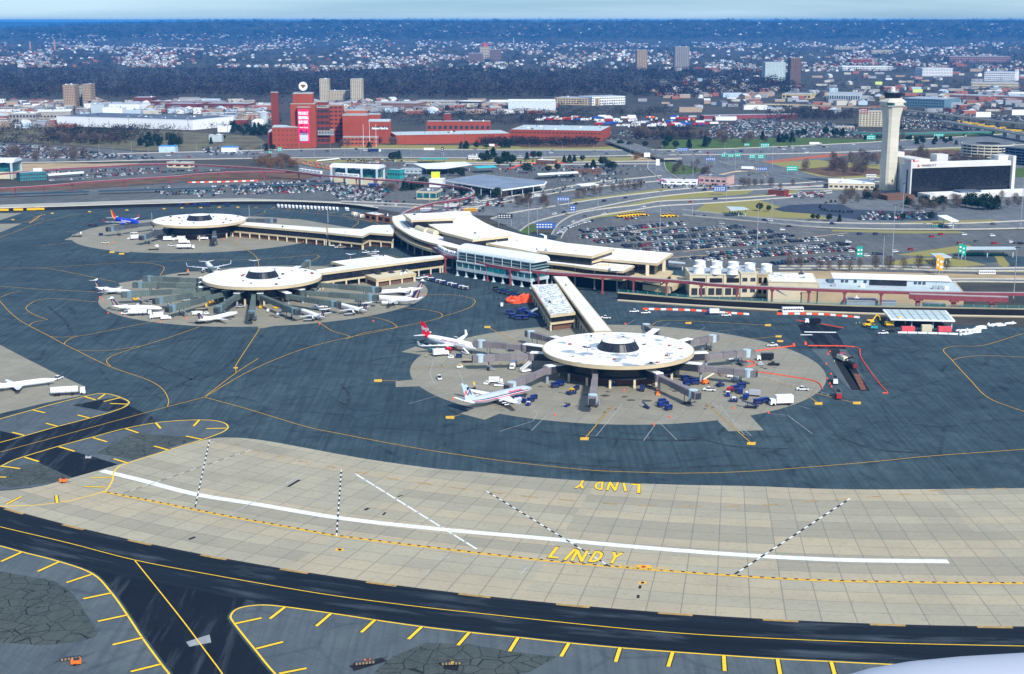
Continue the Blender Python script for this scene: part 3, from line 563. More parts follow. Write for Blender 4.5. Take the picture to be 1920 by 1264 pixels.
mb = MB(); mb.prism(sq(1, L_-1, 2, DEP-1), 10.1, 15.4, 0); mb.build('platform_glazing', glass_mat('platform glass', (.05,.10,.12), .2, msc=1), S)
for z in (11.6, 13.4, 15.4): mb = MB(); mb.prism(sq(-.5, L_+.5, .6, DEP), z, z+.35, 0); mb.build('rail_band', M('pale teal steel', (.22,.33,.36), .5, .1), S)
for k in range(9): u = L_*(k+.1)/8.2; mb = MB(); mb.prism(sq(u-.15, u+.15, .3, .7), 10.1, 16.6, 0); mb.build('post', LGREY, S)
tube_roof(S, a+d*-1+n*9, a+d*(L_+1.5)+n*9, 14.5, 4.2, 15.7, 'barrel_roof', M('ribbed pale roof', (.74,.78,.80), .5, .15, .5), 10)
for k in range(16): u = L_*k/15; mb = MB(); q = [a+d*u+n*9+n*(7.32*math.cos(PI*i/10))+Vector((0,0,15.7-4+4.28*math.sin(PI*i/10))) for i in range(11)]
for k in range(9):
    u = L_*k/8
    for v in (1, DEP-2):
        p = a+d*u+n*v; mb = MB(); mb.cyl((p.x, p.y, .05), .75, .6, 3.95, 8); mb.cyl((p.x, p.y, .05), 1.5, 1.3, .6, 8); mb.build('column', LGREY, S)
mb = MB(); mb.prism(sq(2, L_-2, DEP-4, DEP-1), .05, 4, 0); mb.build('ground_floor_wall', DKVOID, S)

# ------------------------------------------------------------------ people-mover guideway
def guideway(label, px, zb, cols, w=2.6, hgt=1.5, cw=1.0, footw=0):
    g = empty('elevated_guideway', (0,0,0), 0, label, 'guideway')
    P = resamp(smooth(GL(px, zb), 5), 12); mb = MB()
    A = offs(P, w/2); B = offs(P, -w/2); rs = [[V3(x, zb-hgt), V3(y, zb-hgt), V3(y, zb), V3(x, zb)] for x, y in zip(A, B)]; mb.rings(rs); mb.build('girder', STEEL, g)
    mb = MB(); A = offs(P, w/2-.35); B = offs(P, -w/2+.35); rs = [[V3(x, zb+.02), V3(y, zb+.02), V3(y, zb+.25), V3(x, zb+.25)] for x, y in zip(A, B)]; mb.rings(rs); mb.build('running_deck', M('guideway deck', (.36,.33,.34), .8, .15), g)
    for (cx, cy) in cols:
        p = G(cx, cy, zb); mb = MB(); mb.box(p.x-cw/2, p.x+cw/2, p.y-cw/2, p.y+cw/2, 0.05, zb-hgt); mb.box(p.x-cw, p.x+cw, p.y-cw, p.y+cw, zb-hgt-.9, zb-hgt-.02, 0); mb.box(p.x-cw*1.1, p.x+cw*1.1, p.y-cw*1.1, p.y+cw*1.1, .05, .7); mb.build('column', STEEL, g)
    return g
guideway('maroon elevated guideway passing across the front of the terminal and plant buildings', [(737,410),(741,421),(756,432),(774,442),(796,452),(815,463),(835,478),(869,484),(912,494),(957,502),(980,504.6),(1010,508),(1068,512.5),(1168,518.5),(1290,527),(1315,530),(1382,535),(1448,538),(1517,540.5),(1584,543),(1652.6,545),(1722,547),(1789,548),(1920,549),(2050,549)], 11, [(835,480),(874,485),(914,494.5),(957,502),(1010,508),(1130,516.5),(1188,520),(1250,524.5),(1315,530),(1382,535),(1448,538),(1517,540.5),(1584,543),(1652.6,545)])
guideway('second maroon track beside the first near the twin grey toll canopies', [(1705,551),(1722,551.5),(1789,554),(1885,557),(1890,557)], 10.2, [(1722,551.5),(1789,554),(1861,556)], 4.2, 2.6, 2.2)
guideway('maroon elevated track curving behind the terminal to the rental car station', [(737,409),(749,404.6),(759.4,397.5),(777,390),(812.5,380),(862,372.7),(880,368),(888,362),(887,357),(876,352.5),(848,348),(803.6,342.6),(759,339),(706,336),(653,332),(600,327.5),(530,318.7),(459,313),(406,310),(335,307),(265.6,307),(195,311.6),(106,316),(26.6,323),(-40,329)], 9, [(810,381),(840,376),(862,372.7),(887,364),(803,342.6),(745,338),(706,336),(668,333),(600,327.5),(560,322),(490,315.5),(425,311),(368,308),(300,307),(240,308.5),(180,312.5),(106,316)], 2.4, 1.4, .9)
guideway('maroon elevated track crossing the reed strip at the far left', [(600,329),(560,322.5),(520,321),(441.6,321.5),(367,326),(340,329),(248,334.6),(159,341),(80,348),(0,352.5),(-60,357)], 8, [(495,321),(410,323),(320,331),(232,336),(135,343),(82,348),(28,351)], 2.2, 1.4, .9)
def train(label, px, z, nn, stripe):
    g = empty('people_mover_train', (0,0,0), 0, label, 'train'); P = resamp(smooth(GL(px, z), 8), .5); L = sum((P[i+1]-P[i]).length for i in range(len(P)-1)); Q = resamp(P, L/nn)
    for i in range(len(Q)-1):
        a_, b_ = Q[i], Q[i+1]; d_ = (b_-a_).normalized(); a2 = a_+d_*.2; b2 = b_-d_*.2; h = math.atan2(d_.y, d_.x); c = (a2+b2)/2; l = (b2-a2).length
        mb = MB(); mb.obox((c.x, c.y, z+.4), l, 2.3, 2.4, h); c2 = MB(); c2.obox((c.x, c.y, z+2.8), l*.92, 1.9, .5, h); o = mb.build('car_body', WHITEP, g); c2.build('car_roof', WHITEP, g)
        mb = MB()
        for k in (-.3, 0, .3): mb.obox((c.x+d_.x*l*k, c.y+d_.y*l*k, z+1.6), l*.17, 2.4, .9, h)
        mb.build('window', DKM, o); mb = MB(); mb.obox((c.x, c.y, z+.55), l, 2.36, .3, h); mb.build('stripe', stripe, o)
train('white people mover train with red stripe entering the glass station', [(822,468),(835,476),(850,480.5),(867,484)], 11.1, 6, M('red stripe', (.5,.03,.05), .5)); train('white people mover train on the track among parked cars at left', [(562,321.5),(580,324),(603,327)], 9.1, 6, M('grey stripe', (.4,.4,.42), .5)); train('white people mover train stopped inside the rental car station', [(630,329.5),(650,331.5),(673,333)], 9.1, 5, M('grey stripe', (.4,.4,.42), .5))
# rental car station (barrel roof on pale portal frames)
def portal_station(label, ax, bx, zt, w, n_, wallm):
    s = empty('rail_station', (0,0,0), 0, label, 'station'); a = G(*ax); b = G(*bx); d = (b-a); L = d.length; d.normalize(); n = Vector((-d.y, d.x, 0))
    for k in range(n_):
        u = L*k/(n_-1)
        for v in (0, w): p = a+d*u+n*v; mb = MB(); mb.box(p.x-1, p.x+1, p.y-1, p.y+1, .03, zt); mb.build('portal_column', LGREY, s)
        mb = MB(); mb.beam(V3(a+d*u, zt-.8), V3(a+d*u+n*w, zt-.8), 1.6, 1.4); mb.build('portal_beam', LGREY, s)
    tube_roof(s, a-d*2+n*w*.5, b+d*2+n*w*.5, w*.95, 3.5, zt, 'barrel_roof', M('ribbed pale roof', (.74,.78,.80), .5), 8)
    mb = MB(); mb.prism([a+d*1+n*3, b-d*1+n*3, b-d*1+n*(w-2), a+d*1+n*(w-2)], .03, 6.8, 0); mb.build('wall', CREAM, s)
    mb = MB(); mb.prism([a+d*1+n*7, b-d*1+n*7, b-d*1+n*(w-2), a+d*1+n*(w-2)], 7, zt-2, 0); mb.build('glazed_wall', wallm, s); return s
portal_station('pale rental car rail station with barrel roof and tall white columns', (622,345), (707,348), 16.5, 19, 4, BLUEG)
portal_station('pale green rail station cut by the left edge of the photo', (-40,336), (23,336), 17, 30, 3, BLUEG)

# ------------------------------------------------------------------ round satellites and their connectors
def lens(n, r): return [Vector((r*math.cos(2*PI*i/n), r*math.sin(2*PI*i/n), 0)) for i in range(n)]
def satellite(i, label, wallm, roofm):
    c = SAT[i]; s = empty('satellite_terminal', (c.x, c.y, 0), 0, label, 'terminal')
    mb = MB(); C = lens(72, 35); mb.prism(C, 10.3, 11.9, 1, 1); mb.poly(lens(72, 34.5), 12.0, 0); mb.build('round_roof', [roofm, BEIGE], s)
    mb = MB(); mb.rings([[Vector((q.x*r, q.y*r, z)) for q in lens(36, 1)] for r, z in ((9.7, 12.02), (7.6, 15.4), (7.9, 15.4), (7.9, 15.7), (7.4, 15.75))], 0, False); mb.poly(lens(36, 7.4), 15.75, 1); mb.build('lantern', [BLACKG, roofm], s)
    for k in range(24): a = 2*PI*k/24; mb = MB(); mb.beam((9.75*math.cos(a), 9.75*math.sin(a), 12.05), (7.7*math.cos(a), 7.7*math.sin(a), 15.4), .22, .22); mb.build('lantern_rib', DKM, s)
    mb = MB(); mb.prism(lens(48, 27), 4.6, 10.3, 0); mb.build('glazed_wall', BLACKG, s); mb = MB(); mb.prism(lens(48, 28.5), 4.0, 4.6, 0); mb.build('floor_band', DKM, s)
    mb = MB(); mb.prism(lens(36, 23), .06, 4.0, 0); mb.build('ground_floor_wall', BRICKB, s)
    for k in range(16): a = 2*PI*(k+.5)/16; mb = MB(); mb.box(28*math.cos(a)-.5, 28*math.cos(a)+.5, 28*math.sin(a)-.5, 28*math.sin(a)+.5, .06, 4); mb.build('column', CREAM, s)
    for k in range(34):
        a = random.random()*2*PI; r = random.uniform(12, 33); mb = MB(); w = random.uniform(.3, .9); x, y = r*math.cos(a), r*math.sin(a); mb.box(x-w, x+w, y-w*.7, y+w*.7, 12.02, 12.02+random.uniform(.3, .9), 0, .06, .06); mb.cyl((x+w*1.6, y, 12.02), .16, .16, .8, 6)
        mb.build('roof_vent', random.choice([GREYM, WHITEP, WHITEP, DKM, M('rusty plant', (.25,.07,.05))]), s)
    return s
SO = [satellite(0, 'nearest round satellite with patchy white disc roof and dark central lantern', BLACKG, RP), satellite(1, 'middle round satellite with white disc roof ringed by grey green jet bridges', BLACKG, RP2), satellite(2, 'farthest and smallest round satellite with clean white disc roof', BLACKG, RP2)]
def connector(label, P, z, brown=True, roofm=ROOFW, glassz=(4.5, 8.2), th=1.3, near=None):
    s = empty('concourse_building', (0,0,0), 0, label, 'concourse'); P = GL(P, z)
    slab_roof(s, P, z, th, roofm, BEIGE); Q = inset(P, .9)
    mb = MB(); mb.prism(Q, glassz[0], z-th, 0); mb.build('glazed_wall', BLACKG, s)
    mb = MB(); mb.prism(inset(P, .15), glassz[0]-1.1, glassz[0], 0); mb.build('sill_band', BEIGE, s)
    if brown: mb = MB(); mb.prism(inset(P, 1.6), .06, glassz[0]-1.1, 0); mb.build('ground_floor_wall', BRICKB, s)
    n = len(P)
    for i in range(n):
        a, b = P[i], P[(i+1) % n]; L = (b-a).length
        if L < 8: continue
        k = max(1, int(L/9))
        for j in range(k+1):
            p = a.lerp(b, min(.98, max(.02, j/k))); q = p+((sum(P, Vector())/n)-p).normalized()*.9; mb = MB(); mb.box(q.x-.45, q.x+.45, q.y-.45, q.y+.45, .06, glassz[0]-1.1); mb.build('column', CREAM, s)
    roof_bits(s, P, z+.05, 5, .8); return s
connector('long two storey concourse with white roof joining the nearest satellite', [(1037,517.7),(1063,518.5),(1148,621),(1114,621)], 9.6, False)
ax = connector('cream annex with mottled grey white roof beside the nearest concourse', [(995,534),(1044,532),(1079,586),(1032,591.6)], 8.6, True, RM)
connector('long raised white roofed concourse joining the middle satellite', [(598,513),(832,482.5),(835,477.5),(745,484.8),(723,478),(620,490.7),(648,498),(590,506)], 10, False)
connector('narrow white roofed concourse beside the farthest satellite', [(430,420),(613.4,436),(612,427.4),(440,415)], 9.6)
connector('wider brown walled concourse block between farthest satellite and terminal', [(614.5,436.3),(680,443.2),(693.5,436.5),(737,440),(742,423),(735,421.5),(697.5,422.4),(677.7,429.4),(613.5,427.4)], 9.9)
s = connector('low cream pavilion with three dark pyramid skylights before the middle concourse', [(683.6,515.4),(705.4,523.4),(780.6,512.5),(763,504.6)], 5.2, True, CREAM, (4.2, 4.3), .9)
for (px, py) in ((709,514),(734,511.5),(758,508.8)): p = G(px, py, 5.3); mb = MB(); mb.cyl((p.x, p.y, 5.3), 2.6, .1, 1.6, 4, 0); mb.build('skylight', DKM, s)

# ------------------------------------------------------------------ jet bridges
JB1 = M('mauve grey corrugated bridge', (.25,.225,.235), .6, .18, .6); JB2 = M('grey green corrugated bridge', (.13,.17,.155), .6, .2, .6); JB3 = M('dark slate bridge', (.10,.115,.15), .6, .2, .6); JBL = M('pale glass cab', (.45,.58,.62), .4, .15, .6)
def jet_bridge(i, root, tip, label, m, m2, zt=4.3, zsat=5.4):
    c = SAT[i]; a = G(*root, 6.2); b = G(*tip, 5.2); g = empty('jet_bridge', (0,0,0), 0, label, 'jet bridge', 'boarding bridges round the %s satellite' % ('nearest', 'middle', 'farthest')[i])
    cc = Vector((c.x, c.y, 0)); A = V3(a, 0); dirn = (A-cc).normalized(); st = cc+dirn*26.5
    if (A-cc).length > 28:
        h = math.atan2(dirn.y, dirn.x); l = (A-st).length; m_ = (A+st)/2
        mb = MB(); mb.obox((m_.x, m_.y, 4.6), l, 3.2, 3.3, h); mb.build('fixed_walkway', DKM, g); mb = MB(); mb.obox((m_.x, m_.y, 7.92), l+1, 3.7, .35, h); mb.build('walkway_roof', WHITEP, g)
    d = (V3(b, 0)-A); L = d.length; d.normalize(); h = math.atan2(d.y, d.x)
    mb = MB(); mb.cyl((A.x, A.y, 4.5), 2.1, 2.1, 3.4, 14); mb.build('rotunda', m2, g); mb = MB(); mb.cyl((A.x, A.y, .06), .7, .6, 4.4, 8); mb.build('pedestal', GREYM, g)
    z0 = 4.8; z1 = zt
    for k, (f0, f1, w, hh) in enumerate(((0.06,.40,2.3,2.5), (.38,.70,2.65,2.8), (.68,.93,3.0,3.1))):
        p = A+d*L*f0; q = A+d*L*f1; za = z0+(z1-z0)*f0; zb = z0+(z1-z0)*f1; mb = MB(); mb.beam(V3(p, za+1.4), V3(q, zb+1.4), w, hh)
        nr = max(2, int((f1-f0)*L/1.1)); o = mb.build('tunnel_section', m if k != 1 else m2, g); rb = MB()
        for r in range(nr+1): t = r/nr; x = p.lerp(q, t); z = za+(zb-za)*t; rb.beam(V3(x-d*.06, z+1.4), V3(x+d*.06, z+1.4), w+.16, hh+.1)
        rb.build('ribs', m2 if k != 1 else m, o)
    e = A+d*L*.955; mb = MB(); mb.cyl((e.x, e.y, z1-.3), 2.0, 2.0, 3.5, 12); mb.build('cab_rotunda', JBL if i == 0 else M('blue grey cab', (.16,.25,.30), .5), g)
    e2 = A+d*(L+1.2); mb = MB(); mb.obox((e2.x, e2.y, z1-.2), 2.6, 3.4, 3.2, h); mb.build('cab', m2, g); mb = MB(); mb.obox((e2.x+d.x*1.36, e2.y+d.y*1.36, z1), .5, 2.6, 2.5, h); mb.build('canopy_opening', DKM, g)
    w = A+d*L*.80; mb = MB(); n = Vector((-d.y, d.x, 0))
    for s_ in (-1, 1): p = w+n*s_*1.5; mb.beam(V3(p, .7), V3(p, z1), .3, .3); mb.cyl((p.x-.2, p.y-.2, .05), .62, .62, .5, 10, 0)
    mb.beam(V3(w-n*1.7, .8), V3(w+n*1.7, .8), .5, .5); mb.build('wheel_carriage', DKM, g)
    mb = MB(); p = w+d*2+n*2.2
    for k in range(7): mb.obox((p.x-d.x*k*.75, p.y-d.y*k*.75, z1-.55*k-.6), .7, 1.0, .15, h)
    mb.beam(V3(p, z1), V3(p-d*5.2, .6), .12, .12); mb.build('stairs', GREYM, g); return g
J1 = [((985,652),(899,646),'to the white jet with red tail'),((997,668),(896,674),'extended empty below the red tailed jet'),((1026,694),(956,727),'reaching down to the silver jet'),((1117,698),(1111,752),'pointing straight toward the viewer'),((1037,638),(994,628),'at the upper left beside the cream annex'),((1236,708),(1303,742),'slanting to the lower right'),((1314,690),(1408,702),'long right one with orange barrier at its tip'),((1324,668),(1404,664),'above the box truck at right'),((1293,642),(1338,636),'at the upper right with dark cab'),((1230,624),(1211,615),'short one behind the disc roof')]
for r, t, l in J1: jet_bridge(0, r, t, 'mauve jet bridge of nearest satellite, '+l, JB1, M('mauve bridge rib', (.20,.18,.19)))
J2 = [((376,526),(277,524),'highest of the fan at left'),((376,535),(258,536),'second of the fan at left'),((374,544),(236,554),'touching the leftmost small jet'),((398,548),(296,566),'fourth of the left fan'),((421,551),(319,581),'touching the lower left jet'),((444,556),(408,582),'short, beside the small jet below the disc'),((476,553),(472,592),'pointing straight toward the viewer'),((488,556),(556,586),'with crossed white braces at lower right'),((541,556),(630,572),'with white zigzag truss in front'),((567,549),(701,560),'long one to the blue tailed jet'),((596,534),(706,545),'uppermost on the right'),((560,505),(578,494),'behind the disc at upper right'),((405,514),(396,507),'behind the disc at upper left')]
for r, t, l in J2: jet_bridge(1, r, t, 'grey green jet bridge of middle satellite, '+l, JB2, M('dark green bridge rib', (.085,.11,.105)))
J3 = [((287,419),(206,431),'reaching left below the blue jet'),((311,433),(267,447),'shorter, nearer the trucks'),((402,430),(402,450),'standing alone at right with yellow beacon'),((462,413),(512,415),'behind at the upper right')]
for r, t, l in J3: jet_bridge(2, r, t, 'dark slate jet bridge of farthest satellite, '+l, JB3, M('slate bridge rib', (.07,.08,.10)))
# ------------------------------------------------------------------ aircraft
PW = M('white aircraft paint', (.84,.85,.87), .35, .04, .3); PB = M('bright blue aircraft paint', (.015,.045,.55), .35, .04); PR = M('red aircraft paint', (.72,.012,.03), .35, .04); PO = M('orange aircraft paint', (.85,.28,.02), .4, .03); PY = M('yellow tail paint', (.9,.62,.04), .4, .03)
PS = M('polished aluminium', (.58,.64,.70), .32, .08, .4, metal=.35); PN = M('navy tail paint', (.012,.02,.16), .4, .05); PG = M('gold tail paint', (.55,.36,.16), .4, .05); PLB = M('pale blue grey tail', (.44,.58,.64), .4, .05); NAC = M('nacelle grey', (.42,.45,.50), .4, .05)
def airplane(name, label, nose, tail, length, rad, span, kind, mats, zf=3.4, dress=None):
    """nose/tail: photo pixels of the fuselage ends at height zf; kind 'wing' (engines under the wing) or 'rear' (T-tail)"""
    N = G(*nose, zf); T_ = G(*tail, zf); h = math.atan2(N.y-T_.y, N.x-T_.x); c = (N+T_)/2 if dress != 'nose' else N-Vector((math.cos(h), math.sin(h), 0))*length/2
    g = empty(name, (c.x, c.y, 0), h, label, 'airplane'); L = length; z = rad+(1.9 if kind == 'wing' else 1.2); r = rad
    prof = [(-.5,.10,.62),(-.47,.22,.5),(-.40,.50,.32),(-.30,.82,.12),(-.20,1,0),(.28,1,0),(.36,.95,-.03),(.42,.78,-.10),(.46,.56,-.17),(.485,.34,-.22),(.5,.08,-.26)]
    rings = []
    for (u, q, dz) in prof: rings.append([Vector((u*L, r*q*math.cos(2*PI*i/20), z+r*dz+r*q*math.sin(2*PI*i/20))) for i in range(20)])
    mb = MB(); mb.rings(rings); f = mb.build('fuselage', mats['body'], g, smooth=True)
    for s in (-1, 1):
        mb = MB()
        for k in range(int(L*.62/.95)):
            x = -.27*L+k*.95; y = r*1.004*math.cos(.22)*s; mb.face([(x, y, z+r*.14), (x+.42, y, z+r*.14), (x+.42, y*.99, z+r*.30), (x, y*.99, z+r*.30)][::-s])
        mb.build('window_row', DKM, f)
    mb = MB(); mb.hexa([(.425*L,-r*.62,z+.18*r),(.455*L,-r*.35,z+.12*r),(.455*L,r*.35,z+.12*r),(.425*L,r*.62,z+.18*r)], [(.418*L,-r*.5,z+.50*r),(.438*L,-r*.3,z+.42*r),(.438*L,r*.3,z+.42*r),(.418*L,r*.5,z+.50*r)]); mb.build('cockpit_window', DKM, f)
    wx = .06*L if kind == 'wing' else -.02*L; cr = L*.19 if kind == 'wing' else L*.17; zw = z-r*.62; sp = span/2
    for s in (-1, 1):
        mb = MB(); sw = sp*.52 if kind == 'wing' else sp*.42
        rr = [(0, cr, 0, .55), (sp*.33, cr*.66, sw*.36, .38), (sp, cr*.26, sw, .16)]; rg = []
        for (y, ch, off, th) in rr:
            zz = zw+y*.09; x0 = wx+cr*.5-off; rg.append([Vector((x0, s*y, zz)), Vector((x0-ch*.35, s*y, zz+th/2)), Vector((x0-ch, s*y, zz)), Vector((x0-ch*.4, s*y, zz-th/2))])
        mb.rings(rg); w = mb.build('wing', mats.get('wing', mats['body']), g)
        if kind == 'wing' or dress == 'winglet':
            y = sp; x0 = wx+cr*.5-sw; mb = MB(); zz = zw+y*.09; mb.hexa([(x0-cr*.26,s*y-.06,zz),(x0,s*y-.06,zz),(x0,s*y+.06,zz),(x0-cr*.26,s*y+.06,zz)], [(x0-cr*.34,s*(y+.5)-.05,zz+2.3),(x0-cr*.18,s*(y+.5)-.05,zz+2.3),(x0-cr*.18,s*(y+.5)+.05,zz+2.3),(x0-cr*.34,s*(y+.5)+.05,zz+2.3)]); mb.build('winglet', mats.get('winglet', mats['body']), w)
            for k in (.25, .5, .7): mb = MB(); yy = s*sp*k; xx = wx-cr*.35-sw*k; mb.beam((xx+1.3, yy, zw+abs(yy)*.09-.35), (xx-1.1, yy, zw+abs(yy)*.09-.15), .28, .3); mb.build('flap_fairing', mats.get('wing', mats['body']), w)
        if kind == 'wing': ex, ey, ez, er, el = wx+cr*.42, sp*.34, zw-.55, 1.05, 4.2
        else: ex, ey, ez, er, el = -.27*L, r+.95, z+.35, .72, 3.8
        mb = MB(); mb.rings([[Vector((ex+u*el, s*ey+er*q*math.cos(2*PI*i/14), ez+er*q*math.sin(2*PI*i/14))) for i in range(14)] for u, q in ((-.55,.5),(-.3,.82),(.1,1),(.38,1),(.45,.88))]); en = mb.build('engine', mats.get('engine', mats['body']), g, smooth=False)
        mb = MB(); mb.cyl((ex+.452*el, s*ey, ez), er*.8, er*.8, .03, 14, 0, 'x'); mb.build('intake', DKM, en); mb = MB()
        mb.beam((ex, s*ey, ez+(.6 if kind == 'wing' else 0)), (ex-.4*el, s*ey*(1 if kind == 'wing' else .6), ez+(1.1 if kind == 'wing' else 0)), .3, .5); mb.build('pylon', mats['body'], en)
        # stabilizers
        ts = sp*.36 if kind == 'wing' else sp*.34; ht = z+(r*.55 if kind == 'wing' else r+L*.125); tx = -.455*L if kind == 'wing' else -.50*L; mb = MB(); tc_ = L*.085
        mb.rings([[Vector((tx+tc_*.6, 0, ht)), Vector((tx+tc_*.2, 0, ht+.15)), Vector((tx-tc_*.5, 0, ht)), Vector((tx+tc_*.2, 0, ht-.15))], [Vector((tx-tc_*.2, s*ts, ht+.4)), Vector((tx-tc_*.3, s*ts, ht+.46)), Vector((tx-tc_*.62, s*ts, ht+.4)), Vector((tx-tc_*.3, s*ts, ht+.34))]]); mb.build('stabilizer', mats.get('stab', mats['body']), g)
        mb = MB(); gx, gy = wx-.06*L, (2.6 if kind == 'wing' else 1.5); mb.beam((gx, s*gy, .5), (gx, s*gy*.8, zw), .3, .3)
        for q in (-.35, .35): mb.cyl((gx+q-.0, s*gy-.25, .56), .52, .52, .5, 10, 0, 'y')
        mb.build('landing_gear', DKM, g)
    mb = MB(); mb.beam((.40*L, 0, .45), (.40*L, 0, z-r), .22, .22); mb.cyl((.40*L, -.3, .42), .38, .38, .6, 10, 0, 'y'); mb.build('nose_gear', DKM, g)
    # fin
    hf = L*.165 if kind == 'wing' else L*.125; fb = z+r*.72; x1, x0 = -.325*L, -.475*L; xt1, xt0 = -.455*L, -.525*L
    if kind == 'rear': x1, x0, xt1, xt0 = -.36*L, -.475*L, -.455*L, -.515*L
    fm = mats['fin']; nb = len(fm)
    for k in range(nb):                                # diagonal colour bands from leading to trailing edge
        t0, t1 = k/nb, (k+1)/nb; mb = MB(); B = lambda t: x1+(x0-x1)*t; U = lambda t: xt1+(xt0-xt1)*t
        mb.hexa([(B(t1),-.17,fb),(B(t0),-.17,fb),(B(t0),.17,fb),(B(t1),.17,fb)], [(U(t1),-.08,fb+hf),(U(t0),-.08,fb+hf),(U(t0),.08,fb+hf),(U(t1),.08,fb+hf)]); mb.build('tail_fin', fm[k], g)
    g['dim'] = 0; del g['dim']
    return g, dict(L=L, z=z, r=r, fb=fb, hf=hf, x1=x1, x0=x0, xt1=xt1, xt0=xt0)
def fin_text(g, d, s, hgt, mat, side, wid=None, dx=0, dz=0):
    xm = (d['x1']+d['x0']+d['xt1']+d['xt0'])/4+dx; zc = d['fb']+d['hf']*.45+dz
    lettering(s, (xm, .16*side, zc), (-1*side, 0, 0), (0, 0, 1), hgt, mat, g, 'tail_lettering', wid, .05, .06)
def body_text(g, d, s, x, hgt, mat, side, zo=.35, wid=None):
    lettering(s, (x, d['r']*.94*side, d['z']+d['r']*zo), (-1*side, 0, 0), (0, -.35*side, 1), hgt, mat, g, 'fuselage_lettering', wid, .04, .10)
def stripe(g, d, z0, z1, mat, x0=-.42, x1=.40):
    L, r, z = d['L'], d['r'], d['z']; mb = MB()
    for s in (-1, 1):
        n = 14
        for k in range(n):
            u0 = x0+(x1-x0)*k/n; u1 = x0+(x1-x0)*(k+1)/n
            def q(u, zz):
                rr = r*float(np.interp(u, [-.5,-.47,-.40,-.30,-.20,.28,.36,.42,.46], [.1,.22,.5,.82,1,1,.95,.78,.56])); oz = r*float(np.interp(u, [-.5,-.4,-.3,-.2,.28,.42,.46], [.62,.32,.12,0,0,-.1,-.17])); a = math.asin(max(-.95, min(.95, zz)))
                return (u*L, s*(rr*math.cos(a)+.03), z+oz+rr*math.sin(a))
            mb.face([q(u0,z0), q(u1,z0), q(u1,z1), q(u0,z1)][::-s])
    mb.build('stripe', mat, g)
g, d = airplane('airliner', 'white airliner with red tail and red engines at the nearest satellite', (905,655), (782,631), 37.6, 2.0, 34, 'wing', dict(body=PW, fin=[PR], engine=PR, stab=PW))
fin_text(g, d, 'Virgin', 2.6, PW, -1, 5.2, .4); body_text(g, d, 'virgin america', 2, .8, PR, -1, .5, 11); mb = MB(); L_ = d['L']
mb.rings([[Vector((u*L_, d['r']*q*1.02*math.cos(2*PI*i/18), d['z']+d['r']*dz+d['r']*q*1.02*math.sin(2*PI*i/18))) for i in range(18)] for u, q, dz in ((-.501,.11,.62),(-.47,.22,.5),(-.40,.50,.32),(-.36,.63,.24))]); mb.build('red_tail_cone', PR, g, smooth=True)
g, d = airplane('airliner', 'silver airliner with red white and blue stripes along its body', (989,731), (878,757.5), 39.5, 1.95, 35, 'wing', dict(body=PS, fin=[PLB], wing=PW, engine=PS, stab=PW), 3.2)
stripe(g, d, .05, .22, PN); stripe(g, d, -.10, .03, PW); stripe(g, d, -.30, -.12, PR); fin_text(g, d, 'A', 2.5, PR, -1, 2.3, -.9); fin_text(g, d, 'A', 2.5, PN, -1, 2.3, 1.2); body_text(g, d, 'American', 8, .95, PR, -1, .55, 7.5); mb = MB(); xm = (d['x1']+d['x0']+d['xt1']+d['xt0'])/4; mb.hexa([(xm-.3,-.24,d['fb']+d['hf']*.62),(xm+.6,-.24,d['fb']+d['hf']*.62),(xm+.6,-.2,d['fb']+d['hf']*.62),(xm-.3,-.2,d['fb']+d['hf']*.62)], [(xm-.6,-.24,d['fb']+d['hf']*.82),(xm+.9,-.24,d['fb']+d['hf']*.82),(xm+.9,-.2,d['fb']+d['hf']*.82),(xm-.6,-.2,d['fb']+d['hf']*.82)]); mb.build('tail_emblem', PN, g)
g, d = airplane('airliner', 'bright blue airliner with red, orange and yellow striped tail', (262,418.5), (208,411.5), 33.6, 1.95, 34, 'wing', dict(body=PB, fin=[PR, PR, PO, PY], wing=PW, engine=PB, stab=PW, winglet=PR), 3.2)
body_text(g, d, 'Southwest', 3.5, 1.7, PW, -1, .15, 12)
mb = MB(); L_ = d['L']; mb.rings([[Vector((u*L_, d['r']*q*1.02*math.cos(2*PI*i/18), d['z']+d['r']*dz+d['r']*q*1.02*math.sin(2*PI*i/18))) for i in range(18)] for u, q, dz in ((-.47,.22,.5),(-.40,.50,.32),(-.33,.72,.18))]); mb.build('orange_tail_cone', PO, g, smooth=True)
UM = dict(body=PW, fin=[PN, PN, PG, PN], wing=M('pale grey wing', (.62,.64,.67), .4, .05), engine=PW, stab=PW)
def rj(label, nose, tail, L=29, mode='rear', **k):
    g, d = airplane('regional_jet' if mode == 'rear' else 'airliner', label, nose, tail, L, 1.25 if mode == 'rear' else 1.7, 21 if mode == 'rear' else 28, mode, UM, 2.6 if mode == 'rear' else 3, **k); mb = MB()
    for s in (-1, 1):
        for q in range(4): mb.beam((d['x0']+.6+q*.55, .19*s, d['fb']+.2), (d['xt0']+1.0+q*.4, .12*s, d['fb']+d['hf']*.62), .1, .1)
    mb.build('tail_grid', PG, g); return g
rj('small white jet with blue T tail, leftmost at the middle satellite', (250,547.5), (178,540)); rj('small white jet beside the white tanker truck, lower left of middle satellite', (310,577), (204,575)); rj('small white jet slanting up to the right below the middle disc', (437,587), (379,600.5))
rj('white jet with winglets and thin navy tail behind the middle disc', (402,510), (385,492), 30, 'wing'); rj('small T tailed jet mostly hidden behind the middle disc roof', (480,520), (477,499)); rj('small T tailed jet hidden behind the raised concourse roof', (640,502), (655,492))
rj('white jet nearest the parked tug trains, tail raised at right', (713,547), (785,542)); rj('white jet with tall blue gold tail, in front of its twin at right', (709,560), (774,565), 30, 'wing'); rj('small white jet, second from right below the blue belt loader', (639,571), (681,582)); rj('small white jet nearest the viewer at lower right of middle satellite', (568,582), (602,594))
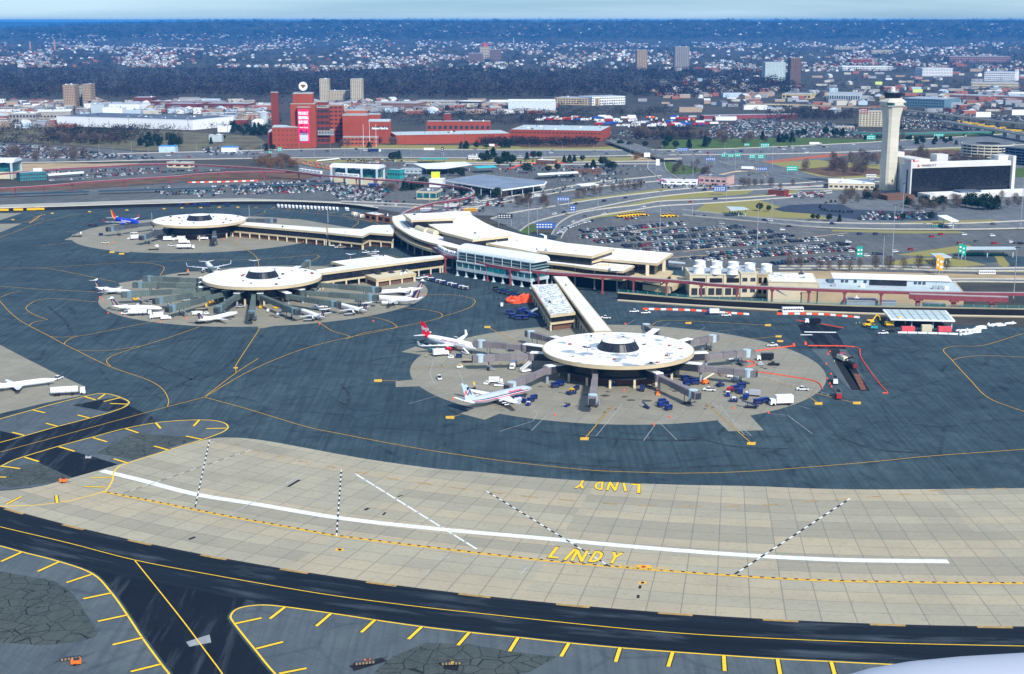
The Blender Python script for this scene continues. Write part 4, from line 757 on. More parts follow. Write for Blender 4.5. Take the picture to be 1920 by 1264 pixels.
rj('white jet parked on the remote concrete stand at the left edge', (92,712), (-22,727), 32)

# ------------------------------------------------------------------ the engine cowling of the aircraft the picture was taken from
g = empty('engine_cowling', (4.74, 12.2, H-6.87), R(4), 'pale out of focus engine cowling filling the bottom right corner', 'engine cowling'); mb = MB()
mb.rings([[Vector((x, 1.05*q*math.cos(2*PI*i/48), 1.05*q*math.sin(2*PI*i/48))) for i in range(48)] for x, q in ((-1.62,.60),(-1.70,.66),(-1.72,.72),(-1.68,.78),(-1.55,.845),(-1.3,.905),(-.9,.955),(-.4,.985),(.2,1),(1,1),(2,.96),(3,.86),(3.8,.72))], 0, False); COWL = mb.build('cowling', M('pale cowling paint', (.40,.44,.53), .45, .03), g, smooth=True)
mb = MB(); mb.cyl((-1.5, 0, 0), .62, .62, .05, 32, 0, 'x'); mb.build('fan_face', DKM, g); mb = MB(); mb.box(.6, 3.4, -.12, .12, .9, 1.3); mb.build('pylon', M('pale cowling paint', (.5,.55,.65)), g)
# ------------------------------------------------------------------ vehicles and ramp equipment
TYRE = M('tyre rubber', (.015,.015,.017), .9, .1); VG = M('vehicle glass', (.02,.03,.04), .15, .1)
PC = {}
PAINT = dict(white=(.80,.81,.82), black=(.015,.017,.022), silver=(.40,.43,.46), grey=(.13,.145,.16), navy=(.02,.035,.12), red=(.40,.02,.025), blue=(.03,.10,.42), tan=(.35,.29,.20), green=(.02,.13,.08), yellow=(.85,.50,.02), orange=(.85,.17,.02), teal=(.03,.30,.36), maroon=(.18,.02,.03), royal=(.010,.03,.20), cream=(.70,.66,.50))
def paint_m(c):
    if c not in PC: PC[c] = M(c+' vehicle paint', PAINT[c], .35, .05, .5)
    return PC[c]
def wheels(mb, xs, w, r=.36, m=0):
    for x in xs:
        for s in (-1, 1): mb.cyl((x, s*w-(.24 if s > 0 else 0), r), r, r, .24, 10, m, 'y')
def car_mesh(kind, colour):
    "car body, cabin glazing and wheels in one mesh (seen a few pixels wide)"
    key = 'car_'+kind+'_'+colour
    if key in bpy.data.meshes: return bpy.data.meshes[key]
    mb = MB(); L, w = (2.3, .9) if kind == 'sedan' else (2.35, .95) if kind == 'suv' else (2.6, 1.0)
    hb, hc = (.86, 1.42) if kind == 'sedan' else (1.02, 1.72) if kind == 'suv' else (1.15, 2.15)
    mb.hexa([(-L,-w,.28),(L,-w,.28),(L,w,.28),(-L,w,.28)], [(-L*.98,-w,hb*.92),(L*.96,-w*.96,hb*.78),(L*.96,w*.96,hb*.78),(-L*.98,w,hb*.92)], 0)
    a, b, c, d = dict(sedan=(-1.75,1.0,-1.1,.35), suv=(-2.2,1.15,-1.95,.5), van=(-2.5,1.75,-2.45,1.1))[kind]
    mb.hexa([(a,-w*.93,hb*.86),(b,-w*.93,hb*.80),(b,w*.93,hb*.80),(a,w*.93,hb*.86)], [(c,-w*.74,hc-.08),(d,-w*.74,hc-.08),(d,w*.74,hc-.08),(c,w*.74,hc-.08)], 1)
    mb.box(c-.03, d+.05, -w*.76, w*.76, hc-.08, hc, 0)
    for x in (a*.55+c*.45, (c+d)/2, b*.4+d*.6): mb.beam((x, -w*.94, hb*.82), (x, -w*.76, hc-.06), .10, .09, 0); mb.beam((x, w*.94, hb*.82), (x, w*.76, hc-.06), .10, .09, 0)
    wheels(mb, (-L*.6, L*.6), w, .34, 2)
    me = bpy.data.meshes.new(key); me.from_pydata(mb.v, [], mb.f)
    for m in (paint_m(colour), VG, TYRE): me.materials.append(m)
    me.polygons.foreach_set('material_index', mb.m); me.update(); return me
VP = {}
def veh(kind, colour='white', c2='white'):
    "prototype of a ramp or road vehicle: Empty with parts"
    key = (kind, colour, c2)
    g = empty(kind, (0,0,-500)); A = paint_m(colour); B = paint_m(c2 if c2 in PAINT else 'white')
    def part(n, f, m, par=g): mb = MB(); f(mb); return mb.build(n, m, par)
    def wh(xs, w, r=.4):
        for x in xs:
            for s in (-1, 1): part('wheel', lambda mb: mb.cyl((x, s*w-(.24 if s > 0 else 0), r), r, r, .24, 10, 0, 'y'), TYRE)
    if kind in ('pickup_truck',):
        part('body', lambda mb: mb.box(-2.7,2.7,-.95,.95,.45,1.05,0,.06,.03), A); part('cab', lambda mb: mb.hexa([(-.5,-.9,1.05),(1.5,-.9,1.05),(1.5,.9,1.05),(-.5,.9,1.05)],[(-.3,-.72,1.8),(.9,-.72,1.8),(.9,.72,1.8),(-.3,.72,1.8)]), VG); part('cab_roof', lambda mb: mb.box(-.35,.95,-.76,.76,1.8,1.88), A); part('bed', lambda mb: mb.box(-2.55,-.6,-.75,.75,1.0,1.08), DKM); wh((-1.7,1.75), .95, .4)
    elif kind == 'bus':
        part('body', lambda mb: mb.box(-6,6,-1.28,1.28,.4,3.0,0,.1,.06), A); part('window_band', lambda mb: [mb.box(-5.6+k*1.42,-4.45+k*1.42,-1.31,1.31,1.5,2.35) for k in range(8)], VG); part('windscreen', lambda mb: mb.box(5.9,6.03,-1.1,1.1,1.3,2.5), VG); part('stripe', lambda mb: mb.box(-5.9,5.9,-1.3,1.3,.75,1.15), B); wh((-3.6,3.8), 1.2, .5)
    elif kind in ('box_truck', 'catering_truck'):
        part('cab', lambda mb: mb.box(2.1,4.0,-1.1,1.1,.5,2.3,0,.12,.08), B); part('windscreen', lambda mb: mb.box(3.72,3.95,-.95,.95,1.45,2.1), VG); part('box', lambda mb: mb.box(-4.0,1.95,-1.22,1.22,.95,3.5), A); part('chassis', lambda mb: mb.box(-3.9,3.9,-.6,.6,.5,.95), DKM); wh((-2.6,2.9), 1.1, .5)
    elif kind == 'fuel_truck':
        part('cab', lambda mb: mb.box(4.4,6.4,-1.15,1.15,.6,2.7,0,.15,.1), A); part('windscreen', lambda mb: mb.box(6.1,6.38,-1,1,1.7,2.4), VG); part('tank', lambda mb: mb.cyl((-6.2,0,2.15),1.28,1.28,9.8,18,0,'x'), PW); part('tank_band', lambda mb: [mb.cyl((-5.5+k*2.3,0,2.15),1.32,1.32,.16,18,0,'x') for k in range(4)], B); part('chassis', lambda mb: mb.box(-6.0,6.2,-.7,.7,.55,1.0), DKM); wh((-4.6,-3.4,1.6,5.0), 1.15, .5)
    elif kind == 'dump_truck':
        part('cab', lambda mb: mb.box(2.0,4.2,-1.15,1.15,.7,2.6,0,.25,.08), B); part('windscreen', lambda mb: mb.box(3.7,4.0,-1,1,1.65,2.35), VG); part('dump_body', lambda mb: mb.hexa([(-4.2,-1.15,1.2),(1.7,-1.15,1.2),(1.7,1.15,1.2),(-4.2,1.15,1.2)],[(-4.5,-1.3,2.9),(1.8,-1.3,2.9),(1.8,1.3,2.9),(-4.5,1.3,2.9)]), A); part('load', lambda mb: mb.box(-4.1,1.5,-1.15,1.15,2.85,3.05,0,.5,.4), DKVOID); part('chassis', lambda mb: mb.box(-4.0,4,-.6,.6,.6,1.2), DKM); wh((-3.2,-1.9,3.1), 1.15, .55)
    elif kind == 'baggage_cart':
        part('bed', lambda mb: mb.box(-1.5,1.5,-.78,.78,.45,.65), DKM); part('canopy', lambda mb: (mb.box(-1.45,1.45,-.78,.78,1.85,1.98), mb.box(-1.45,-1.35,-.78,.78,.6,1.85), mb.box(1.35,1.45,-.78,.78,.6,1.85), mb.box(-1.35,1.35,-.02,.02,.6,1.85)), A); part('luggage', lambda mb: mb.box(-1.2,1.2,-.6,.6,.65,1.4,0,.15,.1), DKM if colour != 'royal' else paint_m('navy')); wh((-1.05,1.05), .7, .26); part('tow_bar', lambda mb: mb.beam((1.5,0,.4),(2.4,0,.3),.09,.09), DKM)
    elif kind == 'tug':
        part('body', lambda mb: (mb.box(-1.4,1.5,-.8,.8,.3,.95,0,.08,.05), mb.box(-1.4,-.7,-.75,.75,.95,1.2)), A); part('cab', lambda mb: (mb.box(-.65,.5,-.72,.72,1.55,1.68), mb.beam((-.6,-.65,.9),(-.6,-.65,1.6),.08,.08), mb.beam((-.6,.65,.9),(-.6,.65,1.6),.08,.08), mb.beam((.45,-.65,.9),(.45,-.65,1.6),.08,.08), mb.beam((.45,.65,.9),(.45,.65,1.6),.08,.08)), B); part('seat', lambda mb: mb.box(-.45,.0,-.4,.4,.95,1.3), DKM); wh((-.9,.95), .78, .38)
    elif kind == 'belt_loader':
        part('chassis', lambda mb: mb.box(-2.6,2.6,-.85,.85,.4,.95,0,.1,.05), B); part('conveyor', lambda mb: mb.beam((-3.4,.1,1.0),(3.9,.1,3.1),1.0,.32), A); part('side_rail', lambda mb: (mb.beam((-3.4,-.5,1.3),(3.9,-.5,3.4),.07,.07), mb.beam((-3.4,.6,1.3),(3.9,.6,3.4),.07,.07)), DKM); part('strut', lambda mb: mb.beam((1.2,0,.9),(1.6,0,2.3),.5,.2), DKM); wh((-1.7,1.7), .82, .38)
    elif kind == 'cargo_loader':
        part('platform', lambda mb: mb.box(-3.4,2.2,-1.3,1.3,1.1,1.4), A); part('front_platform', lambda mb: mb.box(2.3,4.1,-1.4,1.4,1.9,2.2), A); part('scissor', lambda mb: (mb.beam((-2.6,0,.5),(1.6,0,1.1),1.4,.18), mb.beam((1.6,0,.5),(-2.6,0,1.1),1.4,.18)), DKM); part('cab', lambda mb: mb.box(2.5,3.4,1.0,1.8,2.2,3.6), B); part('chassis', lambda mb: mb.box(-3.3,3.8,-1.1,1.1,.4,.8), DKM); wh((-2.5,2.8), 1.15, .4)
    elif kind == 'excavator':
        part('track', lambda mb: mb.box(-2.0,2.0,-1.5,-.9,.05,.95,0,.35,0), DKM); part('track', lambda mb: mb.box(-2.0,2.0,.9,1.5,.05,.95,0,.35,0), DKM); part('house', lambda mb: mb.box(-2.2,1.4,-1.35,1.35,1.05,2.5,0,.2,.1), A); part('cab', lambda mb: mb.box(.4,1.9,.3,1.3,1.4,3.1,0,.1,.08), VG); part('boom', lambda mb: (mb.beam((1.2,-.3,2.0),(4.2,-.3,5.0),.45,.6), mb.beam((4.2,-.3,5.0),(6.6,-.3,3.9),.4,.5)), A); part('stick', lambda mb: mb.beam((6.5,-.3,4.1),(7.3,-.3,1.4),.32,.4), A); part('bucket', lambda mb: mb.hexa([(6.6,-.9,.3),(7.9,-.9,.3),(7.9,.3,.3),(6.6,.3,.3)],[(6.9,-.9,1.4),(8.0,-.9,1.3),(8.0,.3,1.3),(6.9,.3,1.4)]), DKM)
    elif kind == 'wheel_loader':
        part('body', lambda mb: mb.box(-3.0,.8,-1.0,1.0,.9,2.1,0,.25,.1), A); part('cab', lambda mb: mb.box(-.8,.7,-.8,.8,2.1,3.4,0,.12,.1), VG); part('cab_roof', lambda mb: mb.box(-.8,.7,-.8,.8,3.4,3.5), A); part('arm', lambda mb: (mb.beam((.8,-.6,1.5),(3.2,-.6,.8),.25,.4), mb.beam((.8,.6,1.5),(3.2,.6,.8),.25,.4)), A); part('bucket', lambda mb: mb.hexa([(3.0,-1.4,.2),(4.3,-1.4,.15),(4.3,1.4,.15),(3.0,1.4,.2)],[(3.1,-1.4,1.4),(3.5,-1.4,1.3),(3.5,1.4,1.3),(3.1,1.4,1.4)]), A); wh((-2.1,1.7), 1.25, .78)
    elif kind == 'milling_machine':
        part('body', lambda mb: mb.box(-4.2,3.2,-1.2,1.2,.9,2.7,0,.2,.1), A); part('canopy', lambda mb: (mb.box(-1.8,1,-1.2,1.2,3.9,4.0), mb.beam((-1.7,-1,2.7),(-1.7,-1,3.9),.1,.1), mb.beam((.9,1,2.7),(.9,1,3.9),.1,.1)), B); part('conveyor', lambda mb: mb.beam((3.0,0,1.6),(10.5,0,4.8),1.1,.5), DKM); part('track', lambda mb: mb.box(-4,-2,-1.3,1.3,.05,.9), DKM); part('track', lambda mb: mb.box(1.2,3,-1.3,1.3,.05,.9), DKM)
    elif kind == 'boom_lift':
        part('chassis', lambda mb: mb.box(-1.6,1.6,-1.1,1.1,.4,1.0,0,.1,.1), A); part('turret', lambda mb: mb.box(-1.3,1.2,-.9,.9,1.0,1.9,0,.15,.1), A); part('lower_boom', lambda mb: mb.beam((-.9,0,1.9),(5.2,0,4.4),.45,.5), paint_m('cream')); part('jib', lambda mb: mb.beam((5.2,0,4.4),(7.4,0,2.9),.35,.4), A); part('basket', lambda mb: (mb.box(7.2,8.4,-.8,.8,2.4,2.5), mb.beam((7.2,-.8,3.4),(8.4,-.8,3.4),.08,.08), mb.beam((7.2,.8,3.4),(8.4,.8,3.4),.08,.08), mb.beam((8.4,-.8,2.5),(8.4,-.8,3.4),.08,.08), mb.beam((8.4,.8,2.5),(8.4,.8,3.4),.08,.08)), A); wh((-1.1,1.1), 1.1, .45)
    elif kind == 'passenger_stairs':
        part('chassis', lambda mb: mb.box(-2.6,2.6,-.9,.9,.4,1.0,0,.1,.06), B); part('stair_flight', lambda mb: [mb.box(-2.8+k*.42,-2.35+k*.42,-.75,.75,.9+k*.24,1.1+k*.24) for k in range(13)], A); part('handrail', lambda mb: (mb.beam((-2.8,-.8,2.0),(2.7,-.8,5.1),.08,.08), mb.beam((-2.8,.8,2.0),(2.7,.8,5.1),.08,.08), mb.beam((-2.8,-.8,1.5),(2.7,-.8,4.6),.05,.3), mb.beam((-2.8,.8,1.5),(2.7,.8,4.6),.05,.3)), A); wh((-1.7,1.7), .85, .4)
    elif kind == 'semi_trailer':
        part('trailer', lambda mb: mb.box(-6.8,6.4,-1.28,1.28,1.2,4.0), A); part('underframe', lambda mb: mb.box(-6.5,6.2,-.6,.6,.8,1.2), DKM); wh((-5.6,-4.4), 1.15, .5)
        if c2 != 'none' and c2 in PAINT and c2 != colour: part('cab', lambda mb: mb.box(6.9,9.6,-1.2,1.2,.6,3.2,0,.3,.1), B); wh((8.6,), 1.15, .5)
    elif kind == 'school_bus':
        part('body', lambda mb: mb.box(-5.2,3.7,-1.2,1.2,.6,2.9,0,.06,.1), A); part('hood', lambda mb: mb.box(3.7,5.3,-1.0,1.0,.6,1.7,0,.1,.08), A); part('window_band', lambda mb: [mb.box(-4.9+k*.95,-4.2+k*.95,-1.22,1.22,1.75,2.35) for k in range(9)], VG); wh((-3.2,4.0), 1.15, .5)
    elif kind == 'generator_trailer':
        part('body', lambda mb: mb.box(-1.3,1.3,-.7,.7,.5,1.5,0,.05,.04), A); part('light_board', lambda mb: mb.box(-.6,.9,-.72,.72,1.52,1.6), DKM); part('tow_bar', lambda mb: mb.beam((1.3,0,.5),(2.6,0,.4),.1,.1), DKM); wh((-.3,), .8, .33)
    for ch in CH[g.name]: pass
    return g
USED = set()
def put(kind, px, heading, label, cat, group=None, colour='white', c2='white', z=0.08, scale=1):
    "place a vehicle at a photo pixel; heading in degrees in the picture plane's ground (0 = right, 90 = away)"
    key = (kind, colour, c2)
    if key not in VP: VP[key] = veh(kind, colour, c2); g = VP[key]
    else: g = copy_tree(VP[key])
    g.location = G(px[0], px[1])+Vector((0,0,z)); g.rotation_euler = (0,0,R(heading)); g.scale = (scale,)*3; g['label'] = label; g['category'] = cat
    if group: g['group'] = group
    elif 'group' in g: del g['group']
    return g
def car(kind, colour, P, h, label, group='cars', z=.06):
    o = bpy.data.objects.new('parked_car' if 'park' in group else 'car', car_mesh(kind, colour)); COL.objects.link(o); o.location = (P.x, P.y, z); o.rotation_euler = (0,0,h); return tag(o, label, 'van' if kind == 'van' else 'car', group)
gse = 'ground vehicles of the apron'
def Z1(x, y): return (x/5.267+760, y/5.267+580)
def Z4(x, y): return (x/4.174+1100, y/4.174+580)
def Z5(x, y): return (x/4.174+1460, y/4.174+540)
def ZA(x, y): return (x/5.056+140, y/5.056+370)
def ZB(x, y): return (x/5.053+460, y/5.053+370)
# round the red tailed jet
put('belt_loader', Z1(590,440), 120, 'belt loader leaning on the front hold of the red tailed jet', 'belt loader', gse, 'white'); put('baggage_cart', Z1(530,480), 5, 'blue and white cart under the nose of the red tailed jet', 'baggage cart', gse, 'royal'); put('box_truck', Z1(350,460), 20, 'white service truck under the red tailed jet wing', 'truck', gse, 'white'); put('baggage_cart', Z1(270,430), 0, 'teal blue cart below the wingtip of the red tailed jet', 'baggage cart', gse, 'teal'); put('tug', Z1(450,487), 180, 'small white tug between the tanker and the blue cart', 'tug', gse)
put('pickup_truck', Z1(335,690), 100, 'white pickup with yellow gate alone on the left apron', 'pickup truck', gse); put('tug', Z1(535,580), 200, 'white tug with yellow hook in the middle of the left apron', 'tug', gse, 'white', 'yellow'); put('cargo_loader', Z1(635,525), 0, 'flat orange grey loader beside the empty bridge', 'loader', gse, 'tan', 'orange'); put('catering_truck', Z1(1065,580), 260, 'white lift truck with yellow beacon between two bridges', 'truck', gse, 'white', 'white'); put('passenger_stairs', Z1(1190,620), 35, 'white mobile passenger stairs beside the disc', 'stairs', gse); put('baggage_cart', Z1(1045,415), 0, 'blue cart under the upper left bridge', 'baggage cart', gse, 'royal')
put('catering_truck', Z1(895,730), 0, 'white box truck near the silver jet bridge tip', 'truck', gse, 'white', 'white', scale=.8); put('tug', Z1(805,745), 180, 'white tug left of the small box truck', 'tug', gse); put('belt_loader', Z1(935,765), 170, 'white belt loader behind the silver jet', 'belt loader', gse); put('cargo_loader', Z1(630,790), 10, 'yellowish loader behind the silver jet tail', 'loader', gse, 'tan', 'yellow', scale=.8)
for i, (x, y, h) in enumerate(((1110,900,160),(1160,925,150),(1215,950,250),(1240,915,210),(1270,890,220))): put('baggage_cart' if i != 2 else 'tug', Z1(x, y), h, ['blue cart nearest the silver jet nose gear','blue cart behind the silver jet engine','royal blue tug leading the carts beside the silver jet','blue cart right behind the royal blue tug','last blue cart of the train beside the silver jet'][i], 'baggage cart' if i != 2 else 'tug', gse, 'royal', 'white')
put('baggage_cart', Z1(1480,775), 20, 'royal blue cart in front of the brown wall, first of its pair', 'baggage cart', gse, 'royal', scale=1.2); put('baggage_cart', Z1(1525,760), 20, 'royal blue cart in front of the brown wall, second of its pair', 'baggage cart', gse, 'royal', scale=1.2); put('tug', Z1(1640,840), 220, 'navy tug with yellow load left of the straight bridge', 'tug', gse, 'navy', 'yellow', scale=1.5); put('baggage_cart', Z1(1690,800), 240, 'navy cart behind the loaded navy tug', 'baggage cart', gse, 'navy'); put('belt_loader', Z1(1600,960), 240, 'dark blue belt loader alone on the concrete', 'belt loader', gse, 'navy', 'royal', scale=.7)
put('tug', Z4(200,600), 200, 'blue and white tug right of the straight bridge', 'tug', gse, 'royal', 'white', scale=1.3); put('baggage_cart', Z4(435,640), 260, 'navy cart left of the orange frame', 'baggage cart', gse, 'navy', scale=1.3); put('wheel_loader', Z4(555,665), 270, 'bright orange machine under the slanting bridge', 'loader', gse, 'orange', scale=.6); put('belt_loader', Z4(465,775), 120, 'navy belt loader lying toward the viewer', 'belt loader', gse, 'navy', 'navy', scale=.7)
for i, (x, y, h) in enumerate(((575,765,100),(610,760,200),(640,790,220),(590,740,190))): put('baggage_cart', Z4(x, y), h, ['royal blue cart leftmost in the cluster below the slanting bridge','middle blue cart in the cluster below the slanting bridge','blue cart nearest the viewer in the cluster below the slanting bridge','rear blue cart in the cluster below the slanting bridge'][i], 'baggage cart', gse, 'royal', scale=1.1)
for i, (x, y, h) in enumerate(((770,560,30),(785,600,30),(830,575,-20),(850,590,10))): put('baggage_cart', Z4(x, y), h, ['blue cart deepest under the right bridges','blue cart behind the orange boom lift','dark blue cart touching the orange boom lift','blue cart just left of the white wagon'][i], 'baggage cart', gse, 'royal' if i != 2 else 'navy', scale=1.2)
put('boom_lift', Z4(925,585), 28, 'orange boom lift with cream arm among the blue carts', 'boom lift', gse, 'orange', scale=1.1); put('pickup_truck', Z4(960,640), 165, 'white estate wagon parked below the boom lift', 'car', gse, 'white'); put('tug', Z4(1045,605), 40, 'navy tug right of the boom lift', 'tug', gse, 'navy', 'navy', scale=1.3); put('belt_loader', Z4(1180,560), 30, 'grey belt loader below the long right bridge', 'belt loader', gse, 'silver', 'silver')
for i, (x, y, h, c) in enumerate(((1105,680,260,'royal'),(1120,655,240,'red'),(1160,640,210,'royal'),(1210,620,200,'royal'),(1205,660,260,'royal'),(1245,705,250,'royal'),(1340,745,200,'royal'),(1390,735,200,'royal'),(1150,725,170,'navy'))): put('tug' if i in (0, 8) else 'baggage_cart', Z4(x, y), h, ['royal blue tug heading the curved cart train','pink red cart, first behind the blue tug','blue cart in the middle of the curved train','last blue cart of the curved train','blue cart standing between the train and the crane truck','blue cart just left of the crane truck','blue cart, left one of the pair near the green white truck','blue cart, right one of the pair near the green white truck','navy tug alone below the curved cart train'][i], 'tug' if i in (0, 8) else 'baggage cart', gse, c, scale=1.25)
put('belt_loader', Z4(1285,775), 165, 'long dark belt loader below the cart pair', 'belt loader', gse, 'navy', 'black'); put('box_truck', Z4(1300,680), 160, 'white service truck with dark roof among the blue carts', 'truck', gse, 'silver', 'white', scale=.8); put('box_truck', Z4(1520,750), 188, 'long white truck with green markings at the apron rim', 'truck', gse, 'white', 'white', scale=1.25)
put('box_truck', Z4(1395,400), 182, 'black box truck with white cab near the orange barrier', 'truck', gse, 'black', 'white'); put('pickup_truck', Z4(1465,440), 175, 'black pickup behind the box truck', 'pickup truck', gse, 'black'); put('tug', Z4(1360,440), 0, 'white and grey tug beside the black pickup', 'tug', gse, 'silver'); put('pickup_truck', Z4(1450,290), 5, 'white pickup above the orange barrier', 'pickup truck', gse); put('pickup_truck', Z4(1690,635), 170, 'white crew pickup at the right rim of the apron', 'pickup truck', gse); put('generator_trailer', Z4(1220,440), 0, 'small dark cabin under the right bridges', 'trailer', gse, 'grey'); put('box_truck', Z4(1150,405), 0, 'white cube truck below the second right bridge', 'truck', gse, scale=.6); put('generator_trailer', Z4(1120,535), 0, 'white square unit below the long right bridge', 'trailer', gse, 'white')
# wall side to the right
put('pickup_truck', Z4(150,75), 170, 'white pickup driving beside the concourse', 'pickup truck', gse); put('pickup_truck', Z4(370,25), 10, 'white wagon left of its pair in front of the wall', 'car', gse); put('pickup_truck', Z4(460,35), 10, 'white wagon right of its pair in front of the wall', 'car', gse); put('box_truck', Z4(985,40), 180, 'white van box truck with blue cab by the striped barrier', 'truck', gse, 'white', 'royal', scale=.9); put('pickup_truck', Z4(1090,55), 5, 'white pickup in front of the striped barrier', 'pickup truck', gse); put('bus', (1486,586), 2, 'white apron bus on the service road beside the wall', 'bus', None, 'white', 'white'); put('dump_truck', Z5(265,280), 178, 'black and white dump truck above the fresh asphalt', 'dump truck', None, 'black', 'white')
put('dump_truck', Z5(440,745), 262, 'grey dump truck parked beside the milled trench', 'dump truck', None, 'grey', 'white', scale=.9); put('dump_truck', Z5(467,860), 262, 'bright red dump truck beside the milled trench', 'dump truck', None, 'grey', 'red', scale=.95); put('milling_machine', Z5(500,575), 285, 'cream milling machine working in the trench', 'milling machine', None, 'cream', 'red'); put('dump_truck', Z5(570,625), 285, 'dark dump truck filled by the milling machine', 'dump truck', None, 'black', 'maroon', scale=.9)
put('wheel_loader', Z5(700,305), 30, 'yellow loader at the left of the construction machines', 'loader', None, 'yellow'); put('excavator', Z5(870,305), 5, 'yellow excavator with raised arm beside red container', 'excavator', None, 'yellow', scale=1.15); put('excavator', Z5(720,280), 30, 'yellow excavator behind the loader', 'excavator', None, 'yellow', scale=.9); put('generator_trailer', Z5(745,325), 0, 'teal generator beside the yellow loader', 'trailer', None, 'teal', scale=1.4); put('pickup_truck', Z5(815,362), 5, 'white pickup in front of the excavator', 'pickup truck', None); put('pickup_truck', Z5(870,345), 0, 'dark pickup half hidden behind the white one', 'pickup truck', None, 'black')
def container(px, w, label, m, h=2.7, d=2.4):
    p = G(*px); g = empty('shipping_container', p, 0, label, 'container'); mb = MB(); mb.box(-w, w, 0, d, .08, h); mb.build('body', m, g); mb = MB()
    for k in range(int(w*4)): mb.box(-w+k*.5+.1, -w+k*.5+.25, -.07, -.003, .2, h-.1)
    mb.build('corrugation', m, g)
container(Z5(1014,345), 3.4, 'faded red container left of the cream tank on the work site', PINKD); container(Z5(1302,345), 3.4, 'faded red container at the right end of the work site', PINKD); container(Z5(1160,345), 2.6, 'cream tank unit between the two red containers', CREAM, 3.6)

def long_thing(name, pts, w, h, label, cat, mats, seg, z=.06, sm=4, group=None):
    "chain of blocks (barrier units, pipes, planks) along a path, colours alternating"
    P = resamp(smooth(GL(pts), sm) if len(pts) > 2 else GL(pts), seg); g = empty(name, P[0], 0, label, cat, group)
    mbs = [MB() for _ in mats]
    for i in range(len(P)-1):
        a, b = P[i]-P[0], P[i+1]-P[0]; a = a.lerp(b, .03); b = a.lerp(b, .95); d = (b-a); hd = math.atan2(d.y, d.x); c = (a+b)/2; mbs[i % len(mats)].obox((c.x, c.y, z), d.length, w, h*.45, hd); mbs[i % len(mats)].obox((c.x, c.y, z+h*.45), d.length, w*.5, h*.55, hd)
    for m, q in zip(mats, mbs):
        if q.v: q.build('barrier_units', m, g)
    return g
ORG = M('orange plastic barrier', (.9,.10,.03), .5, .1); WPL = M('white plastic barrier', (.85,.86,.86), .5, .08); LRED = M('orange red hose barrier', (.85,.12,.07), .5, .1)
long_thing('traffic_barrier', [(1205,581),(1290,583),(1345,587),(1405,591)], .7, 1.1, 'orange and white block barrier left of the bus', 'barrier', [ORG, WPL], 3.2); long_thing('traffic_barrier', [(1456,590),(1500,590),(1550,591.5),(1612,597)], .7, 1.1, 'orange and white block barrier right of the bus', 'barrier', [ORG, WPL], 3.2)
for pts, l in (([(1406.7,660),(1485.7,649.5)],'low orange barrier line from upper right bridge tip'),([(1414,697),(1483,707),(1531,716.6),(1542,729.7)],'low orange barrier line curving across the lower right apron'),([(1396,678),(1412,678),(1415,685),(1400,689)],'short orange barrier loop between two right bridges'),([(1515,649),(1604,651.4),(1613,669.4),(1637,705),(1655,727),(1665,737.7),(1654.5,737.7)],'long low orange barrier line fencing the milled trench'),([(1493,601),(1520,606)],'short orange barrier beside the black dump truck'),([(1540,608),(1582,616)],'orange barrier above the fresh asphalt')): long_thing('low_barrier', pts, .5, .45, l, 'barrier', [LRED, ORG], 2.6, sm=3)
long_thing('concrete_barrier', [(1683,625),(1740,626),(1797,628)], .8, .9, 'row of white concrete barriers before the red containers', 'barrier', [WHITEP], 5)
for x, y in ((1510,646),(1488,649)): p = G(x, y); g = empty('warning_light', p, 0, 'orange warning beacon at the %s end of a low barrier' % ('left' if x > 1500 else 'right'), 'beacon'); mb = MB(); mb.cyl((0,0,.06), .9, .5, 1.4, 10); mb.build('housing', ORG, g)
rk = random.Random(3)
for k in range(34):
    t = k/33; x = 1850+110*t*1.0-60*(k%3==0); y = 623-16*t+rk.uniform(-4, 5); x = rk.choice([rk.uniform(1800,1832), 1832+88*t]) if k < 30 else 1830; 
    y = (622+rk.uniform(-3,6)) if x < 1832 else 614-11*(x-1832)/88+rk.uniform(-3, 4)
    p = G(x, y); h = rk.uniform(0, PI); mb = MB(); mb.obox((0,0,.06), rk.uniform(3.5,6), 1.1, .5, 0); mb.obox((0,0,.56), rk.uniform(3,4), .5, .3, 0); o = mb.build('concrete_barrier', WHITEP, None, (p.x, p.y, 0)); o.rotation_euler.z = rk.choice([.35,.5,1.2,.2]); tag(o, 'loose white barrier block in the heap at the far right edge of apron', 'barrier block', 'loose barrier blocks')
for k, (x, y) in enumerate(((1552,665),(1549,683),(1551,711),(1556,720),(1559,726),(1558,702),(1556,660),(1595,671),(1170,733),(1226,797),(1256,783),(1041,779),(849,749),(1441,775),(1376,766),(1335,641),(1330,639),(1172,608),(225,588),(192,547),(187,558),(193,562),(203,588),(350,598),(410,600),(700,603),(599,608),(773,557),(798,554),(300,605),(520,567),(212,455),(205,460),(397,453),(420,450),(445,448))):
    p = G(x, y); mb = MB(); mb.cyl((0,0,.06), .55, .12, 1.2, 8); mb.box(-.6,.6,-.6,.6,.05,.14); o = mb.build('traffic_cone', ORG, None, (p.x, p.y, 0)); o.scale = (.8,)*3; tag(o, 'small orange cone standing on the apron' + (' beside the milled trench' if k < 8 else ' at the nearest satellite' if k < 18 else ' at the middle satellite' if k < 31 else ' at the farthest satellite'), 'cone', 'traffic cones')
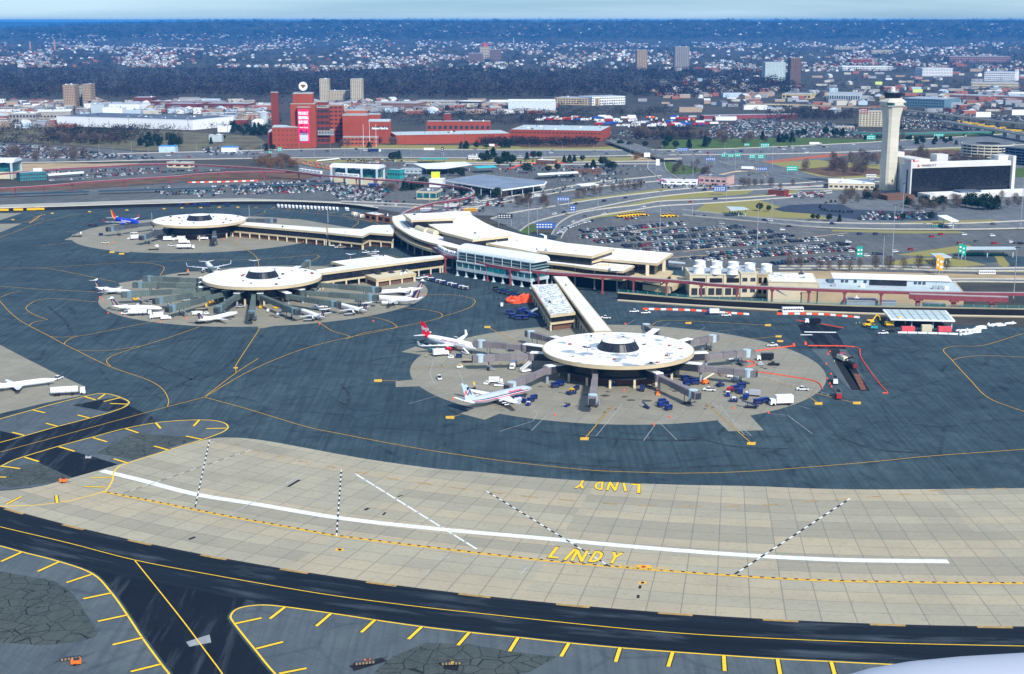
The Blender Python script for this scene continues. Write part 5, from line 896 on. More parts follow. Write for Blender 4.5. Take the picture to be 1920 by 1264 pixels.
# middle satellite
ms = 'vehicles at the middle satellite'
put('fuel_truck', ZA(620,1120), 12, 'white tanker truck beside the lower left small jet', 'tanker truck', ms, 'white', 'royal'); put('pickup_truck', ZA(487,1110), 200, 'white pickup at the rear of the tanker', 'pickup truck', ms); put('box_truck', ZA(780,1150), 200, 'white box truck right of the tanker', 'truck', ms); put('box_truck', ZA(865,1160), 20, 'small white van right of the box truck', 'van', ms, 'white', 'white', scale=.7)
put('pickup_truck', ZA(715,990), 10, 'white pickup between the two left jets', 'pickup truck', ms); put('pickup_truck', ZA(1050,985), 20, 'silver pickup below the left bridge fan', 'pickup truck', ms, 'silver'); put('cargo_loader', ZA(1200,1075), 15, 'beige loader in the middle of the left bridges', 'loader', ms, 'tan', 'yellow'); put('box_truck', ZA(1165,1120), 170, 'white box truck left of the small jet below the disc', 'truck', ms, scale=.7); put('tug', ZA(1250,1110), 0, 'white tug beside the small jet below the disc', 'tug', ms); put('pickup_truck', ZA(1570,1045), 10, 'silver car under the disc edge', 'car', ms, 'silver'); put('tug', ZA(1530,1110), 90, 'white tug by the nose of the jet below the disc', 'tug', ms)
put('tug', ZA(1300,1010), 30, 'yellow tug between two left bridges', 'tug', ms, 'yellow', 'yellow', scale=1.3); put('tug', ZA(580,975), 30, 'yellow tug at the leftmost jet nose', 'tug', ms, 'yellow', 'yellow', scale=1.2); put('cargo_loader', ZA(1190,1195), 5, 'flat beige trailer behind the jet below the disc', 'trailer', ms, 'tan', 'green', scale=.8); put('cargo_loader', ZA(1030,740), 10, 'beige equipment cluster left of the disc', 'loader', ms, 'tan', 'orange')
put('belt_loader', ZB(1090,990), 25, 'royal blue belt loader behind the tall tailed jet', 'belt loader', ms, 'blue', 'grey'); put('belt_loader', ZB(740,1045), 15, 'royal blue belt loader right of the white tractor', 'belt loader', ms, 'blue', 'white'); put('tug', ZB(660,1060), 180, 'white tractor left of the blue belt loader', 'tug', ms, scale=1.4); put('baggage_cart', ZB(375,1090), 10, 'bright blue cart at the lower right bridges', 'baggage cart', ms, 'blue', scale=1.3); put('tug', ZB(325,1115), 200, 'white tug left of the bright blue cart', 'tug', ms, scale=1.2); put('box_truck', ZB(218,1085), 90, 'white cube truck under the disc front', 'truck', ms, scale=.5); put('cargo_loader', ZB(600,1175), 10, 'white flat loader below the nearest small jet', 'loader', ms, 'silver', 'white', scale=.8); put('cargo_loader', ZB(985,1120), 15, 'grey flat loader behind the second small jet', 'loader', ms, 'silver', 'white', scale=.8); put('tug', ZB(290,1055), 20, 'yellow tug in front of the crossed white braces', 'tug', ms, 'yellow', 'yellow'); put('tug', ZB(150,1050), 20, 'yellow tug at left of straight bridge', 'tug', ms, 'yellow', 'yellow')
for i, (x, y, c) in enumerate(((1140,530,'white'),(1190,545,'silver'),(1230,560,'white'),(1230,525,'white'),(830,465,'white'),(880,480,'white'),(915,482,'tan'),(970,490,'black'),(1015,492,'black'),(1055,492,'black'),(1280,830,'white'),(1340,820,'white'),(1440,805,'silver'),(1640,775,'white'),(1690,765,'white'),(1725,755,'red'))): put('pickup_truck', ZB(x, y), 20, c+' pickup '+['first of the group on the wedge between roofs','second of the group between roofs','nearest the white roof between roofs','highest of the group between roofs','leftmost in the row at the brown concourse wall','second in the row at the brown concourse wall','third in the row at the brown concourse wall','fourth in the row at the brown concourse wall','fifth in the row at the brown concourse wall','last in the row at the brown concourse wall','at the left corner of the skylight pavilion','second at the skylight pavilion front','third at the skylight pavilion front','first right of the skylight pavilion','second right of the skylight pavilion','rightmost beside the skylight pavilion'][i], 'pickup truck', ms, c)
for i in range(10): put('baggage_cart', (808+i*7.2, 527+i*1.9), -8, 'blue and white tug cart parked in the long row near the station', 'baggage cart', 'row of carts near the station', ['white','royal','white'][i % 3], scale=1.15)
for i in range(14): put('baggage_cart', (930+i*4.4+(i%2), 545+i*1.1+(i%2)*3), 10, 'dark cart in the crowded rows left of the mottled annex', 'baggage cart', 'carts left of the annex', ['black','navy','green','royal'][i % 4], scale=1.2)
for i, (x, y) in enumerate(((955,590),(962,597),(975,588),(983,585),(990,592),(1000,596),(972,600),(985,600))): put('baggage_cart', (x, y), 30*i, 'royal blue cart scattered near the orange cover', 'baggage cart', 'blue carts near the orange cover', 'royal', scale=1.3)
put('box_truck', (941,575), 90, 'white box truck standing left of the orange covered heap', 'truck', ms, scale=.6); put('passenger_stairs', (1000,592), -40, 'white mobile stairs beside the annex wall', 'stairs', ms)
def heap(name, px, rx, ry, h, mat, label, cat, seed=1):
    p = G(*px); mb = MB(); r_ = random.Random(seed); rs = []
    for k in range(6):
        t = k/5; rs.append([Vector((math.cos(2*PI*i/14)*rx*math.cos(t*1.4)**.6*(1+.3*r_.uniform(-1,1)), math.sin(2*PI*i/14)*ry*math.cos(t*1.4)**.6*(1+.3*r_.uniform(-1,1)), .05+h*math.sin(t*1.57)*(1+.3*r_.uniform(-1,1)))) for i in range(14)])
    mb.rings(rs); return tag(mb.build(name, mat, None, (p.x, p.y, 0)), label, cat)
heap('covered_heap', (963,568), 3.9, 3, 3.6, ORG, 'left orange covered heap beside the annex', 'heap', 2); heap('covered_heap', (984,566), 4.1, 3, 3.9, ORG, 'right orange covered heap beside the annex', 'heap', 5)
# farthest satellite
fs = 'vehicles at the farthest satellite'
for i, (x, y, k, c, h, l) in enumerate(((1055,490,'fuel_truck','white',3,'white tanker truck nearest the viewer at the farthest satellite'),(895,415,'box_truck','white',10,'white blue truck left of the crowded trucks'),(1000,410,'box_truck','white',170,'white truck in the middle of the crowded trucks'),(1040,440,'box_truck','white',8,'white truck right of the crowded trucks'),(990,390,'box_truck','white',0,'white truck at the back of the crowded trucks'),(1215,405,'box_truck','white',15,'white truck alone below the disc'),(920,465,'pickup_truck','white',170,'white pickup in front of the crowded trucks'),(560,345,'pickup_truck','white',20,'white pickup below the blue jet bridge'),(520,400,'tug','white',0,'white tug farthest left of the trucks'),(580,400,'box_truck','white',30,'white truck between the two slate bridges'),(745,500,'cargo_loader','tan',10,'beige loader trailer at the apron rim'),(780,470,'tug','white',10,'white tug beside the beige loader'),(290,440,'pickup_truck','cream',5,'cream pickup at the left rim'),(20,375,'cargo_loader','tan',0,'flat cream trailer at the left end of the wedge'),(150,275,'baggage_cart','maroon',0,'maroon cart behind the blue jet'),(200,280,'baggage_cart','navy',0,'navy cart behind the blue jet'),(250,365,'baggage_cart','royal',0,'blue and white cart alone on the concrete'),(765,380,'tug','white',0,'white tug beside the lower slate bridge'),(810,365,'tug','silver',0,'silver tug under the lower slate bridge'),(870,385,'pickup_truck','white',10,'white pickup behind the truck crowd'))): put(k, ZA(x, y), h, l, 'truck' if 'truck' in k else k.replace('_', ' '), fs, c, 'white' if k != 'fuel_truck' else 'silver')
for i, (x, y, c) in enumerate(((10,375,'white'),(70,380,'red'),(155,378,'navy'),(230,395,'white'),(310,392,'red'),(375,410,'white'),(480,420,'green'),(530,425,'white'),(570,430,'orange'),(670,440,'red'),(745,445,'white'))): put('tug' if i % 3 else 'pickup_truck', ZB(x, y), 25, c+' vehicle number %d from the left along the long brown concourse' % (i+1), 'tug' if i % 3 else 'pickup truck', fs, c, scale=1.4 if i % 3 else 1)
for i in range(19): put('box_truck', (522+i*6.9 if i < 17 else 598+i*3, 389+i*.35), -75, 'white airport van parked in the long row along the far wall', 'van', 'white vans along the far wall', 'white', 'white', scale=.72)
for i, (x, c) in enumerate(((366,'royal'),(378,'royal'),(384,'royal'),(390,'royal'),(426,'royal'),(351,'maroon'),(338,'royal'),(306,'royal'))): put('baggage_cart', (x, 387.2), 0, c+' cart parked along the far dark wall', 'baggage cart', 'carts along the far wall', c, scale=1.3)
for i, x in enumerate((8, 35, 60, 75)): put('semi_trailer', (x, 397-i*.6), 1, 'yellow trailer number %d from the left under the far wall' % (i+1), 'trailer', 'yellow trailers', 'yellow', 'none', scale=.6)
put('fuel_truck', (128,741), 13, 'white tanker truck with blue lettering on the remote stand', 'tanker truck', None, 'white', 'silver', scale=1.15); put('pickup_truck', (109,712), 250, 'white pickup on the remote stand beside the jet nose', 'pickup truck', None)
put('generator_trailer', (119,905.5), 5, 'orange light trailer at the edge of cracked asphalt', 'trailer', None, 'orange', 'black'); put('generator_trailer', (143,1247), 12, 'orange light trailer at the bottom left corner', 'trailer', None, 'orange', 'black', scale=1.0); 
def light_x(px, label, rot=.3):
    p = G(*px); g = empty('runway_light_fixture', p, rot, label, 'light fixture'); mb = MB(); mb.box(-2.6,2.6,-.5,.5,.3,.9); mb.build('frame', DKM, g); mb = MB()
    for k in range(6): mb.box(-2.4+k*.85,-1.9+k*.85,-.6,-.48,.35,.95)
    mb.build('lamp_row', M('lamp tan', (.30,.22,.12)), g); mb = MB(); mb.beam((2.6,0,.6),(6,.6,1.3),.1,.1); mb.beam((-2.6,0,.6),(-4,-.8,.1),.1,.1); mb.build('tow_bar', DKM, g)
light_x((133,1238), 'dark folding light frame beside the bottom left orange trailer'); light_x((684,1246), 'long light frame on its black pad at the bottom', .25); light_x((846,1247), 'small light frame with orange box on its black pad at the bottom', .1)
for P_ in ([(655,1248),(716,1233),(726,1240),(664,1259)],[(836,1240),(862,1243),(858,1259),(830,1254)],[(148,858),(168,855),(186,860),(165,866)]): flat('black_pad', P_, .06, BLKP)
put('generator_trailer', (166,861), 5, 'small white light unit on the black pad', 'trailer', None, 'silver', 'white', scale=.8); put('generator_trailer', (689,1243), 10, 'orange box on the long black pad at the bottom', 'trailer', None, 'orange', 'navy', scale=.6); put('generator_trailer', (848,1246), 100, 'upright orange yellow box on the small black pad', 'trailer', None, 'yellow', 'navy', scale=.6)

def person(px, h, label, vest):
    "standing worker: one continuous skinned body with a safety vest"
    g = empty('person', G(*px), h, label, 'person'); V = [(0,0,.95),(0,0,1.2),(0,.01,1.42),(0,.02,1.52),(0,.03,1.66),(.1,0,.9),(.12,.05,.5),(.12,0,.06),(-.1,0,.9),(-.13,-.06,.5),(-.13,-.1,.06),(.2,0,1.42),(.27,.04,1.15),(.25,.16,.92),(-.2,0,1.42),(-.28,.0,1.15),(-.27,.1,.9),(.12,.12,.04),(-.13,.04,.04)]
    E = [(0,1),(1,2),(2,3),(3,4),(0,5),(5,6),(6,7),(0,8),(8,9),(9,10),(2,11),(11,12),(12,13),(2,14),(14,15),(15,16),(7,17),(10,18)]; Rr = [.15,.15,.14,.06,.11,.1,.07,.05,.1,.07,.05,.06,.045,.04,.06,.045,.04,.04,.04]
    me = bpy.data.meshes.new('body'); me.from_pydata(V, E, []); me.materials.append(M('work clothes', (.03,.04,.09), .9)); o = link(me, 'body', g); md = o.modifiers.new('skin', 'SKIN')
    for v, r in zip(me.skin_vertices[0].data, Rr): v.radius = (r, r)
    me.skin_vertices[0].data[0].use_root = True; o.modifiers.new('sub', 'SUBSURF').levels = 1
    mb = MB(); mb.rings([[Vector((w*math.cos(2*PI*i/10), .78*w*math.sin(2*PI*i/10), z)) for i in range(10)] for z, w in ((.95,.19),(1.2,.19),(1.45,.21),(1.5,.1))]); mb.build('vest', vest, g); mb = MB(); mb.rings([[Vector((w*math.cos(2*PI*i/8), .03+w*math.sin(2*PI*i/8), z)) for i in range(8)] for z, w in ((1.66,.135),(1.74,.12),(1.79,.05))]); mb.build('helmet', WPL, g)
VY = M('lime safety vest', (.55,.85,.05), .7); VO = M('orange safety vest', (.95,.25,.03), .7)
for px, h, l, v in ((Z1(945,545),.4,'worker in lime vest standing below the empty jet bridge',VY),(Z1(692,300),1,'worker in lime vest behind the red tailed jet',VY),(Z1(362,565),2,'worker in lime vest alone on the left of the nearest apron',VY),(Z1(205,478),0,'worker in lime vest near the wingtip of the red tailed jet',VY),(Z5(435,592),.5,'worker in lime vest beside the milling machine',VY),(Z5(605,292),0,'worker in lime vest, left of a pair at the construction barriers',VY),(Z5(632,290),.6,'worker in lime vest, right of a pair at the construction barriers',VY),(Z5(655,298),2,'worker in orange vest left of the yellow loader',VO),(Z1(1190,912),1.2,'worker in lime vest beside the silver jet engine',VY)): person(px, h, l, v)
# ------------------------------------------------------------------ land, roads
flat('grass', [(560,297),(640,297),(960,297),(1240,293),(1500,285),(1700,268),(1960,262),(1990,400),(1920,425),(1560,425),(1280,400),(1150,402),(1040,430),(940,405),(760,400),(700,390),(640,380),(560,330)], .02, ROAD)
flat('grass', [(1240,262),(1500,258),(1660,262),(1960,240),(1960,262),(1700,268),(1500,274),(1240,282)], .03, GRASSG); flat('grass', [(560,298.5),(960,298.5),(1240,294),(1243,303),(1000,304),(700,303.5),(560,306)], .03, GRASS); flat('grass', [(640,271),(900,273),(1180,274),(1200,281),(960,281),(640,278)], .03, GRASS)
flat('bare_ground', [(960,270),(1150,267),(1180,273),(1100,277),(980,277)], .035, BROWN); flat('bare_ground', [(1180,290),(1245,290),(1300,300),(1240,303),(1190,302)], .04, TANG)
flat('grass', [(1210,316),(1250,301),(1290,305),(1330,318),(1300,326),(1240,328)], .04, GRASSG); flat('grass', [(1240,366),(1290,360),(1420,353),(1400,364),(1330,370),(1240,376)], .04, GRASS); flat('grass', [(1300,398),(1330,377),(1390,378),(1410,372),(1440,380),(1480,395),(1530,402),(1560,412),(1450,408)], .04, GRASS); flat('grass', [(1375,371),(1500,356),(1490,365),(1420,371)], .04, GRASS)
flat('grass', [(1060,404),(1120,392),(1180,382),(1235,370),(1240,377),(1180,387),(1120,396),(1078,408)], .04, GRASS); flat('grass', [(1120,405),(1180,396),(1210,397),(1160,404),(1100,412)], .04, GRASS); flat('grass', [(970,434),(1000,420),(1010,430),(990,440)], .04, GRASSG); flat('grass', [(1070,375),(1180,362),(1250,352),(1260,356),(1150,372),(1075,380)], .04, GRASS)
flat('grass', [(1440,305),(1530,300),(1660,310),(1730,330),(1600,336),(1500,327)], .035, GRASS); flat('bare_ground', [(1490,318),(1560,312),(1640,316),(1700,326),(1560,332)], .04, BROWN); flat('bare_ground', [(1430,303),(1560,288),(1600,290),(1440,306)], .045, M('orange netting ground', (.45,.13,.06), .9, .3)); flat('grass', [(1700,285),(1800,262),(1830,268),(1780,290),(1720,300)], .035, GRASS); flat('bare_ground', [(1640,286),(1790,280),(1800,292),(1690,302),(1640,296)], .038, BROWN); flat('grass', [(1860,322),(1960,310),(1960,330),(1870,335)], .04, GRASSG)
flat('car_park', [(640,300),(900,303),(1240,304),(1225,330),(1180,350),(1020,372),(900,390),(760,388),(640,372),(620,345),(640,330)], .028, LOT)
flat('reed_bank', [(0,352),(120,345),(260,333),(345,331),(460,323),(560,322),(600,330),(560,340),(420,343),(240,348),(120,357),(0,363)], .03, BROWN); flat('bare_ground', [(0,308),(90,306),(180,307),(260,306),(260,310),(150,313),(40,322),(0,324)], .03, TANG)
flat('car_park', [(0,360),(165,354),(345,340),(415,343),(520,338),(620,340),(640,345),(760,360),(760,372),(700,378),(600,376),(460,373),(300,375),(130,382),(0,388)], .032, LOT); flat('car_park', [(90,320),(200,312),(360,310),(440,316),(300,330),(180,338),(90,340)], .032, LOT)
flat('road', [(0,389),(130,385),(300,379.5),(460,377),(600,381),(700,390),(700,386),(640,378),(460,372),(300,374),(130,380),(0,384)], .036, M('concrete road', (.40,.39,.35), .9, .15, .1))
flat('car_park', [(0,268),(60,270),(200,279),(300,289),(260,303),(150,302),(0,300)], .03, LOT); flat('scrub_ground', [(0,238),(330,246),(480,255),(500,268),(470,282),(300,285),(190,277),(60,266),(0,264)], .025, M('scrub', (.15,.14,.07), .95, .4, .03, dirt=(.06,.05,.05)))
flat('car_park', [(320,286),(420,277),(470,285),(480,292),(330,297)], .035, LOT)
def road(name, pts, wl, mat=ROAD, z=.05, sm=5, edge=True, lanes=0):
    P = smooth(GL(pts), sm); A = offs(P, wl/2); B = offs(P, -wl/2); setz(strip(name, A, B, z, mat))
    mb = MB()
    if edge: line_mb(mb, offs(P, wl/2-.8), .35, z+.02); line_mb(mb, offs(P, -wl/2+.8), .35, z+.02)
    for k in range(1, lanes): line_mb(mb, offs(P, -wl/2+wl*k/lanes), .3, z+.02, (4, 8))
    if mb.v: setz(mb.build('lane_line', WHTD))
    return P
def roadp(name, top, bot, mat=ROAD, z=.05): return flat(name, top+bot[::-1], z, mat)
kerbm = M('pale kerb', (.50,.48,.42), .9, .12)
def road2(top, bot, z=.05, lanes=3, barrier=True, name='road', mat=ROAD):
    "road between two edges given in the photo, with kerbs along both and dashed lanes"
    A = resamp(smooth(GL(top), 5), 6); n = len(A)-1; B0 = smooth(GL(bot), 5); B = [resamp(B0, 1)[0]]*0
    L = resamp(B0, .5); B = [L[int(i*(len(L)-1)/n)] for i in range(n+1)]; setz(strip(name, A, B, z, mat)); mb = MB()
    for k in range(1, lanes): line_mb(mb, [a.lerp(b, k/lanes) for a, b in zip(A, B)], .3, z+.02, (4, 8))
    for t in (.04, .96): line_mb(mb, [a.lerp(b, t) for a, b in zip(A, B)], .3, z+.02)
    setz(mb.build('lane_line', WHTD))
    if barrier:
        mb = MB()
        for q in (A, B): X = offs(q, .3); Y = offs(q, -.3); mb.rings([[V3(a, 0), V3(b, 0), V3(b, .9), V3(a, .9)] for a, b in zip(X, Y)])
        setz(mb.build('kerb', kerbm))
    return A, B
HW = road2([(-40,294),(150,290),(320,286.5),(640,279.5),(960,282),(1240,281.5),(1400,278),(1580,270),(1700,263),(1960,247)], [(-40,306),(150,304),(320,300),(640,296),(960,296.5),(1240,291),(1400,290),(1580,286),(1700,281),(1960,270)], .05, 8)
road2([(1179,268),(1205,275),(1263,290),(1325,298),(1417,324),(1435,333)], [(1185,279),(1210,290),(1240,301),(1311,316),(1360,331),(1410,344)], .09, 4); road2([(1345,287),(1380,296),(1440,307),(1500,323),(1560,338),(1660,352)], [(1327,290),(1345,303),(1420,322),(1500,337),(1560,346),(1640,358)], .08, 4)
road2([(1700,332),(1600,336),(1500,344),(1417,347),(1350,351),(1280,355),(1210,363),(1120,374),(1040,387),(960,400),(920,411)], [(1700,340),(1600,343),(1500,352),(1400,357),(1330,360),(1240,369),(1180,378),(1120,390),(1060,402),(1000,418),(975,434)], .07, 5)
road2([(1560,358),(1490,364),(1400,371),(1310,375),(1240,378),(1188,386),(1120,394),(1080,402),(1050,418),(1034,440)], [(1560,362),(1490,370),(1400,377),(1310,383),(1240,387),(1188,395),(1120,406),(1080,418),(1062,432),(1052,447)], .06, 3)
road2([(1240,330),(1100,345),(1000,362),(900,378),(850,385)], [(1260,338),(1110,352),(1010,368),(905,386),(860,394)], .055, 4); road2([(1215,304),(1215,318),(1235,335),(1245,350)], [(1245,303),(1250,320),(1275,338),(1290,352)], .065, 4); road2([(760,303.5),(960,306),(1180,303),(1240,303)], [(760,307),(960,309.5),(1180,308),(1240,308)], .045, 2); road2([(640,378),(760,383),(900,390)], [(640,383),(760,389),(880,398)], .06, 2)
road2([(1280,394),(1447,411),(1563,418.5),(1780,420),(1960,413)], [(1280,404),(1413,416),(1556,428),(1780,431),(1960,428)], .05, 3); road2([(1450,352),(1550,350),(1650,352)], [(1450,357),(1550,355),(1650,357)], .05, 2)
flat('car_park', [(1040,450),(1062,428),(1120,408),(1200,400),(1280,400),(1413,417),(1556.7,430),(1780,433),(1960,431),(1990,520),(1700,530),(1440,525),(1290,505),(1180,480)], .045, LOT)
flat('hotel_car_park', [(1450,392),(1480,385),(1533,382),(1580,384),(1600,393),(1757,398),(1760,413),(1620,413),(1600,411),(1546,403),(1467,397)], .048, asphalt('blue black car park', (.05,.065,.10), (.04,.05,.08), (.02,.03,.05)))
for P_ in ([(1680,478),(1790,462),(1815,459),(1832,465),(1810,472),(1740,481)], [(1655,493),(1710,484),(1790,484),(1830,492),(1850,497),(1800,501),(1740,494),(1680,497)], [(1862,478),(1880,480),(1893,496),(1885,502),(1873,497),(1868,486)], [(1570,500),(1920,508),(1920,511),(1570,503)], [(1560,431),(1800,434),(1808,437),(1700,438),(1560,434)], [(1640,420),(1757,414),(1860,412),(1880,416),(1760,418),(1660,421)]): flat('grass_island', P_, .065, GRASS)
for P_ in ([(1290,512),(1560,508),(1940,517),(1940,531),(1700,527),(1440,524)],): flat('bare_ground', P_, .055, TANG)
road2([(1460,500),(1650,500),(1800,504),(1940,503)], [(1460,505),(1650,505),(1800,509),(1940,509)], .06, 2); road2([(1700,528),(1800,524),(1960,525)], [(1700,533),(1800,529),(1960,531)], .07, 3)
for P_ in ([(1800,470),(1840,468),(1870,480),(1872,492),(1840,494),(1800,488)], [(1872,478),(1930,482),(1940,500),(1895,500),(1888,490)]): flat('road', P_, .058, AS)
mb = MB()                                             # painted bays and islands in the big car park
for k in range(8):
    P_ = GL([(1075+k*14, 436+k*7.5), (1500+k*22, 428+k*8)]); line_mb(mb, P_, .3, .075)
setz(mb.build('bay_line', WHTD)); 
for a, b in (((1085,447),(1290,420)),((1280,472),(1590,437)),((1250,484),(1480,468))): setz(strip('kerb', offs(GL([a,b]), 1.2), offs(GL([a,b]), -1.2), .10, TANG))

# ------------------------------------------------------------------ walls by the apron
def wall(label, px, z, h, matf, cap, t=1.2, zb=.05):
    g = empty('retaining_wall', (0,0,0), 0, label, 'wall'); P = resamp(smooth(GL(px, z), 4), 12); Q = offs(P, t if offs(P, 1)[1].y > P[1].y else -t)
    mb = MB(); mb.rings([[V3(a, zb), V3(b, zb), V3(b, z-.5), V3(a, z-.5)] for a, b in zip(P, Q)]); mb.build('wall_face', matf, g)
    Q2 = offs(P, (t+.3) if offs(P, 1)[1].y > P[1].y else -t-.3); mb = MB(); mb.rings([[V3(a, z-.5), V3(b, z-.5), V3(b, z), V3(a, z)] for a, b in zip(offs(P, .25 if offs(P, 1)[1].y < P[1].y else -.25), Q2)]); mb.build('coping', cap, g); return g
wall('long black faced retaining wall with beige coping right of the terminal', [(1158,548),(1290,559),(1450,567),(1600,573),(1750,576),(1920,579),(2040,581)], 4.2, 4.2, DKVOID, BEIGE); wall('low cream roadside barrier below the black retaining wall', [(1158,562),(1290,571),(1450,580),(1600,586),(1750,590),(1920,593),(2040,595)], 1.0, 1, BEIGE, CREAM, .8)
wall('pale topped dark wall curving round the far side of the apron', [(-40,391),(0,389.5),(106,386.5),(230,382.5),(340,379.5),(406,377),(530,376.5),(640,381),(706,389)], 3.4, 3.4, DKVOID, CONCW, 1.6)
fence = empty('glass_fence', (0,0,0), 0, 'teal tinted mesh fence on the black retaining wall', 'fence'); P = resamp(smooth(GL([(1160,544),(1290,555),(1450,563),(1600,569),(1750,572),(1920,575),(2040,577)], 5.6), 3), 6); mb = MB()
for i, p in enumerate(P): mb = MB(); mb.beam((p.x, p.y+1.5, 4), (p.x, p.y+1.5, 6), .18, .18); mb.build('fence_post', GREYM, fence)
for z in (4.6, 5.2, 5.9): mb = MB(); mb.rings([[V3(a, z), V3(a, z)+Vector((0,.1,0)), V3(a, z+.14)+Vector((0,.1,0)), V3(a, z+.14)] for a in offs(P, 0)]); mb.build('rail', TEALP, fence)

# ------------------------------------------------------------------ generic building
def window_rows(g, A, B, z0, z1, nf, nw, mat=WIN, fw=.62, fh=.5, out=.06):
    "one part per storey, standing 6 cm proud of the wall between A and B"
    d = (B-A); d.z = 0; L = d.length; d.normalize(); n = Vector((d.y, -d.x, 0)); fhh = (z1-z0)/nf
    for f in range(nf):
        mb = MB(); zb = z0+fhh*(f+.5-fh/2)
        for k in range(nw): u0 = L*(k+.5-fw/2)/nw; u1 = L*(k+.5+fw/2)/nw; a = A+d*u0+n*out; b = A+d*u1+n*out; mb.face([V3(a, zb), V3(b, zb), V3(b, zb+fhh*fh), V3(a, zb+fhh*fh)])
        mb.build('window_row', mat, g)
def bld(label, pl, pr, depth, h, wm, rm=ROOFW, nf=0, nw=0, cat='building', name='building', fw=.62, fh=.5, wmat=WIN, z0=0.04, par=1.0, side=True, bits=3, skew=0, group=None, parent=None):
    "box building standing on the ground edge pl-pr (photo pixels), going back 'depth' metres"
    A = G(*pl); B = G(*pr); d = (B-A).normalized(); n = Vector((-d.y, d.x, 0)); n = (n+d*skew).normalized(); g = parent or empty(name, (A+B)/2, 0, label, cat, group); o = Vector((0,0,0)) if parent else (A+B)/2
    if parent: o = Vector(parent.location)
    A = A-o; B = B-o; C = B+n*depth; D = A+n*depth; w = MB(); w.prism([A, B, C, D], z0, h, 0); w.build('wall', wm, g)
    P = [A, B, C, D]; r = MB(); r.prism(inset(P, -.25), h-.5, h+.02, 0); r.prism(inset(P, .9), h+.02, h+.06, 1); r.build('roof', [wm if par else rm, rm], g)
    if nf:
        window_rows(g, A, B, z0+.6, h-.8, nf, nw, wmat, fw, fh)
        if side:
            if B.x+o.x < 0 or True: window_rows(g, B, C, z0+.6, h-.8, nf, max(1, int(nw*depth/max(1, (B-A).length))), wmat, fw, fh) if (B.x+o.x) < 0 else window_rows(g, D, A, z0+.6, h-.8, nf, max(1, int(nw*depth/max(1, (B-A).length))), wmat, fw, fh)
    if bits: roof_bits(g, inset(P, 1.0), h+.06, bits, 1.2, 'roof_plant')
    return g

# control tower
p = G(1664, 356); g = empty('control_tower', p, R(22), 'tall pale concrete control tower with dark glass cab beside the hotel', 'control tower'); mb = MB()
def oct_(w, z, ch=.3):
    return [Vector((w*x, w*y, z)) for x, y in ((1,-1+ch),(1,1-ch),(1-ch,1),(-1+ch,1),(-1,1-ch),(-1,-1+ch),(-1+ch,-1),(1-ch,-1))]
mb.rings([oct_(w, z) for w, z in ((6.6,.03),(6.35,60),(6.4,64),(6.9,70),(8.0,76),(8.9,80.5))]); mb.build('shaft', CONCW, g)
for z in range(6, 62, 5): mb = MB(); w = 6.6-.25*z/60+.02; mb.rings([oct_(w, z), oct_(w, z+.12)]); mb.build('pour_line', CONCG, g)
mb = MB(); mb.rings([oct_(9.2, 80.5), oct_(9.6, 83.6)]); mb.build('lower_glazing', BLUEG, g)
for k in range(4): a = k*PI/2+PI/4*0; mb = MB(); mb.rings([oct_(9.9, 80.3, .3), oct_(9.9, 80.8, .3)]); 
mb = MB(); mb.rings([oct_(9.9, 80.2), oct_(9.9, 80.9)]); mb.build('sill', CONCW, g); mb = MB(); mb.rings([oct_(10.4, 83.6), oct_(10.4, 84.4), oct_(6.9, 87.6)]); mb.build('sloping_roof', CONCW, g)
for s in ((1,0),(-1,0),(0,1),(0,-1)): mb = MB(); mb.box(9.0*s[0]-(1.4 if s[0] else 5.0)/1, 9.0*s[0]+(1.0 if s[0] else 5.0), 9.0*s[1]-(1.4 if s[1] else 5.0), 9.0*s[1]+(1.0 if s[1] else 5.0), 80.9, 83.7); mb.build('concrete_bay', CONCW, g)
mb = MB(); mb.rings([oct_(5.8, 87.6, .4), oct_(7.0, 92.2, .4)]); mb.build('cab_glazing', BLACKG, g)
for i in range(8): a, b = oct_(5.85, 87.6, .4)[i], oct_(7.05, 92.2, .4)[i]; mb = MB(); mb.beam(a, b, .3, .3); mb.build('cab_mullion', DKM, g)
mb = MB(); mb.rings([oct_(7.5, 92.2, .4), oct_(7.5, 92.9, .4)]); mb.build('cab_roof', DKM, g); mb = MB(); mb.cyl((0,0,92.9), 4.4, 4.4, 1.2, 12); mb.build('roof_deck', LGREY, g)
for k in range(12): a = 2*PI*k/12; mb = MB(); mb.beam((5*math.cos(a),5*math.sin(a),92.9),(5*math.cos(a),5*math.sin(a),95.6),.18,.18); mb.beam((5*math.cos(a),5*math.sin(a),95.5),(5*math.cos(a+.52),5*math.sin(a+.52),95.5),.14,.14); mb.build('railing', LGREY, g)
mb = MB(); mb.cyl((0,0,94.1), 2.0, 1.6, 2.6, 12); mb.cyl((0,0,96.7), 2.4, .3, 1.4, 12); mb.build('radome', WHITEP, g)
mb = MB(); mb.box(-.7,.7,-6.75,-6.6,8,10.5); mb.build('door', DKM, g)
g = bld('low cream building with white vaulted roof at the foot of the control tower', (1553,355), (1640,357), 42, 6, CREAM, ROOFW, 1, 9, fh=.4); 
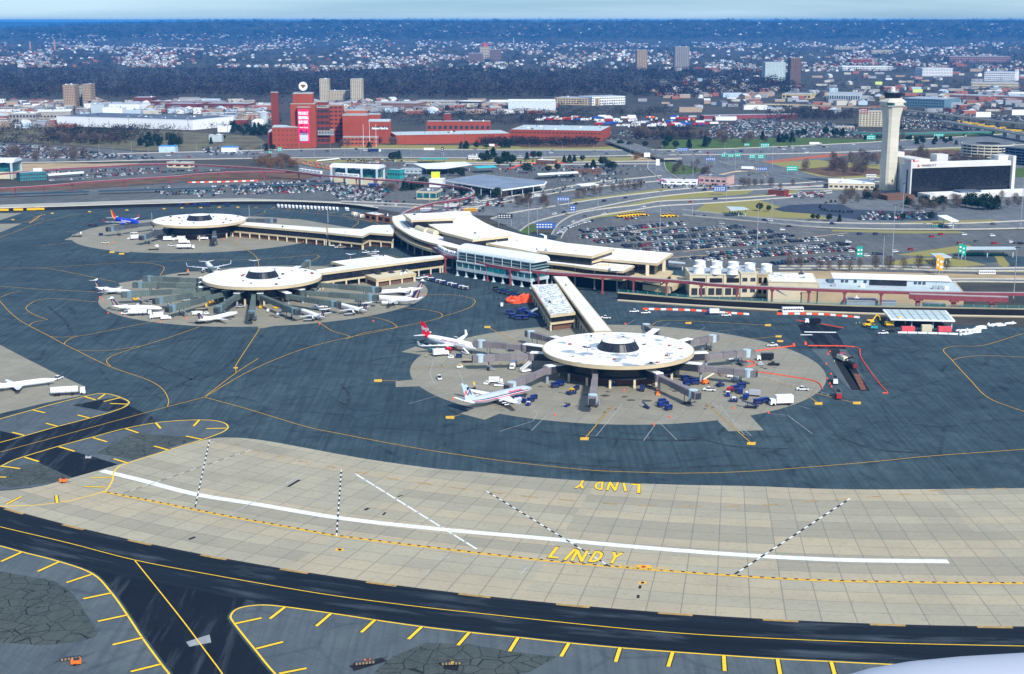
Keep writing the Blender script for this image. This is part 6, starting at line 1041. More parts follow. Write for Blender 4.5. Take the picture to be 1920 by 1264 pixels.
# hotel
g = empty('hotel', (0,0,0), 0, 'ten storey hotel with white end walls and black window front', 'hotel'); zt = 31
A, B = G(1706, 369.5), G(1891, 362.5); d = (B-A).normalized(); n = Vector((-d.y, d.x, 0)); L = (B-A).length
def hb(u0, u1, v0, v1, z0, z1, nm, m): mb = MB(); mb.prism([A+d*u0+n*v0, A+d*u1+n*v0, A+d*u1+n*v1, A+d*u0+n*v1], z0, z1, 0); return mb.build(nm, m, g)
WH = M('white hotel precast', (.62,.61,.58), .75, .08, .1)
hb(0, L, 0, 10.4, 3, zt-4.5, 'front_glazing', BLACKG); 
for f in range(11): hb(.2, L-.2, -.10, .15, 3.2+f*2.15, 3.55+f*2.15, 'floor_band', M('dark bronze band', (.018,.018,.02), .5))
for f in range(10):
    mb = MB(); rr = random.Random(f)
    for k in range(40):
        if rr.random() < .8: u = L*(k+.12)/40; a = A+d*u-n*.07; b = A+d*(u+L/40*.76)-n*.07; mb.face([V3(a, 3.65+f*2.15), V3(b, 3.65+f*2.15), V3(b, 5.2+f*2.15), V3(a, 5.2+f*2.15)])
    mb.build('window_row', glass_mat('hotel glass', (.007,.009,.013), .2), g)
hb(-1.2, L+1.2, -.9, 10.4, zt-4.5, zt, 'roof_band', WH); hb(0, L, .5, 10.2, zt, zt+.1, 'roof', ROOFW); hb(-1.4, -.02, -1.2, 10.5, 0, zt+3.5, 'end_wall', WH); hb(L+.2, L+3.4, -3, 22, 0, zt+4.6, 'end_wall', WH); hb(L-11, L+.1, 4, 16, zt, zt+4.5, 'roof_house', WH); hb(-1.7, -1.42, 3.5, 5.5, 3, 25, 'dark_slot', DKM)
hb(18, 34, 24, 62, 0, zt+1, 'rear_wing', WH); hb(17, 27, 58, 68, 0, zt+5, 'rear_stair_tower', WH); hb(38, 50, 19, 30, zt-4, zt+5.5, 'roof_house', WH); hb(4, 45, 19, 24, 0, zt-2, 'rear_wing', WH)
hb(6, L+20, -24, -3, 0, 4.5, 'podium', WH); hb(14, L+14, -22, -5, 4.5, 4.7, 'podium_roof', ROOFW); hb(40, 62, -20, -8, 4.7, 6.4, 'podium_skylight', ROOFD); hb(-34, -6, -18, 2, 0, 4.2, 'podium', BRICKB)
lettering('MARRIOTT', A+d*17.5-n*.9+Vector((0,0,zt-2.2)), d, (0,0,1), 1.9, DKM, g, 'sign_lettering', 15, .1, .1); mb = MB(); q = A+d*6.5-n*1.05
for s in (-1, 1): mb.hexa([V3(q+d*(s*.3-1.4*0), zt-3.4), V3(q+d*(s*.3+s*1.1), zt-3.4), V3(q+d*(s*.3+s*1.1)+n*.1, zt-3.4), V3(q+d*(s*.3)+n*.1, zt-3.4)], [V3(q-d*.5, zt-.9), V3(q+d*.2, zt-.9), V3(q+d*.2+n*.1, zt-.9), V3(q-d*.5+n*.1, zt-.9)])
mb.build('sign_emblem', PR, g); lettering('Marriott', A+d*3+n*2+Vector((0,0,zt+2)), d, (0,0,1), 2.0, PR, g, 'sign_lettering', 10, .12, .1)
# garages at the right edge
def garage(label, pl, pr, depth, h, lv, wm, curved=False, skew=0):
    A = G(*pl); B = G(*pr); g = empty('parking_garage', (0,0,0), 0, label, 'garage'); d = (B-A).normalized(); n = Vector((-d.y, d.x, 0))
    if curved:
        c = (A+B)/2+n*depth*.5; rx = (B-A).length/2; P = [c+d*rx*math.cos(t)+n*depth*.5*math.sin(t) for t in np.linspace(0, 2*PI, 49)[:-1]]; P = [Vector(q) for q in P]
    else: P = [A, B, B+n*depth, A+n*depth]
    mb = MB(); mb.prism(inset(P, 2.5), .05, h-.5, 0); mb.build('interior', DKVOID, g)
    for k in range(lv): z = h*(k+1)/lv; mb = MB(); mb.prism(P, z-h/lv*.42, z, 0); mb.build('floor_slab', wm, g)
    for i in range(0, len(P), 2 if curved else 1):
        a, b = P[i], P[(i+1) % len(P)]; m_ = 1 if curved else max(2, int((b-a).length/9))
        for j in range(m_): q = a.lerp(b, j/m_); q = q+(sum(P, Vector())/len(P)-q).normalized()*.6; mb = MB(); mb.box(q.x-.35, q.x+.35, q.y-.35, q.y+.35, .05, h-.3); mb.build('pillar', wm, g)
    mb = MB(); q = inset(P, 1.2); mb.prism(q, h, h+.05, 0); mb.build('top_deck', ROAD, g)
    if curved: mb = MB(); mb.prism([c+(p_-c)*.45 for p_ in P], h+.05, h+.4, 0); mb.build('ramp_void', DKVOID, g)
    return g
garage('round spiral ramp garage with pale bands behind the hotel', (1785,296), (1879,302), 60, 17, 5, CONCW, True); garage('dark blue grey square garage cut by the right edge', (1877,306), (1990,318), 80, 19, 6, M('blue grey concrete', (.13,.17,.24), .85, .12))
# central heating and cooling plant
g = bld('cream plant building carrying white cooling towers above black louvres', (1293,556.5), (1388,556.5), 24, 13.5, CREAM, ROOFG, 0, 0, bits=0, name='plant_building'); c0 = Vector(g.location); A = G(1293,556.5)-c0; B = G(1388,556.5)-c0; L = (B-A).length
for k in range(3):
    for (z0, z1, u0, u1, m) in ((8.6, 11.2, .16, .90, DKVOID), (1.2, 5.2, .1, .45, DKM), (1.2, 5.2, .55, .9, DKM)): mb = MB(); mb.box(A.x+L*(k+u0)/3, A.x+L*(k+u1)/3, A.y-.25, A.y-.05, z0, z1); mb.build('louvre' if z0 > 5 else 'roller_door', m, g)
    for r in range(1): mb = MB(); mb.box(A.x+L*(k-.03)/3, A.x+L*(k+.03)/3+.1, A.y-.5, A.y, .1, 13.4); mb.build('pilaster', CREAM, g)
def cooling(px, z, r, h, lab):
    p = G(px[0], px[1], z); g = empty('cooling_tower', (p.x, p.y, z), 0, lab, 'cooling tower'); mb = MB(); n = 20
    mb.rings([[Vector((r*q*math.cos(2*PI*i/n), r*q*math.sin(2*PI*i/n), h*t)) for i in range(n)] for t, q in ((0,1.0),(.25,.93),(.55,.88),(.8,.92),(1,1.0),(1,.93),(.7,.80))], 0, False); mb.build('shell', WHITEP, g); mb = MB(); mb.cyl((0,0,h*.72), r*.8, r*.8, .1, n); mb.build('fan_deck', DKM, g)
    for i in range(n): a = 2*PI*i/n; mb = MB(); mb.beam((r*1.01*math.cos(a), r*1.01*math.sin(a), 0), (r*.90*math.cos(a), r*.90*math.sin(a), h*.5), .12, .12); mb.build('shell_rib', LGREY, g)
for i, (x, y) in enumerate(((1310,511.5),(1341.5,513),(1373.5,514))): cooling((x, y), 13.6, 3.4, 4.0, ['front left','front middle','front right'][i]+' white cooling tower on the cream plant roof')
for i, (x, y) in enumerate(((1313,501.5),(1344.5,503),(1375.5,504),(1406,506.5),(1437,508.5))): cooling((x, y), 13.6, 3.4, 4.2, ['rear left','rear second','rear middle','rear fourth','rightmost rear'][i]+' white cooling tower on the plant roof')
bld('cream middle plant block with two black windows', (1388,557), (1418,557), 26, 14.5, CREAM, ROOFG, 2, 2, fh=.35, name='plant_building'); bld('shadowed open plant bay with dark machinery', (1419,556), (1439,556.5), 20, 13.5, TAN, ROOFG, 2, 2, fh=.6, wmat=DKVOID, name='plant_building'); g = bld('windowless cream plant block with roof fans and outside stair', (1439.5,566), (1531,568), 30, 12.2, CREAM, roof_patchy('pale grey roof', .2), 0, 0, bits=9, name='plant_building')  # open bay: near-black panes stand in for the shade inside it
mb = MB(); p = G(1455,566)-Vector(g.location); mb.beam(V3(p, 8.5)+Vector((-1,-.8,0)), V3(p, 1)+Vector((10,-.8,0)), .9, .5); mb.box(p.x-3, p.x, p.y-1.5, p.y, 8.3, 8.7); mb.build('outside_stair', GREYM, g); mb = MB(); p = G(1480,566)-Vector(g.location); mb.box(p.x, p.x+4.5, p.y-.3, p.y-.05, 4, 10); mb.build('louvre', LGREY, g)
bld('small brown clad hut in front of the cream plant block', (1503,568), (1547,568.5), 7, 6.6, TAN, TAN, 0, 0, bits=1); g = bld('ribbed grey metal shed beside the brown hut', (1548,565), (1578,566), 10, 7.4, GREYM, ROOFG, 0, 0, bits=0); mb = MB(); p0 = G(1548,565)-Vector(g.location); p1 = G(1578,566)-Vector(g.location)
for k in range(9): mb.box(p0.x+.2, p1.x-.2, p0.y-.3, p0.y-.05, .5+k*.75, .8+k*.75)
mb.build('louvre', LGREY, g)
g = bld('long tan walled service building with pale roof behind the guideway', (1533,569), (1806,577), 34, 8.6, TAN, LGREY, 0, 0, bits=0); A2 = G(1533,569)-Vector(g.location); B2 = G(1806,577)-Vector(g.location); d2 = (B2-A2).normalized(); n2 = Vector((-d2.y, d2.x, 0)); L2 = (B2-A2).length
def sb(u0, u1, v0, v1, z0, z1, nm, m): mb = MB(); mb.prism([A2+d2*u0+n2*v0, A2+d2*u1+n2*v0, A2+d2*u1+n2*v1, A2+d2*u0+n2*v1], z0, z1, 0); mb.build(nm, m, g)
sb(10, L2*.93, 16, 32, 8.7, 12.2, 'upper_storey', LGREY); sb(9, L2*.94, 15.2, 33, 12.2, 12.6, 'upper_roof', ROOFW); sb(L2*.37, L2*.63, 15.6, 15.9, 8.8, 12.0, 'black_glazing', BLACKG)
for u in (.06, .17, .2, .26, .33, .68, .71, .74): sb(L2*u, L2*(u+.02), 15.7, 15.95, 10, 11.4, 'window', WIN)
for u in (.1, .3, .8, .84, .88): sb(L2*u, L2*u+2.4, 8, 11, 8.7, 10.4, 'roof_plant', random.choice([GREYM, WHITEP, DKM]))
bld('flat grey service shed with blue roof behind the fence', (1587,577), (1646,579), 9, 4.5, GREYM, ROOFD, 0, 0, bits=4); bld('second grey shed with lower roof behind the fence', (1652,580), (1680,581), 8, 4, GREYM, ROOFG, 0, 0, bits=1); bld('white corrugated container shed behind the fence', (1731,583), (1772,584), 5, 4, CREAM, ROOFW, 0, 0, bits=0)
def canopy(name, label, P, z, legs, mat, th=.5, legz=None, sub=None):
    g = empty(name, (0,0,0), 0, label, 'canopy'); P = GL(P, z); mb = MB(); mb.prism(P, z-th, z, 0); mb.build('canopy_roof', mat, g)
    mb = MB(); c = sum(P, Vector())/len(P); q = inset(P, 1.0)
    if sub: mb.prism(q, z+.02, z+.08, 0); o = mb.build('roof_panel', sub, g)
    for (x, y) in legs: p = G(x, y, z); mb = MB(); mb.box(p.x-.3, p.x+.3, p.y-.3, p.y+.3, .05, z-th); mb.build('post', LGREY, g)
    return g
g = canopy('canopy', 'tilted looking white framed canopy with glass panels over the service road', [(1655,580),(1774,582),(1791,601),(1670,598)], 5.2, [(1665,584),(1700,585),(1740,586),(1770,586),(1675,596),(1710,597),(1750,598),(1785,599)], WHITEP, .8, sub=M('pale green glass', (.52,.62,.60), .25, .1, .4)); P = GL([(1655,580),(1774,582),(1791,601),(1670,598)], 5.2)
for k in range(1, 8): mb = MB(); mb.beam(P[0].lerp(P[1], k/8)+Vector((0,0,.1)), P[3].lerp(P[2], k/8)+Vector((0,0,.1)), .45, .2); mb.build('glazing_bar', M('teal grey bar', (.25,.33,.38)), g)
mb = MB(); mb.beam(P[0].lerp(P[3], .5)+Vector((0,0,.1)), P[1].lerp(P[2], .5)+Vector((0,0,.1)), .35, .2); mb.build('glazing_bar', M('teal grey bar', (.25,.33,.38)), g)
canopy('toll_canopy', 'long flat grey toll canopy at the far right', [(1802,462.5),(1905,462.5),(1905,467),(1803,467.5)], 6, [(1806,466),(1852,466),(1900,466)], LGREY); canopy('toll_canopy', 'small slanting grey toll canopy with yellow machines below', [(1744,475),(1768,474.5),(1785,482),(1758,484)], 5.5, [(1752,480),(1775,481)], LGREY); canopy('toll_canopy', 'grey toll canopy above the grass left of the hotel car park', [(1362,387),(1395,388),(1404,392),(1370,394.5)], 6, [(1370,391),(1385,392),(1398,391)], LGREY); canopy('toll_canopy', 'white toll canopy with red white panels by the hotel lot', [(1757,404),(1775,403),(1798,414),(1783,416)], 7, [(1770,410),(1788,414)], WHITEP); canopy('walkway_roof', 'pale flat walkway roof right of the terminal end', [(1246,488),(1285,492),(1284,494),(1243,491)], 5, [(1250,490),(1280,493)], LGREY)
for i, (x, y) in enumerate([(1810+k*5.2, 478) for k in range(7)]+[(1855+k*5.2, 479) for k in range(6)]+[(1752,491),(1757,493),(1763,492),(1768,494),(1774,493),(1780,492)]+[(1748+k*4, 425) for k in range(6)]+[(1368+k*5, 402) for k in range(6)]): p = G(x, y); g = empty('toll_machine', p, 0, 'green toll machine with yellow top in the toll lanes '+('at the far right' if i < 13 else 'under the small slanting canopy' if i < 19 else 'by the hotel lot canopy' if i < 25 else 'under the upper grey canopy'), 'toll machine', 'toll machines'); mb = MB(); mb.box(-.6,.6,-1,1,.05,1.6); mb.build('cabinet', TEALP, g); mb = MB(); mb.box(-.5,.5,-.6,.6,1.6,2.3); mb.build('cabinet_top', YEL, g)
# covered walkways of the long car park
for i, (a, b) in enumerate((((0,364.7),(166.5,359.4)), ((185,358.5),(415,351.5)), ((433.7,349.7),(649,342.8)))): A = G(*a, 3); B = G(*b, 3); g = empty('walkway_shelter', (0,0,0), 0, 'long thin dark teal shelter roof, %s of three in the left car park' % ['leftmost','middle','rightmost'][i], 'shelter'); mb = MB(); mb.beam(A, B, 5, .7); mb.build('shelter_roof', M('dark teal roof', (.01,.05,.09), .5), g); d = (B-A); n_ = int(d.length/14)
for k in range(n_): q = A+d*k/n_; mb = MB(); mb.box(q.x-.15, q.x+.15, q.y-.15, q.y+.15, .05, 2.7); mb.build('post', GREYM, g)

# ------------------------------------------------------------------ rental car area
bld('glass fronted grey roofed customer building inside the track loop', (781,374), (818.5,375), 22, 7.5, CREAM, ROOFD, 1, 3, fh=.75, fw=.9, wmat=BLUEG); bld('white block with yellow green sign beside the rental canopy', (805,351), (830,351.5), 12, 8, WHITEP, ROOFW, 0, 0, bits=0)
g = bld('bright yellow green sign cube on the white block', (809,349), (824.5,349), 6, 13.5, M('yellow green sign', (.62,.78,.04), .5, .06), M('yellow green sign', (.62,.78,.04)), 0, 0, bits=0, name='sign_box', z0=8.2); 
canopy('canopy', 'very large blue grey flat canopy roof with white edge', [(832,338),(905,327),(1026,340),(1022,345),(942,356)], 8, [(850,343),(866,346),(884,349),(902,352),(920,355),(940,356),(960,353),(980,350),(1000,348),(1018,345)], WHITEP, 1.1, sub=M('blue grey canopy roof', (.20,.25,.33), .7, .2, .05)); mb = MB(); mb.prism(GL([(850,350),(940,364),(1022,352),(905,340)]), .06, 2.2, 0); tag(mb.build('loading_platform', CONCG), 'pale platform under the very large blue grey canopy', 'platform')
canopy('canopy', 'white sloping canopy roof near the highway', [(775,307),(872,303),(885,308.5),(835,316),(798,316)], 7, [(800,314),(820,314),(840,313),(860,310),(880,308)], ROOFW); canopy('canopy', 'narrow white canopy between two parking rows', [(1007,325),(1082,321),(1085,324),(1009,328)], 5, [(1010,326),(1045,325),(1080,323)], WHITEP); canopy('canopy', 'square white fuel canopy with green sign', [(1079,345),(1112,343),(1124,346.5),(1090,348.5)], 5.5, [(1086,346),(1100,347),(1116,346)], WHITEP); canopy('canopy', 'green edged fuel canopy close to the highway', [(785,296),(838,296),(838,298.5),(787,298.5)], 5, [(790,297),(812,297),(834,297)], TEALP); canopy('canopy', 'turquoise edged canopy right of the sloping white canopy', [(887,312),(925,310),(932,313),(895,315)], 6, [(895,313),(925,312)], M('turquoise trim', (.05,.5,.55)))
for a, b, dd, h, wm, rm, l in (((685,320),(712,320),18,8,REDD,ROOFG,'maroon shed with pale roof left of the rental buildings'),((752,325),(792,326),10,5,LGREY,ROOFG,'long low grey office below the white canopy'),((726,334),(750,335.5),9,9,TEALP,ROOFG,'teal glass block adjoining the rental car station'),((1005,310),(1040,311),12,6,BRICKB,ROOFW,'brown building with white roof edge among rental lots'),((1026,316),(1041,316),8,4,TAN,TAN,'tiny tan hut beside the brown building'),((1076,327),(1128,326),14,5,BRICKB,M('brown roof',(.13,.10,.09)),'wide brown roofed shed in the rental lots'),((1310,345),(1362,348),22,8,M('pink wall',(.6,.4,.36)),ROOFD,'pink framed diner like station with dark roof panel'),((1240,346),(1308,347),8,5,WHITEP,ROOFW,'long low station with red and purple fascia'),((878,298),(900,298.5),10,4,WHITEP,DKM,'dark roofed low pavilion beside evergreens'),((1440,366),(1470,368),12,5,REDD,ROOFD,'dark embankment building under the ramp')): bld(l, a, b, dd, h, wm, rm, 1, 5, fh=.3, bits=2)
g = empty('fascia_sign', G(1274,346), 0, 'red and purple stripe fascia on the long low station', 'sign'); mb = MB(); mb.box(-22,22,-.6,-.4,4.2,5.2); mb.build('red_stripe', M('deep red sign', (.45,.02,.06)), g); mb = MB(); mb.box(-20,22,-.6,-.4,3.3,4.1); mb.build('purple_stripe', M('purple sign', (.22,.12,.4)), g)
for a, b, h, l in (((24,337),(90,339),6,'low teal glazed office with roof sign at the left edge'),): g = bld(l, (38,340), (88,337), 14, 8.5, M('teal cladding', (.05,.19,.22)), ROOFG, 2, 10, fh=.4, wmat=DKM)
bld('white sign board block on the teal office', (64,337), (80,336.5), 3, 11.5, WHITEP, ROOFW, 0, 0, bits=0, z0=8.6, name='sign_box'); bld('long white carport roof over parked cars left', (91,336), (158,331), 5, 5, WHITEP, ROOFW, 0, 0, bits=0, z0=3.4, name='carport'); bld('beige garage with three dark openings under the track', (313,314), (356,315), 12, 6, CREAM, ROOFG, 1, 3, fh=.6, wmat=DKVOID)
bld('small brick hut with orange door by the vans', (684,412), (706,416), 9, 5.5, M('orange brick', (.36,.17,.09)), ROOFW, 1, 2, fh=.6, wmat=DKVOID); bld('brown sided shed right of the brick hut', (706,415), (733,420), 9, 5, M('orange brick', (.36,.17,.09)), DKM, 1, 2, fh=.6, wmat=DKVOID)
for i in range(7): p = G(663+i*4, 403+i*1.2); mb = MB(); mb.box(-1.6,1.6,-1.2,1.2,.05,2.6); o = mb.build('crate', [TAN, WHITEP, LGREY, M('orange brick', (.36,.17,.09)), WHITEP][i % 5], None, p); tag(o, 'box shaped crate in the row left of the brick hut', 'crate', 'crates by the brick hut')

# ------------------------------------------------------------------ brewery
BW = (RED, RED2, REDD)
def bz(x, y): return (x/6.857+480, y/6.857+140)
BRW = empty('brewery', (0,0,0), 0, 'huge red brick brewery with tall blocks, chimney shaft and pink banner', 'brewery')
def bb_(xl, xr, ybase, ytop, depth, m, rm=ROOFG, nf=0, nw=0, name='block', z0=.04, fw=.75, fh=.45, setback=0):
    "xl/xr/ytop in zoomed pixels of the front face; base row ybase"
    pl = bz(xl, ybase); pr = bz(xr, ybase); A = G(*pl); B = G(*pr); 
    yt = bz(0, ytop)[1]; v = (632-yt)/FPX; yd = A.y; hgt = H+yd*((-ST+v*CT)/(CT+v*ST))
    A = A+Vector((0, setback, 0)); B = B+Vector((0, setback, 0))
    if setback: s_ = (yd+setback)/yd; A.x *= s_; B.x *= s_; hgt = H+(yd+setback)*((-ST+v*CT)/(CT+v*ST))
    C = B+Vector((B.x/B.y*depth*.6, depth, 0)); D = A+Vector((A.x/A.y*depth*.6, depth, 0)); mb = MB(); mb.prism([A, B, C, D], z0, hgt, 0); mb.build(name, m, BRW)
    mb = MB(); mb.prism(inset([A, B, C, D], .8), hgt, hgt+.08, 0); mb.build('roof', rm, BRW); mb = MB(); mb.prism(inset([A, B, C, D], -.3), hgt-.9, hgt-.02, 0); mb.build('parapet', CONCG, BRW)
    if nf: window_rows(BRW, A, B, z0+1, hgt-1, nf, nw, DKM, fw, fh, .12)
    return A, B, hgt
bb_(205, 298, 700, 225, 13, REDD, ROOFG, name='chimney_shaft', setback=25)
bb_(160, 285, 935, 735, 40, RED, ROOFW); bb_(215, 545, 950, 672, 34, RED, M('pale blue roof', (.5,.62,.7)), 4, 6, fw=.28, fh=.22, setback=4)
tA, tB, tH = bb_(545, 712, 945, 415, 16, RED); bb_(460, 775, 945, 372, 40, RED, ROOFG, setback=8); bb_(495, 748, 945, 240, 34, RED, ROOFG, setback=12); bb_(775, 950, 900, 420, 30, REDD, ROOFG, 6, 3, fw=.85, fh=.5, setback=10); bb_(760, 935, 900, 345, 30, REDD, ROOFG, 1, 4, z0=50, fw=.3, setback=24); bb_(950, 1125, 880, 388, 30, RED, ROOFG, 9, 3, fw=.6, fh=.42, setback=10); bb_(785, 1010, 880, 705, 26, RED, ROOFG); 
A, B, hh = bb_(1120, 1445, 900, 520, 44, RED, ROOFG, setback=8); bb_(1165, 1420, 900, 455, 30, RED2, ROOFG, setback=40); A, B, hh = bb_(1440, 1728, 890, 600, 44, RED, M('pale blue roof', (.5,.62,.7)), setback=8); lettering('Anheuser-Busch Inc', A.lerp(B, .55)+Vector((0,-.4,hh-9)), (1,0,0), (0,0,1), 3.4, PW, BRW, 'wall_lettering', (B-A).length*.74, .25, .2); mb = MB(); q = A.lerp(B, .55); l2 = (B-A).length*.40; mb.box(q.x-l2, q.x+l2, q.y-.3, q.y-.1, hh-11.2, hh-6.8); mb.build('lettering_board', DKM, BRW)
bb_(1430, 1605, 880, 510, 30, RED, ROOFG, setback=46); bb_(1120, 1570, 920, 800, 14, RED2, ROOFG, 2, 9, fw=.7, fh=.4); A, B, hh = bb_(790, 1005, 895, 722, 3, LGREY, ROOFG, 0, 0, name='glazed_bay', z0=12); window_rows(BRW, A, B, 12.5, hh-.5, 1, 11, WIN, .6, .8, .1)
# banner with words and a pale can
A = Vector(tA); B = Vector(tB); L = B.x-A.x; yb = A.y-.35; mb = MB(); mb.box(A.x+.5, B.x-1.5, yb, yb+.25, 7, tH-3); mb.build('banner', M('magenta banner', (.82,.02,.13), .6, .04), BRW); cx_ = (A.x+B.x)/2-.5
for i, s in enumerate(('PROUDLY', 'BREWING', 'BUD HERE.')): lettering(s, (cx_, yb-.05, tH-8-i*5.6), (1,0,0), (0,0,1), 4.2, PW, BRW, 'banner_lettering', L*.74, .22, .06)
for i, x in enumerate((-.18, .18)): lettering('always' if i == 0 else 'fresh', (cx_+L*x, yb-.05, tH-26), (1,0,0), (0,0,1), 2.2, PW, BRW, 'banner_lettering', L*.30, .1, .06)
mb = MB(); cz0, cz1 = 9, tH-33; cw = L*.33; mb.rings([[Vector((cx_+cw*q*math.cos(a_), yb-.5-.8*math.sin(a_)*0, z)) for a_ in (PI, 0)]+[Vector((cx_+cw*q, yb-.9, z)), Vector((cx_-cw*q, yb-.9, z))] for z, q in ((cz0,.82),(cz0+2,1),(cz1-3,1),(cz1,.8))]); mb.build('banner_can', M('can silver', (.62,.63,.68), .4, .12, .15), BRW)
lettering('Bud', (cx_, yb-1.0, cz0+11), (1,0,0), (0,0,1), 6, PN, BRW, 'banner_lettering', cw*1.5, .15, .05); mb = MB(); mb.box(cx_-cw*.9, cx_-cw*.1, yb-1.05, yb-.93, cz0+20, cz0+21.5); mb.build('can_red_mark', PR, BRW)
# round white sign on the roof: an eagle in brown with a red ring
p0 = G(*bz(625, 945)); y_ = p0.y+20; def_z = lambda ypx: H+y_*((-ST+(632-ypx)/FPX*CT)/(CT+(632-ypx)/FPX*ST)); zc = def_z(140+150/6.857); xx = (bz(630,0)[0]-960)/FPX*(y_/CT)*1.0; xx = G(*bz(630,945)).x*(y_/p0.y)
g = empty('round_sign', (xx, y_, zc), 0, 'round white rooftop sign with a brown spread eagle above the brewery', 'sign'); mb = MB(); mb.cyl((0,0,0), 5.6, 5.6, .8, 40, 0, 'y'); mb.build('disc', WHITEP, g); mb = MB(); BR_ = M('eagle brown', (.22,.09,.04), .7)
mb.poly([Vector(q+(0,)) for q in ((-3.8,1.4),(-2.2,2.4),(-.6,1.6),(-.2,2.6),(.8,2.7),(.8,1.8),(2.4,1.9),(4.0,.4),(2.6,.5),(3.2,-.6),(1.6,-.4),(1.9,-1.6),(.8,-1.1),(.9,-2.8),(-.2,-2.0),(-1.0,-2.9),(-.9,-1.2),(-2.0,-1.4),(-1.4,-.4),(-3.0,-.4),(-2.0,.4))], 0, 0); o = mb.build('eagle_emblem', BR_, g); o.rotation_euler = (PI/2, 0, 0); o.location = (0, -.05, 0)
mb = MB(); mb.beam((-2,.6,-5.2),(-3,.6,-12),.4,.4); mb.beam((2,.6,-5.2),(3,.6,-12),.4,.4); mb.beam((-3,.6,-9),(3,.6,-9),.3,.3); mb.build('sign_frame', DKM, g)
for i, x in enumerate((1383,1462,1545)): p = G(*bz(x, 930)); mb = MB(); mb.cyl((0,0,.05), .28, .18, 29+(i == 1)*3, 8); o = mb.build('flagpole', WHITEP, None, p); tag(o, ['left','tallest middle','right'][i]+' white flagpole in front of the brewery', 'flagpole')
# long red plant east of the brewery
bld('long low red brick hall with pale roof right of the brewery', (742,271), (957,267), 60, 12, RED, LGREY, 0, 0, bits=14, name='factory_hall'); bld('red brick factory hall with loading doors and blue grey roof', (957,262), (1127,265), 90, 14, RED, LGREY, 2, 24, fh=.25, wmat=DKM, bits=16, name='factory_hall'); bld('red brick penthouse row on the long hall', (800,250), (920,250), 20, 17, RED, ROOFG, 1, 12, fh=.3, bits=5, name='factory_hall'); bld('small red stair tower on the long hall', (832,244), (846,244), 12, 24, REDD, ROOFG, 0, 0, bits=0, name='factory_hall')

# ------------------------------------------------------------------ other named buildings, near to far
bld('long white warehouse with dark roof behind the scrub', (107,236), (362,244), 95, 15, M('white warehouse wall', (.80,.82,.84), .6, .04, .03), ROOFD, 0, 0, bits=22, name='warehouse', skew=.12); bld('pale grey cube shed on the warehouse roof line', (171,215), (196,215), 30, 18, LGREY, ROOFG, 0, 0); bld('white shed beside the grey cube', (193,219), (230,219), 26, 15, WHITEP, ROOFW, 0, 0); bld('old pale brick works at the left', (18,232), (68,232), 50, 16, M('grey brick', (.35,.33,.30)), ROOFW, 2, 8); bld('grey shed with rust red roof strip at the left', (68,230), (134,229), 60, 17, M('grey brick', (.35,.33,.30)), ROOFW, 1, 10, fh=.3); bld('white rear warehouse behind the long one', (158,208), (262,209), 50, 13, WHITEP, ROOFG, 0, 0)
p = G(484,239); g = empty('storage_tank', p, 0, 'domed white storage tank left of the brewery', 'tank'); mb = MB(); mb.cyl((0,0,.04), 10, 10, 9, 28); mb.build('tank_wall', WHITEP, g); mb = MB(); mb.rings([[Vector((10.2*q*math.cos(2*PI*i/28), 10.2*q*math.sin(2*PI*i/28), z)) for i in range(28)] for q, z in ((1,9.04),(.8,11),(.45,12.6),(.05,13.2))]); mb.build('dome', WHITEP, g)
p = G(494,232); g = empty('storage_tank', p, 0, 'taller grey cylindrical tank behind the domed one', 'tank'); mb = MB(); mb.cyl((0,0,.04), 7, 7, 17, 24); mb.build('tank_wall', LGREY, g); mb = MB(); mb.cyl((0,0,17.04), 7.2, 2, 1.4, 24); mb.build('tank_roof', ROOFG, g)
bld('red windowless shed left of the domed tank', (434,235), (463,235), 16, 8, REDD, ROOFG, 0, 0); bld('small white shed below the red shed', (408,248), (433,248), 14, 9, WHITEP, ROOFW, 0, 0); bld('blue roofed white shop at the highway', (415,285), (443,285), 16, 6, WHITEP, M('bright blue roof', (.05,.25,.62), .6), 0, 0, bits=0, par=0); bld('white and blue long shed at the highway', (298,286), (329,286), 14, 8, M('pale blue wall', (.5,.66,.78)), M('bright blue roof', (.05,.25,.62)), 0, 0, bits=0, par=0); bld('tiny white kiosk in the scrub field', (392,266), (416,266), 12, 9, LGREY, ROOFW, 0, 0)
def apt(l, pl, pr, dep, ytop, wm, nf, nw, **k):
    A = G(*pl); v = (632-ytop)/FPX; h = H+A.y*((-ST+v*CT)/(CT+v*ST)); return bld(l, pl, pr, dep, h, wm, ROOFG, nf, nw, name='apartment_tower', cat='tower', bits=2, **k)
TB = M('tan brick tower', (.40,.29,.19), .9, .1, .05); TG = M('grey brick tower', (.30,.28,.27), .9, .1, .05); BT = M('beige brick tower', (.52,.45,.34), .9, .1, .05)
apt('tan apartment tower, left of the linked pair at far left', (120,203), (142,203), 30, 159, TB, 14, 7, fw=.5); apt('tan apartment tower, right of the linked pair at far left', (156,203), (172,203), 30, 158, TB, 14, 6, fw=.5); apt('pale blue banded link between the two tan towers', (142,201), (156,201), 20, 161, LGREY, 14, 4, fw=.9)
apt('beige apartment tower left of the slab behind the brewery', (600,193), (617,193), 26, 148, BT, 18, 5, fw=.45); apt('beige apartment tower right of the slab behind the brewery', (658,194), (680,194), 28, 148, BT, 18, 6, fw=.45); apt('low wide beige slab block between the two beige towers', (617,192), (657,192), 22, 170, BT, 8, 14, fw=.5); 
